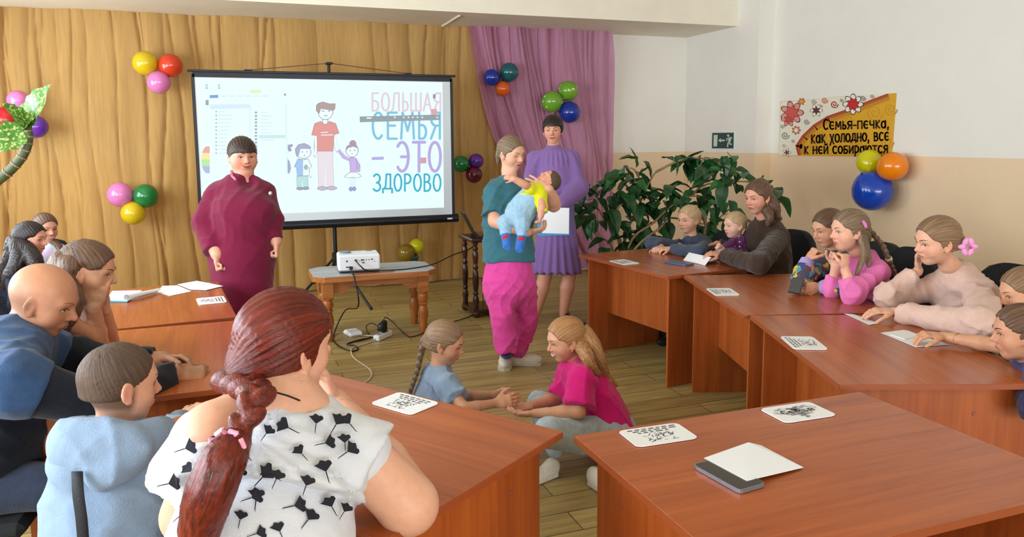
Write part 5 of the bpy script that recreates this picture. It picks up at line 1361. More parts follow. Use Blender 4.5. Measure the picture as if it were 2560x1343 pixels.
def shoe_part(p, heel, fwd, mat, L_=.24, z=0.0, h=.007, name='shoe', laces=False):
    f = unit(np.array(fwd) * (1, 1, 0)); x = np.cross(f, UP); M = np.stack([x, f, UP], 1); a = np.array([heel[0], heel[1], z]); s = L_ / .25
    P = [ell(a + f * .05 * s + UP * .055 * s, A3(.037, .055, .055) * s, M, .02), ell(a + f * .15 * s + UP * .035 * s, A3(.043, .095, .038) * s, M, .04), ecap(a + f * .03 * s + UP * .012 * s, a + f * .20 * s + UP * .012 * s, (.036 * s, .013), (.042 * s, .013), x, .006), rbox(a + f * .12 - UP * .2, (.3, .4, .2), M, .001, .002, -1)]
    o = implicit(name, P, h, mat, p.root, p.base)
    if laces:
        sl = [a + x * sx_ * s + f * fy_ * s for sx_, fy_ in ((-.034, 0), (-.040, .06), (-.042, .13), (-.046, .19), (-.034, .236), (0, .25), (.034, .236), (.046, .19), (.042, .13), (.040, .06), (.034, 0), (0, -.012))]
        MB().slab([q + UP * .020 for q in sl], -UP * .019).build('sole', m_sole, o, loc=p.base)
        for k_ in range(4):
            q = a + f * (.105 + .022 * k_) * s + UP * (.082 - .009 * k_) * s
            MB().tube([q - x * .022 * s - UP * .008, q + UP * .003, q + x * .022 * s - UP * .008], .0035, 5).build('lace', m_paper, o, loc=p.base)
    return o
def chair_for(pv, fwd, label, back=True):
    rz = math.atan2(-fwd[0], fwd[1]); chair((pv[0], pv[1]), rz, label, seat=max(.36, pv[2] - .085), back=back)

HAIR = dict(dkbrown=hair_material('dark_brown', (34, 22, 18), (70, 48, 38)), black=hair_material('near_black', (20, 14, 14), (48, 34, 32)), brown=hair_material('brown', (62, 42, 32), (122, 90, 66)),
            ltbrown=hair_material('light_brown', (96, 72, 52), (160, 126, 92)), blond=hair_material('blond', (150, 118, 82), (220, 192, 150)), ash=hair_material('ash_brown', (84, 68, 52), (150, 126, 98)),
            ginger=hair_material('strawberry_blond', (116, 76, 44), (190, 138, 86)), red=hair_material('dyed_red', (50, 13, 8), (132, 40, 18), .34), bald=hair_material('cropped_grey', (150, 112, 92), (176, 140, 118), .7),
            boy=hair_material('cropped_brown', (62, 46, 36), (104, 82, 64), .6))

# ------------------------------------------------------------------ the people
# woman in the maroon dress
D = 5.0
pv = J(605, 640, D); g = np.array([pv[0], pv[1], 0])
p = Person('standing woman in a long maroon dress, smiling in front of the screen', J(607, 391, D), g, 'rosy', .25, 34, 4, kid=0, fat=.9, jaw=1.05)
nb = J(604, 452, D + .03); p.neck(nb, .07)
shA, shB = J(545, 486, D), J(660, 482, D + .05)
elA, wrA = J(516, 556, D - .05), J(543, 636, D - .16); elB, wrB = J(684, 548, D + .02), J(690, 604, D - .02)
p.arm(shA, elA, wrA, dict(d=hv(.18, -.05, -1), n=hv(.9, -.2, .1), curl=1.2, size=.205, side=-1, tcurl=.9, h=.005), (.06, .055, .040))
p.arm(shB, elB, wrB, dict(d=hv(.02, -.1, -1), n=hv(-.9, -.3, 0), curl=1.2, size=.205, side=1, tcurl=.9, h=.005), (.06, .05, .038))
p.torso(nb, pv, HR, .17, .14)
for q in (-1, 1):
    a = g + HR * .09 * q; p.leg(a + UP * .75, a + UP * .45 - HF * .02, a + UP * .08, (.09, .065, .042)); shoe_part(p, a + HF * .06, -HF + HR * .25 * q, m_shoe_dark, .25, h=.012)
p.finish()
p.face((58, 40, 32), smile=.9, closed=.35, eye=(70, 84, 90), lip=(170, 84, 78))
m_pinktrim = cloth('pink_stripe_trim', (190, 110, 130), .9)
m_maroon = cloth('maroon_knit', (112, 14, 52), .9, .06, 60, .35, (500, 500, 500))
CB = np.stack([HR, HF, UP], 1)
dress = [ecap(J(606, 478, D), J(607, 560, D), (.150, .115), (.195, .16), HR, .08), ecap(J(607, 555, D), J(605, 640, D), (.195, .165), (.205, .18), HR, .08), ecap(J(605, 635, D), J(606, 782, D), (.205, .18), (.195, .165), HR, .05, fb=1),
         ell(J(616, 525, D - .07), (.175, .12, .10), CB, .12)]
for sh in (shA, shB): dress.append(cone(J(605, 462, D + .01), sh, .048, .066, .07))
dress += [cone(shA, elA, .080, .084, .03), cone(elA, J(535, 628, D - .14), .080, .070, .03, fb=1), cone(shB, elB, .072, .062, .03), cone(elB, J(689, 599, D - .02), .060, .046, .03, fb=1)]
dress += [cone(J(604, 460, D + .02), J(602, 444, D + .03), .088, .080, .03, fb=1), ell(J(618, 440, D - .12), (.062, .10, .085), CB, .02, -1)]
p.garment('dress', dress, m_maroon, .009, .0065, 5, 20)
p.part('striped_collar', MB().tube([J(578, 428, D - .02), J(580, 440, D - .07), J(590, 450, D - .10)], .009, 6), m_pinktrim)
p.hair(HAIR['dkbrown'], (-.2, -.9, .1), .035, .10, .14, -.14, bangs=True, extra=[ell(p.W(-.12, -.42, .0), A3(.15, .12, .26) * .25, p.M, .03)])
p.ball('earring', p.W(-.37, .0, -.17), .0045, m_gold_metal)
p.ball('brooch', J(676, 484, D - .12), (.012, .008, .016), material('silver', (210, 210, 214), .25, .9))

# mother in the teal T-shirt
D = 5.35
pv = J(1272, 668, D); g = atZ(1268, 925, 0); g = np.array([g[0], g[1], 0])
p = Person('young woman in a teal T-shirt and pink trousers cradling a baby', J(1279, 384, D), g, 'fair', .238, 46, 14, 4, nose=.9)
nb = J(1274, 440, D + .02); p.neck(nb, .053)
shA, shB = J(1236, 482, D - .04), J(1316, 474, D + .06)
elA, wrA = J(1238, 552, D - .12), J(1318, 580, D - .30); elB, wrB = J(1384, 512, D - .18), J(1370, 472, D - .36)
p.arm(shA, elA, wrA, dict(d=hv(.95, -.05, .12), n=hv(0, .4, .9), curl=.55, size=.185, side=-1, h=.0042), (.055, .05, .034))
p.arm(shB, elB, wrB, dict(d=hv(-.93, -.12, .36), n=hv(-.1, .95, -.2), curl=.22, spread=.3, size=.19, side=1, tcurl=.1, h=.0042), (.055, .05, .034))
p.torso(nb, pv, unit(shB - shA), .16, .12)
p.finish()
p.face((120, 90, 66), smile=.15, open_=.25, closed=.85, lip=(190, 104, 100))
m_teal_t = cloth('teal_jersey', (54, 104, 116), .9, .06, 50, .25)
sd = unit(HR * .8 + HF * .35)
tee = [ecap(J(1270, 478, D), J(1270, 560, D), (.145, .11), (.165, .135), HR, .06), ecap(J(1270, 555, D), J(1272, 656, D), (.17, .14), (.19, .155), HR, .05, fb=1), ell(J(1295, 535, D - .09), (.13, .08, .10), np.stack([HR, HF, UP], 1), .07)]
for sh in (shA, shB): tee.append(cone(lerp(nb, pv, .07), sh, .046, .060, .05))
tee += [cone(shA, J(1236, 538, D - .10), .072, .086, .04, fb=1), cone(shB, J(1358, 492, D - .08), .07, .08, .04, fb=1), cone(nb - UP * .02, nb + UP * .005, .075, .07, .02, fb=1), ell(J(1290, 438, D - .08), (.05, .09, .05), np.stack([HR, HF, UP], 1), .02, -1)]
p.garment('t_shirt', tee, m_teal_t, .009, .010, 11, 26)
m_pink_tr = cloth('pink_corduroy', (214, 70, 150), .9, .06, 50, .3)
an1, an2 = J(1264, 884, D - .08), J(1292, 888, D + .16)
kn1, kn2 = J(1258, 800, D - .06), J(1316, 796, D + .12)
tr = [ecap(J(1272, 650, D), J(1272, 715, D), (.168, .14), (.170, .15), HR, .04), cone(J(1244, 712, D), kn1, .098, .086, .05), cone(kn1, an1, .088, .074, .03, fb=1), cone(J(1306, 712, D + .04), kn2, .100, .082, .04), cone(kn2, an2, .082, .066, .03, fb=1)]
p.garment('trousers', tr, m_pink_tr, .009, .014, 21, 34)
p.body = []
h1, h2 = atZ(1266, 908, .0), atZ(1256, 903, 0)
m_sock = cloth('purple_sock', (86, 52, 150), .9)
p.part('sock', MB().tube([an1 + UP * .02, np.array([h1[0], h1[1], .05])], .042, 10), m_sock)
p.part('sock', MB().tube([an2 + UP * .02, np.array([an2[0], an2[1], .05])], .04, 10), m_sock)
shoe_part(p, h1 + HF * .07, -HF * 1.0 - HR * .05, m_shoe_white, .28, h=.006, laces=True); shoe_part(p, np.array([an2[0], an2[1], 0]) - HR * .08, HR - HF * .1, m_shoe_white, .27, h=.006, laces=True)
p.hair(HAIR['ash'], (0, -.95, -.1), .03, .30, .10, -.16, extra=[ell(p.W(0, -.46, -.12), A3(.15, .13, .2) * .222, p.M, .03), ell(p.W(0, -.5, -.3), A3(.08, .07, .2) * .222, p.M, .03)])

# the baby
D = 5.02
bc = J(1371, 452, D)
p = Person('baby in a yellow shirt and pale blue trousers asleep in the woman\'s arms', bc, J(1310, 520, D), 'rosy', .158, 0, 0, kid=1, nose=.6)
p.M = frame(unit(hv(-.45, -.15, .85)), unit(hv(.85, .05, .42))); p.hp = head_prims(p.c, p.M, p.hh, 1.0, .5); p.body = list(p.hp)
nb = J(1345, 476, D); pvb = J(1306, 522, D)
p.neck(nb, .036); p.sc = .5
p.arm(J(1334, 476, D - .05), J(1312, 462, D - .12), J(1286, 448, D - .14), dict(d=hv(-.95, .0, .3), n=hv(0, 1, -.2), curl=.35, size=.085, h=.004), (.055, .05, .042))
p.arm(J(1352, 492, D - .06), J(1356, 518, D - .1), J(1352, 540, D - .1), dict(d=hv(-.2, -.1, -1), n=hv(-1, 0, 0), curl=.8, size=.085, h=.004), (.055, .05, .042))
p.torso(nb, pvb, unit(np.cross(nb - pvb, HF)), .07, .06, .01)
p.finish(.01, .004)
p.face((150, 120, 96), smile=.1, closed=1.0, lip=(196, 110, 108))
m_yel = cloth('yellow_jersey', (214, 214, 24), .9, .06); m_pblue = cloth('pale_blue_fleece', (150, 186, 210), .95, .1, 60, .5, (160, 160, 160))
sdb = unit(np.cross(nb - pvb, HF))
p.garment('shirt', [ecap(lerp(nb, pvb, -.05), lerp(nb, pvb, .62), (.072, .066), (.088, .078), sdb, .03, fb=1), cone(J(1336, 478, D - .04), J(1326, 472, D - .08), .038, .036, .02), cone(J(1352, 490, D - .04), J(1357, 532, D - .09), .045, .034, .02, fb=1), cone(nb, J(1352, 470, D), .045, .042, .02)], m_yel, .007, .005, 4, 40)
lg = [ecap(lerp(nb, pvb, .5), J(1300, 532, D), (.088, .08), (.098, .088), sdb, .03)]
for (k1, a1) in ((J(1262, 556, D - .04), J(1264, 588, D - .06)), (J(1306, 562, D - .06), J(1304, 592, D - .07))):
    lg += [cone(J(1296, 536, D - .02), k1, .062, .046, .03), cone(k1, a1, .046, .034, .02, fb=1)]
p.garment('trousers', lg, m_pblue, .007, .004, 9, 50)
m_bsock = cloth('blue_sock', (52, 110, 190), .9); m_rpatch = cloth('red_patch', (206, 44, 44), .9)
for (a1, tx) in ((J(1264, 586, D - .06), J(1268, 616, D - .10)), (J(1304, 590, D - .07), J(1298, 622, D - .11))):
    p.part('sock', MB().tube([a1, lerp(a1, tx, .6), tx, tx - HF * .03 - UP * .004], [.032, .031, .030, .02], 12), m_bsock)
    p.ball('sock_patch', lerp(a1, tx, .25) - HF * .026, (.024, .012, .02), m_rpatch)
p.hair(HAIR['boy'], (0, -.5, 1), .015, .30, .02, -.25, amp=.012, freq=16, h=.005)

# woman in the lilac dress
D = 6.75
g = np.array(atZ(1370, 800, 0))
p = Person('tall woman in a lilac dress holding a blue folder behind the mother', J(1382, 326, D), g, 'rosy', .245, -8, 4)
nb = J(1384, 372, D + .02); p.neck(nb, .055)
shA, shB = J(1338, 396, D + .02), J(1428, 394, D)
elA, wrA = J(1322, 470, D - .06), J(1356, 520, D - .28); elB, wrB = J(1448, 472, D - .06), J(1394, 518, D - .30)
p.arm(shA, elA, wrA, dict(d=hv(.6, -.2, -.5), n=hv(.2, 1, 0), curl=.8, size=.17, h=.005), (.045, .04, .026))
p.arm(shB, elB, wrB, dict(d=hv(-.75, -.1, -.55), n=hv(-.3, .9, 0), curl=.75, size=.18, side=-1, h=.005), (.045, .04, .026))
p.torso(nb, J(1390, 540, D), HR, .15, .11)
for q, (ax_, ay_) in ((-1, (1338, 792)), (1, (1408, 786))):
    a = np.array(J(ax_, ay_, D)); hip = J(1390 + q * 22, 600, D); kn = J(1392 + q * 30, 690, D - .02); p.leg(hip, kn, a, (.085, .06, .036))
p.finish(.014, .005)
p.face((40, 28, 24), smile=.8, closed=.5, lip=(180, 92, 88))
m_lilac = cloth('lilac_crepe', (128, 96, 156), .8, .06, 50, .2)
dr = [ecap(J(1386, 400, D), J(1388, 460, D), (.155, .115), (.175, .135), HR, .05), ecap(J(1388, 455, D), J(1390, 522, D), (.175, .135), (.145, .115), HR, .05)]
for sh in (shA, shB): dr.append(cone(lerp(nb, J(1390, 540, D), .1), sh, .045, .056, .05))
dr += [cone(shA, elA, .064, .07, .04), cone(elA, J(1352, 514, D - .25), .078, .05, .03), cone(shB, elB, .068, .072, .04), cone(elB, J(1402, 511, D - .26), .088, .062, .03), cone(J(1402, 511, D - .26), wrB, .04, .042, .012, fb=1)]
dr += [cone(nb - UP * .03, J(1383, 362, D + .01), .072, .062, .02, fb=1)]
def pleat(X, Y, Z_): 
    a = np.arctan2((Y - pcx[1]), (X - pcx[0])); return -.010 * np.sin(a * 18) * np.clip((1.02 - Z_) / .45, 0, 1) + folds(.004, 8, 24)(X, Y, Z_) + .007 * np.sin(np.arctan2(Y - pcn[1], X - pcn[0]) * 22) * np.exp(-((Z_ - pcn[2] + .09) / .07) ** 2)
pcx = J(1392, 600, D); pcn = nb.copy()
dr += [ecap(J(1390, 515, D), J(1392, 683, D), (.15, .12), (.215, .18), HR, .04, fb=1)]
p.garment('dress', dr, m_lilac, .010, 0, disp=pleat)
p.part('belt', MB().tube([J(1390, 520, D) + HR * .155 * math.cos(a) + HF * .125 * math.sin(a) for a in np.linspace(0, 6.2832, 25)], .011, 6), m_lilac)
m_blk = material('black_patent', (16, 14, 16), .25)
for (hx, hy, fx) in ((1336, 806, hv(-.7, -.7, 0)), (1410, 798, hv(.2, -1, 0))):
    a = atZ(hx, hy, 0); shoe_part(p, a - unit(fx) * .03, fx, m_blk, .24, z=.015, h=.008); p.part('shoe_heel', MB().box(a + UP * .03, (.045, .05, .06), bev=.006), m_blk, False)
p.hair(HAIR['black'], (0, -.5, .9), .05, .16, .16, -.12, bangs=True, vol=(1, 1, 1.06))
# the folder she holds
fo = thing('folder', 'bright blue folder with a white sheet in the lilac woman\'s hand', 'folder', tuple(J(1384, 590, D - .36)))
c4 = [J(x, y, D - .36) for x, y in ((1343, 519), (1424, 520), (1424, 588), (1344, 589))]
MB().slab(c4, HF * .006).build('cover', material('bright_blue_card', (30, 150, 205), .5), fo, loc=fo.location)
c4 = [J(x, y, D - .364) for x, y in ((1354, 519), (1423, 520), (1422, 585), (1355, 583))]
MB().slab(c4, HF * .002).build('sheet', m_paper, fo, loc=fo.location)

# ---- two girls playing a clapping game on the floor
m_bluetee = cloth('grey_blue_jersey', (132, 152, 176), .9, .1, 18, .25)
m_jean = cloth('light_denim', (166, 180, 188), .9, .14, 30, .35)
m_magenta = cloth('magenta_jersey', (200, 16, 110), .85, .06, 50, .25)
D = 3.85
pv = J(1078, 1085, D + .08); g = np.array([pv[0], pv[1], 0])
p = Person('girl in a grey-blue T-shirt with a long plait sitting on the floor', J(1114, 858, D), g, 'tan', .222, 82, 16, kid=.5, nose=.8, sc=.78)
nb = J(1098, 926, D + .02); p.neck(nb, .052)
shA, shB = J(1120, 968, D - .13), J(1092, 950, D + .13)
elA, wrA = J(1160, 1022, D - .22), J(1240, 1008, D - .12); elB, wrB = J(1168, 990, D + .16), J(1235, 988, D + .05)
p.arm(shA, elA, wrA, dict(d=hv(.95, .1, .15), n=hv(.1, .9, -.4), curl=.35, size=.15, side=1), (.044, .036, .024)); p.arm(shB, elB, wrB, dict(d=hv(.95, -.1, -.1), n=hv(.1, -.9, -.2), curl=.35, size=.15, side=-1), (.044, .036, .024))
p.torso(nb, pv, HF, .13, .10); p.finish(.013, .0042); p.face((80, 60, 46), smile=.1, closed=.6)
tp_ = top_prims(nb, pv, (shA, shB), .145, .105, .14, .115, .15, .13, slope=.045, nr=.055, collar=.006) + sleeve(shA, elA, r=(.062, .062), frac=.55) + sleeve(shB, elB, r=(.062, .062), frac=.55)
p.garment('t_shirt', tp_, m_bluetee, .008, .009, 31, 34)
lgs = [ell(pv - UP * .01, (.15, .15, .10), None, .04)]
for q, kn, an in ((0, J(1215, 1115, D - .30), J(1240, 1100, D + .05)), (1, J(1200, 1065, D + .38), J(1230, 1110, D - .02))):
    hip = pv + HF * (.08 if q else -.08); lgs += [cone(hip, kn, .085, .06, .04), cone(kn, an, .06, .045, .03)]; p.ball('sock', an + HR * .03, (.05, .04, .035), m_paper)
p.garment('trousers', lgs, m_jean, .014, .005, 3)
p.hair(HAIR['ltbrown'], (0, -.95, -.12), .035, .30, .10, -.2, extra=[ell(p.W(0, -.44, -.1), A3(.14, .12, .14) * .22, p.M, .03)])
p.braid(HAIR['ash'], [p.W(0, -.50, -.12), J(1050, 895, D + .02), J(1042, 930, D + .02), J(1024, 985, D + .03)], .027, .016, HF, tail=.06)
p.part('hair_tie', MB().ball(p.W(0, -.50, -.13), (.022, .022, .022), 12, 8), m_bfab); p.ball('earring', p.W(.37, .02, -.17), .0045, m_gold_metal)

D = 3.8
pv = J(1512, 1072, D + .05); g = np.array([pv[0], pv[1], 0])
p = Person('girl in a magenta T-shirt and light jeans smiling, seated on the floor', J(1413, 850, D), g, 'tan', .222, -72, 12, kid=.6, nose=.9, sc=.8)
nb = J(1446, 908, D + .03); p.neck(nb, .054)
shA, shB = J(1452, 950, D - .14), J(1428, 936, D + .14)
elA, wrA = J(1446, 1030, D - .22), J(1338, 1034, D - .2); elB, wrB = J(1398, 996, D + .16), J(1322, 1016, D + .02)
p.arm(shA, elA, wrA, dict(d=hv(-.97, .05, -.08), n=hv(0, .5, .85), curl=.3, size=.155, side=1), (.048, .042, .027)); p.arm(shB, elB, wrB, dict(d=hv(-.95, -.1, .02), n=hv(0, -.3, .95), curl=.3, size=.155, side=-1), (.048, .042, .027))
p.torso(nb, pv, HF, .14, .11); p.finish(.013, .0042); p.face((120, 84, 58), smile=1.0, open_=.5, closed=.4)
tp_ = top_prims(nb, pv, (shA, shB), .155, .115, .155, .13, .165, .15, slope=.05, nr=.058, collar=.006) + sleeve(shA, elA, r=(.068, .075), frac=.85) + sleeve(shB, elB, r=(.068, .072), frac=.85)
p.garment('t_shirt', tp_, m_magenta, .008, .011, 41, 32)
kn1, an1 = J(1372, 1082, D - .32), J(1462, 1112, D - .22); kn2, an2 = J(1348, 1010, D + .22), J(1385, 1120, D - .12)
hA, hB = pv - HF * .10 - HR * .02, pv + HF * .09
p.garment('jeans', [ell(pv, (.16, .16, .12), None, .04), cone(hA, kn1, .10, .07, .05), cone(kn1, an1, .07, .05, .03), cone(hB, kn2, .095, .066, .05), cone(kn2, an2, .066, .045, .03)], m_jean, .009, .009, 8, 40)
shoe_part(p, an2 + HR * .02 - UP * .0, hv(-.75, -.6, 0), m_shoe_white, .22)
shoe_part(p, an1 + HR * .02, hv(.5, -.8, 0), m_shoe_white, .22)
p.hair(HAIR['ginger'], (0, -.9, .25), .035, .30, .10, -.28, amp=.012, extra=[ell(p.W(0, -.38, -.2), A3(.22, .16, .3) * .222, p.M, .04)])
p.lock(HAIR['ginger'], [[p.W(.05, -.45, .1), J(1480, 860, D - .03), J(1500, 905, D - .05), J(1515, 940, D), J(1542, 965, D + .02)], [p.W(.2, -.3, -.1), J(1462, 880, D - .1), J(1478, 915, D - .12), J(1500, 940, D - .08)], [p.W(-.1, -.45, 0), J(1488, 870, D + .05), J(1505, 930, D + .06), J(1530, 955, D + .05)]], [.04, .034, .028, .02, .006])
m_clip = material('black_acetate', (20, 20, 24), .2)
p.part('claw_clip', MB().tube([p.W(-.1, -.46, .20), p.W(.02, -.55, .22), p.W(.16, -.46, .18)], [.010, .014, .010], 8).tube([p.W(-.06, -.5, .28), p.W(0, -.56, .12), p.W(.02, -.5, .02)], [.006, .012, .006], 8), m_clip); p.ball('earring', p.W(-.37, .02, -.17), .0045, m_gold_metal)

# ---- the right-hand desks
m_navyhood = cloth('slate_navy_fleece', (66, 76, 96), .95, .1, 60, .3); m_whitet = cloth('white_cotton', (222, 222, 220), .9)
D = 6.0; z0 = DESK_H
def sit(p, pv, fwd, mat, sc, lab, shoe=None, name='trousers', back=True):
    seat_legs(p, pv, fwd, np.cross(fwd, UP), mat, sc, shoe=shoe, name=name); chair_for(pv, fwd, lab, back)
m_dkjean = cloth('dark_denim', (44, 52, 70), .9, .1, 40, .3)
F_ = unit(hv(-.9, -.35, 0))
nb = J(1730, 597, D + .02); pv = nb + hv(.10, .10, -.40)
p = Person('fair-haired girl in a slate hooded jacket at the desk by the plant', J(1722, 549, D), (pv[0], pv[1], 0), 'fair', .22, -57, 6, kid=.8, nose=.7, sc=.8)
p.neck(nb, .05); shA, shB = J(1698, 618, D - .02), J(1766, 616, D + .1)
elA, wrA = atZ(1630, 608, .81), atZ(1652, 617, .79); elB, wrB = atZ(1746, 630, .80), atZ(1676, 622, .785)
p.arm(shA, elA, wrA, dict(d=hv(-.5, -.5, -.05), n=hv(0, -.2, -1), curl=.9, size=.14, h=.005, side=-1)); p.arm(shB, elB, wrB, dict(d=hv(-1, -.05, .0), n=hv(0, .3, -1), curl=.8, size=.14, h=.005, side=1))
p.torso(nb, pv, unit(shB - shA), .12, .09); sit(p, pv, F_, m_dkjean, .75, 'black chair under the girl in the slate hooded jacket'); p.finish(.014, .0048); p.face((150, 120, 84), smile=0)
p.garment('hooded_jacket', top_prims(nb, pv, (shA, shB), .135, .10, slope=.05, nr=.06, collar=-.01) + sleeve(shA, elA, wrA, (.055, .048, .042), frac=.92) + sleeve(shB, elB, wrB, (.055, .05, .04), frac=.92) + [ell(nb + hv(.05, .06, -.01), (.09, .07, .05), None, .04), ell(J(1712, 610, D - .10), (.045, .10, .06), np.stack([HR, HF, UP], 1), .02, -1)], m_navyhood, .009, .008, 51, 34)
p.garment('shirt', [ecap(J(1723, 606, D + .01), J(1718, 640, D - .01), (.038, .045), (.05, .075), unit(shB - shA), .02)], m_whitet, .01, .002, 3)
p.hair(HAIR['blond'], (.25, -.9, .35), .03, .30, .08, -.16); q0 = p.W(.10, -.50, .22)
p.braid(HAIR['ltbrown'], [q0, q0 + hv(.045, .02, -.03), J(1764, 560, D + .05), J(1762, 582, D + .06)], .020, .014, HF, tail=.03); m_redtie = cloth('red_band', (200, 50, 50), .8); p.ball('hair_tie', q0, .018, m_redtie)

m_plum = bpy.data.materials.new('cloth_plum_dotted'); m_plum.use_nodes = True
_n, _l = m_plum.node_tree.nodes, m_plum.node_tree.links; _b = _n['Principled BSDF']; _b.inputs['Roughness'].default_value = .9
_tc = _n.new('ShaderNodeTexCoord'); _v = _n.new('ShaderNodeTexVoronoi'); _v.inputs['Scale'].default_value = 26; _l.new(_tc.outputs['Object'], _v.inputs['Vector'])
_cr = _n.new('ShaderNodeValToRGB'); _cr.color_ramp.interpolation = 'CONSTANT'; _cr.color_ramp.elements[0].color = lin((220, 190, 220)); _cr.color_ramp.elements[1].position = .17; _cr.color_ramp.elements[1].color = lin((98, 44, 100))
_l.new(_v.outputs['Distance'], _cr.inputs[0]); _l.new(_cr.outputs[0], _b.inputs['Base Color'])
D = 5.62; nb = J(1846, 603, D + .02); pv = nb + hv(.06, .04, -.27)
p = Person('toddler with white-blond hair in a dotted plum fleece on a lap', J(1836, 563, D), (pv[0], pv[1], 0), 'pale', .195, -72, 4, kid=1.0, nose=.6, sc=.62)
p.neck(nb, .05); shA, shB = J(1822, 622, D - .06), J(1866, 622, D + .08)
elA, wrA = J(1800, 638, D - .16), J(1806, 622, D - .2); elB, wrB = J(1855, 642, D - .12), J(1822, 628, D - .22)
p.arm(shA, elA, wrA, dict(d=hv(-.5, -.2, .3), n=hv(.8, -.2, -.5), curl=.8, size=.11, h=.0045, side=-1)); p.arm(shB, elB, wrB, dict(d=hv(-.9, -.1, .2), n=hv(0, -.2, -1), curl=.5, size=.11, h=.0045, side=1))
p.torso(nb, pv, unit(shB - shA), .10, .08); F_ = unit(hv(-.9, -.4, 0)); 
for q in (-1, 1): p.leg(pv + np.cross(F_, UP) * .06 * q, pv + np.cross(F_, UP) * .07 * q + F_ * .2, pv + F_ * .22 - UP * .2, (.09, .08, .06))
p.finish(.012, .0045); p.face((190, 160, 120), smile=0, open_=.2)
p.garment('fleece_jacket', top_prims(nb, pv, (shA, shB), .115, .095, slope=.045, nr=.058, collar=.012) + sleeve(shA, elA, wrA, (.05, .046, .036), frac=.85) + sleeve(shB, elB, wrB, (.05, .046, .038), frac=.85), m_plum, .008, .007, 61, 40)
p.hair(HAIR['blond'], (.3, -.85, .4), .03, .30, .08, -.16); q0 = p.W(.12, -.48, .22)
p.braid(HAIR['blond'], [q0, q0 + hv(.04, 0, -.02), J(1880, 560, D + .05), J(1884, 592, D + .05)], .016, .012, HF, tail=.05); p.ball('hair_tie', q0, .016, m_redtie); p.ball('hair_tie', J(1884, 580, D + .04), .013, m_redtie)

m_brknit = cloth('brown_ribbed_knit', (62, 46, 36), .95, .12, 60, .5, (60, 60, 240))
D = 5.42; nb = J(1916, 552, D + .04); pv = nb + hv(.10, .20, -.52); F_ = unit(hv(-.85, -.45, 0))
p = Person('woman in a brown knitted sweater with a child on her lap', J(1894, 493, D), (pv[0], pv[1], 0), 'rosy', .235, -58, 10, nose=1.0)
p.neck(nb, .054); shA, shB = J(1884, 592, D + .20), J(1946, 594, D + .02)
elA, wrA = J(1836, 628, D + .42), J(1792, 610, D + .40); elB, wrB = atZ(1898, 660, .83), atZ(1808, 640, .80)
p.arm(shA, elA, wrA, dict(d=hv(-.9, -.2, -.15), n=hv(0, -.2, -1), curl=.55, size=.17, h=.0048, side=-1)); p.arm(shB, elB, wrB, dict(d=hv(-.95, .1, .22), n=hv(0, .2, -1), curl=.5, size=.18, h=.0045, side=1))
p.torso(nb, pv, unit(shB - shA), .16, .12); sit(p, pv, F_, m_dkjean, 1.0, 'black chair with a rounded back behind the woman in brown'); p.finish(.014, .0048); p.face((60, 44, 36), smile=-.2, closed=.25, lip=(168, 92, 86))
p.garment('sweater', top_prims(nb, pv, (shA, shB), .175, .13, .17, .14, .19, .16, slope=.055, nr=.078, collar=.02) + sleeve(shA, elA, wrA, (.07, .06, .05), frac=.9) + sleeve(shB, elB, wrB, (.075, .066, .048), frac=.93), m_brknit, .009, .009, 71, 28)
p.hair(HAIR['brown'], (.1, -.9, .3), .04, .30, .10, -.2, amp=.012, extra=[ell(p.W(.1, -.40, -.12), A3(.2, .18, .3) * .23, p.M, .04)])
p.lock(HAIR['brown'], [[p.W(.22, -.30, .1), J(1930, 510, D - .02), J(1938, 535, D), J(1952, 548, D)], [p.W(.05, -.45, .0), J(1938, 515, D + .05), J(1945, 545, D + .05)], [p.W(.28, -.2, -.05), J(1922, 535, D - .06), J(1918, 565, D - .06)]], [.035, .035, .026, .008]); p.ball('earring', p.W(-.37, .02, -.2), .0045, m_gold_metal)

m_floral = bpy.data.materials.new('cloth_floral_print'); m_floral.use_nodes = True
_n, _l = m_floral.node_tree.nodes, m_floral.node_tree.links; _b = _n['Principled BSDF']; _b.inputs['Roughness'].default_value = .85
_tc = _n.new('ShaderNodeTexCoord'); _v = _n.new('ShaderNodeTexVoronoi'); _v.inputs['Scale'].default_value = 34; _nz = _n.new('ShaderNodeTexNoise'); _nz.inputs['Scale'].default_value = 30; _mx = _n.new('ShaderNodeVectorMath'); _mx.operation = 'MULTIPLY_ADD'; _mx.inputs[1].default_value = (.05, .05, .05)
_l.new(_tc.outputs['Object'], _nz.inputs['Vector']); _l.new(_nz.outputs['Color'], _mx.inputs[0]); _l.new(_tc.outputs['Object'], _mx.inputs[2]); _l.new(_mx.outputs[0], _v.inputs['Vector'])
_sp = _n.new('ShaderNodeSeparateColor'); _l.new(_v.outputs['Color'], _sp.inputs[0]); _cr = _n.new('ShaderNodeValToRGB'); _cr.color_ramp.interpolation = 'CONSTANT'
for _i, _c in enumerate([(196, 172, 60), (60, 70, 96), (70, 140, 150), (150, 130, 180), (90, 60, 70), (110, 150, 90), (52, 66, 120), (176, 164, 200)]):
    _e = _cr.color_ramp.elements[_i] if _i < 2 else _cr.color_ramp.elements.new(.5)
    _e.position = _i / 8; _e.color = lin(_c)
_l.new(_sp.outputs[0], _cr.inputs[0]); _l.new(_cr.outputs[0], _b.inputs['Base Color'])
m_lavcuff = cloth('lavender_cuff', (166, 150, 204), .9)
D = 4.5; nb = J(2090, 632, D + .05); pv = nb + hv(.12, .12, -.38); F_ = unit(hv(-.92, -.3, 0))
p = Person('girl in a floral sweatshirt resting her chin on her fist', J(2070, 571, D), (pv[0], pv[1], 0), 'warm', .222, -76, 16, kid=.6, nose=.8, sc=.8)
p.neck(nb, .052); shA, shB = J(2060, 668, D - .06), J(2120, 660, D + .10)
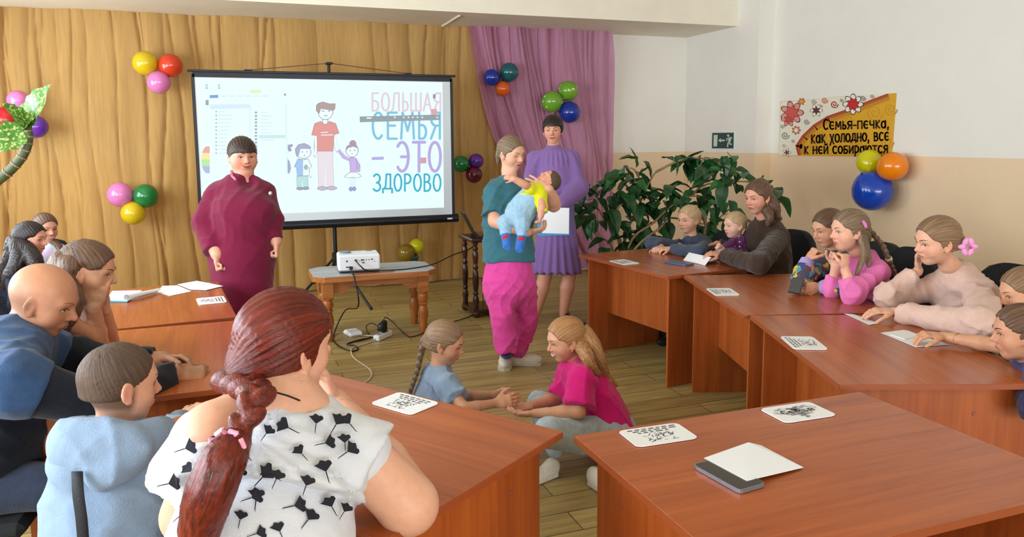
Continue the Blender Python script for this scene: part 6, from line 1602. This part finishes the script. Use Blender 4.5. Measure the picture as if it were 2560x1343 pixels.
elA, wrA = J(2004, 700, D - .22), J(2018, 650, D - .20); elB, wrB = atZ(2092, 718, .80), atZ(2048, 718, .79)
p.arm(shA, elA, wrA, dict(d=hv(.55, -.05, .8), n=hv(.8, .2, -.5), curl=1.1, size=.15, h=.0045, side=-1)); p.arm(shB, elB, wrB, dict(d=hv(-.98, -.1, -.02), n=hv(.1, .9, .2), curl=1.15, size=.155, h=.0042, side=1, tcurl=.7))
p.torso(nb, pv, unit(shB - shA), .12, .09); sit(p, pv, F_, m_dkjean, .78, 'black chair under the girl in the floral sweatshirt'); p.finish(.014, .0046); p.face((76, 54, 42), smile=-.1, closed=.3)
p.garment('sweatshirt', top_prims(nb, pv, (shA, shB), .135, .10, slope=.048, nr=.058, collar=.004) + sleeve(shA, elA, wrA, (.058, .056, .046), frac=.8) + sleeve(shB, elB, wrB, (.058, .054, .044), frac=.7), m_floral, .008, .007, 81, 36)
for (e_, w_, fr) in ((elA, wrA, .8), (elB, wrB, .7)): p.part('cuff', MB().tube([lerp(e_, w_, fr - .05), lerp(e_, w_, fr + .25)], [.044, .034], 14), m_lavcuff)
p.hair(HAIR['brown'], (0, -.9, .1), .03, .29, .10, -.18, extra=[ell(p.W(0, -.42, -.1), A3(.15, .12, .2) * .22, p.M, .03)])
pm = thing('phone', 'dark phone propped in the fist of the floral-sweatshirt girl', 'phone', tuple(J(1990, 735, D - .3)))
MB().box((0, 0, .045), (.012, .075, .09), rotz(R(15)) @ np.array(Matrix.Rotation(R(28), 3, 'Y')), bev=.004).build('case', m_glass, pm)

m_pinktop = cloth('pink_jersey', (226, 116, 178), .9, .06, 40, .25)
D = 4.15; nb = J(2156, 640, D + .04); pv = nb + hv(.14, .12, -.40); F_ = unit(hv(-.92, -.3, 0))
p = Person('girl in a bright pink top with her fists under her chin', J(2121, 577, D), (pv[0], pv[1], 0), 'fair', .226, -84, 4, kid=.6, nose=.9, sc=.82)
p.neck(nb, .05); shA, shB = J(2196, 680, D - .06), J(2138, 676, D + .16)
elA, wrA = J(2132, 735, D - .16), J(2112, 672, D - .14); elB, wrB = J(2082, 722, D + .02), J(2088, 668, D - .02)
p.arm(shA, elA, wrA, dict(d=hv(.0, .05, 1), n=hv(-.5, .75, 0), curl=1.2, size=.15, h=.0042, side=1, tcurl=.8)); p.arm(shB, elB, wrB, dict(d=hv(.1, -.1, 1), n=hv(-.6, -.7, 0), curl=1.2, size=.15, h=.0042, side=-1, tcurl=.8))
p.torso(nb, pv, unit(shA - shB), .12, .09); sit(p, pv, F_, m_dkjean, .8, 'black chair under the girl in the bright pink top'); p.finish(.014, .0044); p.face((110, 84, 62), smile=0, open_=.3)
p.garment('top', top_prims(nb, pv, (shB, shA), .14, .105, slope=.048, nr=.062, collar=.006) + sleeve(shA, elA, wrA, (.06, .058, .046), frac=.62) + sleeve(shB, elB, wrB, (.058, .054, .044), frac=.62), m_pinktop, .008, .009, 91, 34)
p.hair(HAIR['ash'], (.1, -.9, .0), .04, .30, .10, -.24, amp=.012, extra=[ell(p.W(0, -.40, -.2), A3(.18, .14, .24) * .22, p.M, .03)])
p.braid(HAIR['ash'], [p.W(-.05, -.48, .0), J(2205, 612, D + .02), J(2222, 650, D + .02), J(2240, 690, D + .04)], .022, .016, HF, tail=.05); p.lock(HAIR['ash'], [[p.W(-.30, -.12, -.1), J(2162, 630, D - .1), J(2150, 665, D - .12), J(2140, 690, D - .12)], [p.W(-.3, -.2, -.15), J(2170, 640, D - .08), J(2172, 670, D - .1)]], [.018, .017, .012, .004], amp=.001)
m_pclip = material('pink_clip', (214, 120, 190), .4); p.part('hair_clip', MB().tube([p.W(-.36, -.16, .27), p.W(-.385, -.20, .18), p.W(-.395, -.22, .10)], [.006, .010, .007], 8), m_pclip); p.ball('hair_tie', J(2222, 648, D + .02), .020, material('cream_band', (210, 206, 170), .8))

m_peach = cloth('peach_sweatshirt', (216, 182, 168), .9, .06, 30, .35)
D = 3.75; nb = J(2394, 676, D + .05); pv = nb + hv(.17, .12, -.42); F_ = unit(hv(-.92, -.3, 0))
p = Person('girl in a peach sweatshirt with a pink flower in her hair', J(2340, 603, D), (pv[0], pv[1], 0), 'fair', .238, -86, 10, roll=-6, kid=.4, nose=.9, sc=.9)
p.neck(nb, .052); shA, shB = J(2456, 738, D - .1), J(2352, 720, D + .18)
elA, wrA = atZ(2452, 812, .82), atZ(2236, 780, .79); elB, wrB = J(2222, 742, D + .16), J(2296, 676, D + .14)
p.arm(shA, elA, wrA, dict(d=hv(-.95, .15, .05), n=hv(0, .1, -1), curl=.32, size=.17, h=.004, side=1)); p.arm(shB, elB, wrB, dict(d=hv(-.15, .0, .98), n=hv(.75, -.5, .1), curl=.35, size=.16, h=.004, side=1))
p.torso(nb, pv, unit(shA - shB), .14, .11); sit(p, pv, F_, m_dkjean, .9, 'black chair under the girl in the peach sweatshirt'); p.finish(.014, .0042); p.face((106, 80, 60), smile=.1, closed=.15)
p.garment('sweatshirt', top_prims(nb, pv, (shB, shA), .165, .125, slope=.058, nr=.07, collar=.004) + sleeve(shA, elA, wrA, (.078, .072, .05), frac=.93) + sleeve(shB, elB, wrB, (.07, .066, .048), frac=.85), m_peach, .008, .018, 101, 34)
p.hair(HAIR['ltbrown'], (.05, -.95, -.15), .035, .30, .10, -.2, extra=[ell(p.W(0, -.50, -.12), A3(.17, .13, .17) * .23, p.M, .03)])
m_petal = material('pink_fabric_petal', (236, 160, 212), .7)
fl_c = p.W(-.24, -.46, -.14); mb = MB()
for k in range(6):
    a = 1.047 * k; dv = hv(math.cos(a), .25, math.sin(a)); mb.ball(fl_c - HF * .03 + dv * .028, (.022, .010, .014), 10, 6, frame(-HF, UP) @ rotz(0) @ np.array(Matrix.Rotation(-a, 3, 'Y')))
p.part('hair_flower', mb, m_petal); p.ball('flower_centre', fl_c - HF * .042, .008, material('flower_heart', (200, 60, 150), .6)); p.ball('earring', p.W(-.37, .02, -.18), .0045, m_gold_metal)

m_stripe = bpy.data.materials.new('cloth_striped'); m_stripe.use_nodes = True
_n, _l = m_stripe.node_tree.nodes, m_stripe.node_tree.links; _b = _n['Principled BSDF']; _b.inputs['Roughness'].default_value = .85
_tc = _n.new('ShaderNodeTexCoord'); _w = _n.new('ShaderNodeTexWave'); _w.bands_direction = 'Z'; _w.inputs['Scale'].default_value = 16; _l.new(_tc.outputs['Object'], _w.inputs['Vector'])
_cr = _n.new('ShaderNodeValToRGB'); _cr.color_ramp.interpolation = 'CONSTANT'; _cr.color_ramp.elements[0].color = lin((70, 80, 96)); _cr.color_ramp.elements[1].position = .45; _cr.color_ramp.elements[1].color = lin((226, 226, 222)); _l.new(_w.outputs[0], _cr.inputs[0]); _l.new(_cr.outputs[0], _b.inputs['Base Color'])
D = 3.4; nb = J(2592, 800, D + .04); pv = nb + hv(.14, .08, -.36); F_ = unit(hv(-.92, -.3, 0))
p = Person('girl in a striped shirt reaching one bare arm across the desk', J(2556, 732, D), (pv[0], pv[1], 0), 'warm', .222, -96, 14, kid=.6, nose=.8, sc=.8)
p.neck(nb, .05); shA, shB = J(2600, 845, D - .1), J(2520, 826, D + .1); elA, wrA = atZ(2506, 866, .785), atZ(2358, 842, .785); elB, wrB = J(2500, 850, D + .05), J(2480, 840, D - .0)
p.arm(shA, elA, wrA, dict(d=hv(-.95, .1, .12), n=hv(0, .1, -1), curl=.5, size=.155, h=.004, side=1)); p.arm(shB, elB, wrB)
p.torso(nb, pv, unit(shA - shB), .12, .09); sit(p, pv, F_, m_dkjean, .78, 'black chair under the girl in the striped shirt'); p.finish(.014, .0044); p.face((110, 84, 60), smile=0)
p.garment('shirt', top_prims(nb, pv, (shB, shA), .135, .10, slope=.048, nr=.058, collar=.004) + sleeve(shA, elA, r=(.058, .06), frac=.5) + sleeve(shB, elB, r=(.058, .06), frac=.8), m_stripe, .010, .006, 111)
p.hair(HAIR['ltbrown'], (.05, -.95, .1), .03, .30, .10, -.2, extra=[ell(p.W(0, -.48, -.05), A3(.15, .12, .16) * .22, p.M, .03)])

m_navyp = cloth('navy_purple_print', (60, 56, 92), .9, .5, 50, .2)
D = 2.84; nb = J(2588, 908, D + .03); pv = nb + hv(.13, .06, -.34); F_ = unit(hv(-.95, -.2, 0))
p = Person('girl with tight braided cornrows at the end of the right-hand desks', J(2548, 832, D), (pv[0], pv[1], 0), 'tan', .210, -108, 6, kid=.7, nose=.8, sc=.78)
p.neck(nb, .05); shA, shB = J(2605, 950, D - .12), J(2560, 935, D + .12); elA, wrA = J(2590, 1020, D - .18), J(2570, 985, D - .1); p.arm(shA, elA, wrA); p.arm(shB, J(2540, 960, D + .15), J(2530, 950, D + .1))
p.torso(nb, pv, unit(shA - shB), .12, .09); sit(p, pv, F_, m_dkjean, .76, 'black chair under the girl with braided cornrows'); p.finish(.014, .004); p.face((60, 44, 34), smile=0)
p.garment('top', top_prims(nb, pv, (shB, shA), .135, .10, slope=.05, nr=.062, collar=.012) + sleeve(shA, elA, wrA, (.055, .05, .042)) + sleeve(shB, J(2540, 960, D + .15), r=(.055, .055)), m_navyp, .010, .006, 121)
p.hair(HAIR['brown'], (0, -.9, .3), .025, .29, .10, -.2, amp=.022, freq=15); p.ball('earring', p.W(-.37, .02, -.18), .0045, m_gold_metal)

# ---- the left-hand desks
m_seq = material('dark_sequins', (26, 32, 48), .22, .85, noise=.9, nscale=(160, 160, 160), bump=.9, bscale=(170, 170, 170))
F_ = unit(hv(.95, .1, 0))
D = 5.0; nb = J(48, 655, D + .02); pv = nb + hv(-.08, .05, -.40)
p = Person('dark-haired girl in a sequined navy top by the curtain', J(78, 598, D), (pv[0], pv[1], 0), 'rosy', .222, 92, 6, kid=.5, sc=.8)
p.neck(nb, .05); shA, shB = J(40, 690, D - .12), J(62, 685, D + .14)
elA, wrA = J(48, 760, D - .18), J(110, 765, D - .1); elB, wrB = J(85, 750, D + .15), J(130, 760, D + .1); p.arm(shA, elA, wrA, dict(d=hv(1, .1, 0), n=hv(0, .2, -1), curl=.6, size=.15, h=.006)); p.arm(shB, elB, wrB, dict(d=hv(1, 0, 0), n=hv(0, -.2, -1), curl=.6, size=.15, h=.006))
p.torso(nb, pv, HF, .12, .09); sit(p, pv, F_, m_dkjean, .8, 'black chair under the girl in sequins'); p.finish(.014, .0048); p.face((40, 28, 24), smile=.3)
p.garment('sequin_top', top_prims(nb, pv, (shA, shB), .14, .105, slope=.05, nr=.058, collar=.004) + sleeve(shA, elA, wrA, (.062, .056, .046), frac=.9) + sleeve(shB, elB, wrB, (.06, .055, .046), frac=.9), m_seq, .010, .007, 131)
p.hair(HAIR['black'], (0, -.6, .8), .04, .30, .06, -.34, amp=.012, extra=[ell(p.W(0, -.34, -.25), A3(.28, .2, .36) * .22, p.M, .04)])
p.lock(HAIR['black'], [[p.W(.24, -.26, -.1), J(48, 645, D - .12), J(28, 690, D - .14), J(10, 720, D - .12)], [p.W(.1, -.42, -.1), J(30, 640, D - .02), J(8, 690, D), J(-10, 730, D)], [p.W(.30, -.08, -.15), J(86, 650, D - .12), J(88, 690, D - .14)]], [.05, .05, .045, .015])
m_tie = bpy.data.materials.new('cloth_tie_dye'); m_tie.use_nodes = True
_n, _l = m_tie.node_tree.nodes, m_tie.node_tree.links; _b = _n['Principled BSDF']; _b.inputs['Roughness'].default_value = .85
_tc = _n.new('ShaderNodeTexCoord'); _nz = _n.new('ShaderNodeTexNoise'); _nz.inputs['Scale'].default_value = 7; _l.new(_tc.outputs['Object'], _nz.inputs['Vector'])
_cr = _n.new('ShaderNodeValToRGB'); _cr.color_ramp.elements[0].position = .4; _cr.color_ramp.elements[0].color = lin((170, 208, 206)); _cr.color_ramp.elements[1].position = .56; _cr.color_ramp.elements[1].color = lin((214, 172, 214)); _l.new(_nz.outputs[0], _cr.inputs[0]); _l.new(_cr.outputs[0], _b.inputs['Base Color'])
D = 5.75; nb = J(122, 615, D + .02); pv = nb + hv(-.03, .10, -.42)
p = Person('smiling girl in a pastel tie-dye top beside the sequined girl', J(114, 571, D), (pv[0], pv[1], 0), 'rosy', .222, 58, 8, kid=.5, sc=.8)
p.neck(nb, .05); shA, shB = J(100, 640, D - .02), J(150, 634, D + .06); elA, wrA = J(100, 700, D - .1), J(130, 715, D - .2); elB, wrB = J(158, 695, D + .0), J(150, 715, D - .15); p.arm(shA, elA, wrA, dict(d=hv(.8, -.3, 0), n=UP * -1, curl=.6, size=.15, h=.007)); p.arm(shB, elB, wrB, dict(d=hv(.3, -.8, 0), n=UP * -1, curl=.6, size=.15, h=.007))
p.torso(nb, pv, HR, .12, .09); sit(p, pv, unit(hv(.7, -.7, 0)), m_dkjean, .8, 'black chair under the girl in pastel tie-dye'); p.finish(.014, .005); p.face((90, 66, 52), smile=.9, open_=.5)
p.garment('top', top_prims(nb, pv, (shA, shB), .13, .10, slope=.045, nr=.058, collar=.004) + sleeve(shA, elA, r=(.058, .058), frac=.5) + sleeve(shB, elB, r=(.058, .058), frac=.5), m_tie, .010, .006, 141)
p.hair(HAIR['brown'], (-.1, -.8, .4), .035, .30, .08, -.3, extra=[ell(p.W(-.1, -.36, -.25), A3(.22, .18, .3) * .22, p.M, .04)]); p.lock(HAIR['brown'], [[p.W(.25, -.2, -.2), J(140, 612, D + .02), J(152, 632, D)]], [.03, .03, .01])

m_wtop = cloth('white_pink_vest', (226, 206, 212), .9)
D = 3.05; nb = J(176, 765, D - .02); pv = nb + hv(-.12, -.02, -.42); F_ = unit(hv(.95, .2, 0))
p = Person('brown-haired girl holding both hands to her face at the left desks', J(222, 678, D), (pv[0], pv[1], 0), 'warm', .232, 104, 14, kid=.4, sc=.88)
p.neck(nb, .05); shA, shB = J(168, 805, D - .16), J(205, 790, D + .12)
elA, wrA = J(250, 862, D + .10), J(236, 766, D - .02); elB, wrB = J(276, 852, D + .26), J(262, 770, D + .10)
p.arm(shA, elA, wrA, dict(d=hv(.28, .05, .96), n=hv(-.3, .9, .05), curl=.28, size=.165, h=.0042, side=1), (.042, .038, .025)); p.arm(shB, elB, wrB, dict(d=hv(.05, -.1, 1), n=hv(-.5, -.8, 0), curl=.35, size=.165, h=.0042, side=-1), (.042, .038, .025))
p.torso(nb, pv, HF, .13, .10); sit(p, pv, F_, m_dkjean, .85, 'black chair under the girl with her hands to her face'); p.finish(.012, .0042); p.face((84, 58, 44), smile=.4)
p.garment('vest', top_prims(nb, pv, (shA, shB), .135, .10, slope=.034, nr=.05, collar=-.03), m_wtop, .010, .005, 151)
p.hair(HAIR['brown'], (0, -.6, .8), .045, .30, .06, -.26, amp=.010, cut=[ell(p.W(.42, .0, -.04), A3(.12, .12, .2) * .232, p.M, .02, -1)])
p.lock(HAIR['brown'], [[p.W(.24, -.22, .1), p.W(.26, -.26, -.2), J(178, 750, D - .15), J(170, 790, D - .17), J(160, 830, D - .17)], [p.W(.12, -.38, .1), p.W(.1, -.44, -.2), J(152, 740, D - .08), J(140, 790, D - .1), J(135, 830, D - .1)], [p.W(.0, -.42, .1), J(158, 690, D + .02), J(140, 740, D + .02), J(130, 800, D)]], [.046, .046, .042, .034, .012], amp=.0015)

# bald man
def stubble(L_, c):
    r_ = np.sqrt(L_[:, 0] ** 2 + (L_[:, 1] + .1) ** 2); w = np.clip((.22 - L_[:, 2]) / .2, 0, 1) * np.clip((.05 - L_[:, 1]) / .12, 0, 1) * np.clip((L_[:, 2] + .34) / .12, 0, 1) * .55
    w += .30 * np.clip((L_[:, 1] - .1) / .1, 0, 1) * np.clip((-.2 - L_[:, 2]) / .08, 0, 1) * np.clip((L_[:, 2] + .6) / .1, 0, 1)
    w = np.clip(w, 0, .6)[:, None]; return c * (1 - w) + np.array(lin((110, 84, 68))[:3]) * w
def cropped(L_, c):
    w = np.clip((.10 - L_[:, 1]) / .08, 0, 1) * np.clip((L_[:, 2] + .36) / .14, 0, 1) * np.clip((.345 - np.abs(L_[:, 0])) / .02, 0, 1) * .9
    w = w[:, None]; return c * (1 - w) + np.array(lin((88, 66, 50))[:3]) * w
m_navy = cloth('black_navy_fleece', (20, 24, 36), .95, .12, 40, .25); m_yoke = cloth('steel_blue_fleece', (50, 76, 112), .95, .1, 40, .25)
D = 2.62; nb = J(40, 836, D - .04); pv = J(-70, 1170, D - .1); pv[2] = .52; F_ = unit(hv(.95, .25, 0))
p = Person('bald man in a black and blue fleece leaning on the desk', J(112, 752, D), (pv[0], pv[1], 0), 'olive', .25, 98, 22, nose=1.3, sc=1.05, jaw=1.02)
p.neck(nb, .062); shA, shB = J(36, 960, D - .30), J(105, 875, D + .18)
elA, wrA = J(240, 1010, D - .18), J(438, 938, D + .20); elB, wrB = J(268, 915, D + .30), J(405, 902, D + .30)
p.arm(shA, elA, wrA, dict(d=hv(.9, .35, -.05), n=hv(.2, .5, -.85), curl=.85, size=.195, h=.004, side=1), (.055, .05, .034)); p.arm(shB, elB, wrB, dict(d=hv(.95, .0, .08), n=hv(0, -.5, -.85), curl=.6, size=.195, h=.004, side=-1), (.055, .05, .034))
p.torso(nb, pv, HF, .18, .13); sit(p, pv, F_, m_dkjean, 1.05, 'black chair under the bald man'); p.finish(.013, .0042, stubble); p.face((120, 84, 60), smile=-.2, closed=.35, brow=.7, lip=(168, 112, 96))
up_ = unit(nb - pv); sdm = unit(shB - shA)
jk = [ecap(lerp(nb, pv, .34), lerp(nb, pv, .7), (.205, .15), (.212, .17), sdm, .06), ecap(lerp(nb, pv, .68), pv, (.212, .17), (.21, .18), sdm, .06)]
p.garment('fleece_jacket', jk + [cone(lerp(shA, elA, .22), elA, .088, .076, .04), cone(elA, lerp(elA, wrA, .90), .076, .056, .03, fb=1), cone(lerp(shB, elB, .22), elB, .084, .072, .04), cone(elB, lerp(elB, wrB, .86), .072, .056, .03, fb=1)], m_navy, .011, .012, 161, 24)
yk = [ecap(lerp(nb, pv, .12), lerp(nb, pv, .42), (.165, .12), (.215, .158), sdm, .06, fb=1), cone(lerp(nb, pv, .10), shA, .074, .094, .06), cone(shA, lerp(shA, elA, .34), .094, .092, .04, fb=1), cone(lerp(nb, pv, .08), shB, .074, .088, .06), cone(shB, lerp(shB, elB, .3), .088, .086, .04, fb=1), cone(nb - up_ * .05, nb + up_ * .02 - HR * .01, .10, .088, .03, fb=1)]
p.garment('yoke', yk, m_yoke, .010, .011, 161, 24)

# boy in the blue hoodie
m_hoodie = cloth('pale_blue_fleece_hoodie', (134, 156, 182), .95, .06, 30, .25); m_strap = material('black_webbing', (24, 26, 32), .7, bump=.3, bscale=(300, 300, 300))
m_gcuff = cloth('grey_ribbed_cuff', (116, 122, 122), .95, .1, 40, .5, (40, 300, 300))
D = 2.1; nb = J(288, 1068, D); pv = J(268, 1420, D - .02); F_ = unit(hv(.75, .6, 0))
p = Person('boy with cropped brown hair in a pale blue hoodie', J(305, 960, D), (pv[0], pv[1], 0), 'fair', .228, 132, 6, kid=.7, nose=.8, sc=.85)
p.neck(nb, .052); shA, shB = J(205, 1145, D - .06), J(388, 1128, D + .02)
elA, wrA = J(225, 1270, D + .0), J(330, 1260, D + .2); elB, wrB = J(432, 1130, D + .28), J(455, 1045, D + .42)
p.arm(shA, elA, wrA, dict(d=F_, n=-UP, curl=.5, size=.15, h=.006)); p.arm(shB, elB, wrB, dict(d=hv(.5, .6, .2), n=hv(0, .3, -1), curl=.6, size=.15, h=.005))
p.torso(nb, pv, HR, .14, .10); sit(p, pv, F_, m_dkjean, .85, 'low stool under the boy in the blue hoodie', back=False); p.finish(.012, .0036, cropped); p.face((90, 68, 52), smile=.1)
p.garment('hoodie', torso_prims(nb, pv, HR, .165, .12, .17, .13, .18, .15) + [cone(lerp(nb, pv, .12), shA, .055, .07, .05), cone(lerp(nb, pv, .12), shB, .055, .07, .05)] + sleeve(shA, elA, wrA, (.075, .068, .05), frac=.9) + sleeve(shB, elB, wrB, (.075, .066, .052), frac=.75), m_hoodie, .009, .010, 171, 26)
ring = [nb + HR * math.cos(a) * .118 + HF * math.sin(a) * .10 + UP * (-.018 - .02 * math.sin(a)) for a in np.linspace(-3.9, .75, 14)]
hd = [cone(ring[i], ring[i + 1], .036, .036, .03) for i in range(13)] + [ell(J(258, 1128, D - .105), (.13, .045, .075), np.stack([HR, HF, UP], 1), .05), ell(J(225, 1110, D - .08), (.085, .06, .06), np.stack([HR, HF, UP], 1), .05), cone(J(185, 1105, D - .06), J(262, 1195, D - .13), .038, .026, .05), cone(J(262, 1195, D - .13), J(395, 1095, D - .03), .026, .03, .05)]
p.garment('hood', hd, m_hoodie, .008, .008, 175, 30)
p.part('cuff', MB().tube([lerp(elB, wrB, .70), lerp(elB, wrB, .95)], [.052, .042], 16), m_gcuff)
p.hair(HAIR['boy'], (0, -.4, .9), .012, .27, .14, -.14, amp=.006, freq=60, h=.0036, name='cropped_hair')
sb_ = [J(196, 1178, D - .17), J(198, 1230, D - .20), J(208, 1300, D - .20), J(215, 1400, D - .17)]
mb = MB(); mb.grid(lambda u, v: np.array([np.interp(v, [0, .33, .66, 1], [q[i] for q in sb_]) for i in range(3)]) + HR * (u - .5) * .028 - HF * .004, 2, 8)
o = p.part('bag_strap', mb, m_strap); md = o.modifiers.new('thickness', 'SOLIDIFY'); md.thickness = .004

# red-haired woman
D = 1.78
nb = J(705, 1012, D - .06); pv = J(640, 1480, D - .18); F_ = unit(hv(.2, .97, 0))
p = Person('red-haired woman with a long plait in a white ginkgo-print blouse', J(722, 862, D), (pv[0], pv[1], 0), 'fair', .245, 138, 4, kid=0, nose=1.0, sc=1.08)
p.neck(nb, .06); shA, shB = J(535, 1085, D - .17), J(868, 1110, D - .06)
elA, wrA = J(470, 1290, D - .12), J(560, 1300, D + .1); elB, wrB = J(1020, 1262, D - .02), J(838, 1010, D + .26)
p.body += [ecap(lerp(nb, pv, .06), lerp(nb, pv, .4), (.12, .075), (.165, .11), unit(shB - shA), .06), cone(lerp(nb, pv, .05), shA, .055, .06, .06), cone(lerp(nb, pv, .09), shB - UP * .012, .045, .05, .05)]
p.arm(shA, elA, wrA, None, (.06, .052, .035)); p.arm(shB, elB, wrB, dict(d=hv(-.25, -.1, .95), n=hv(-.8, -.3, .2), curl=.5, size=.18, h=.004, side=-1), (.060, .064, .036))
p.torso(nb, pv, unit(shB - shA), .17, .13); sit(p, pv, F_, m_dkjean, 1.05, 'low stool under the red-haired woman', back=False); p.finish(.009, .0038); p.face((110, 50, 34), smile=0)
m_blouse = cloth('white_crepe', (214, 218, 226), .8, .03, 30, .2)
sdv = unit(shB - shA)
def FR(t, w, z=0): return lerp(nb, pv, t) + sdv * w + UP * z
bl = torso_prims(nb, pv, sdv, .155, .115, .185, .15, .20, .17, .05) + [cone(FR(.20, -.02), lerp(shA, elA, .12), .072, .080, .06), cone(FR(.13, .06), lerp(shB, elB, .12), .070, .084, .06)]
cutn = [ecap(nb + hv(-.03, .0, .12), nb + hv(-.055, -.05, -.07), (.15, .13), (.118, .10), sdv, .03, -1)]
def rip(X, Y, Z_):
    a = np.arctan2(Y - pv[1], X - pv[0]); return -.003 * np.sin(a * 18 + 8 * Z_) + folds(.004, 77, 24)(X, Y, Z_)
p.garment('blouse', bl, m_blouse, .008, 0, disp=folds(.004, 78, 22), cut=cutn)
rf = [ecap(FR(.17, 0), FR(.40, 0) - HF * .015, (.15, .115), (.205, .165), sdv, .05, fb=1), cone(FR(.20, -.05), lerp(shA, elA, .42), .075, .108, .05, fb=1), cone(FR(.14, .07), lerp(shB, elB, .36), .074, .104, .05, fb=1)]
p.garment('ruffle', rf, m_blouse, .008, 0, disp=rip, cut=cutn)
rf2 = [ecap(FR(.34, 0), FR(.475, 0) - HF * .015, (.19, .15), (.212, .172), sdv, .04, fb=1), cone(lerp(shA, elA, .2), lerp(shA, elA, .56), .09, .112, .04, fb=1)]
p.garment('ruffle', rf2, m_blouse, .008, 0, disp=rip)
m_ink = material('black_ginkgo_print', (18, 20, 34), .8)
shell = bl + rf + rf2 + cutn; gr = random.Random(5)
GK = [(462, 1122, .3), (420, 1210, .2), (610, 1130, 2.2), (655, 1195, .8), (640, 1250, 1.4), (722, 1070, 2.6), (755, 1135, 2.2), (812, 1108, .2), (840, 1062, 1.0), (875, 1060, 2.2), (868, 1130, .6), (862, 1108, 1.6), (765, 1215, 1.2), (690, 1200, 1.1), (680, 1185, 2.4), (628, 1245, .3), (770, 1012, 2.0), (700, 1030, .6), (665, 1085, .9), (590, 1180, .4), (560, 1250, 2.0), (520, 1230, 1.2), (500, 1290, .4), (700, 1330, 1.9), (770, 1300, .9), (640, 1335, .3), (830, 1268, 2.0), (860, 1280, 1.0), (600, 1300, 1.3), (555, 1110, 1.7), (450, 1290, .7), (480, 1180, 2.4), (815, 1180, 1.8), (735, 1265, .2), (790, 1060, 1.4)]
for (gx, gy, ga) in GK:
    q_ = J(gx, gy, D - .30)[None].copy(); dr0 = unit(J(gx, gy, 1) - CAM)
    for _ in range(40): q_ = q_ + dr0 * np.clip(sdf_at(bl + rf + rf2, q_) - .004, -.01, .02)[:, None]
    cq = cutn[0]; X_ = evald(cq, q_[:, 0], q_[:, 1], q_[:, 2])[0]
    if X_ < .02 or sdf_at(p.body, q_)[0] < .004: continue
    mb = MB(); fan = [(0, 0)] + [(math.cos(a) * (1 + .10 * math.sin(a * 9)), math.sin(a) * (1 + .10 * math.sin(a * 9))) for a in np.linspace(-.85, .85, 9)]
    stem = [(0, .05), (-.9, .02), (-1.1, -.15), (-.9, -.05), (0, -.05)]; s_ = gr.uniform(.011, .0145) * 1.75
    for shp in (fan, stem):
        pts = []
        for (u, v) in shp:
            w = u * math.cos(ga) - v * math.sin(ga), u * math.sin(ga) + v * math.cos(ga)
            pts.append(J(gx, gy, D - .30) + (HR * w[0] + UP * w[1]) * s_)
        pts = np.array(pts); dr_ = unit(J(gx, gy, 1) - CAM)
        for _ in range(40):
            dd = sdf_at(shell, pts); pts = pts + dr_ * np.clip(dd - .006, -.01, .02)[:, None]
        mb.poly(list(pts))
    p.part('ginkgo_print', mb, m_ink, False)
p.hair(HAIR['red'], (-.35, -.9, -.45), .055, .30, .12, -.30, amp=.010, freq=44, h=.0045, extra=[ell(p.W(-.08, -.36, -.22), A3(.24, .2, .22) * .245, p.M, .05)], vol=(1, 1, 1.02))
bp_ = [p.W(-.12, -.46, -.30), J(640, 985, D - .22), J(622, 1030, D - .27), J(600, 1085, D - .29)]
p.braid(HAIR['red'], bp_, .042, .026, HR, h=.005, tail=.01)
p.lock(HAIR['red'], [[J(598, 1090, D - .29), J(560, 1150, D - .33), J(525, 1230, D - .34), J(498, 1330, D - .33), J(485, 1400, D - .32)]], [.020, .040, .044, .036, .012], k=.01, name='plait_tail', amp=.0016)
m_coil = material('pink_coil', (240, 160, 190), .35)
cc = J(582, 1100, D - .30); mb = MB()
for k in range(3): mb.tube([cc + hv(math.cos(a) * .026, math.sin(a) * .026, (k - 1) * .010 + .008 * math.sin(a * 5)) for a in np.linspace(0, 6.2832, 22)], .0055, 6)
for k in range(7):
    a = k * .9; mb.tube([cc + hv(math.cos(a) * .02, -.02, math.sin(a) * .02), cc + hv(math.cos(a) * .034, -.034, math.sin(a) * .034), cc + hv(math.cos(a + .5) * .03, -.03, math.sin(a + .5) * .03)], .005, 6)
p.part('coil_hair_tie', mb, m_coil)
p.part('neck_cord', MB().tube([J(668, 975, D - .16), J(720, 990, D - .17), J(765, 1008, D - .10)], .002, 5), m_bfab)
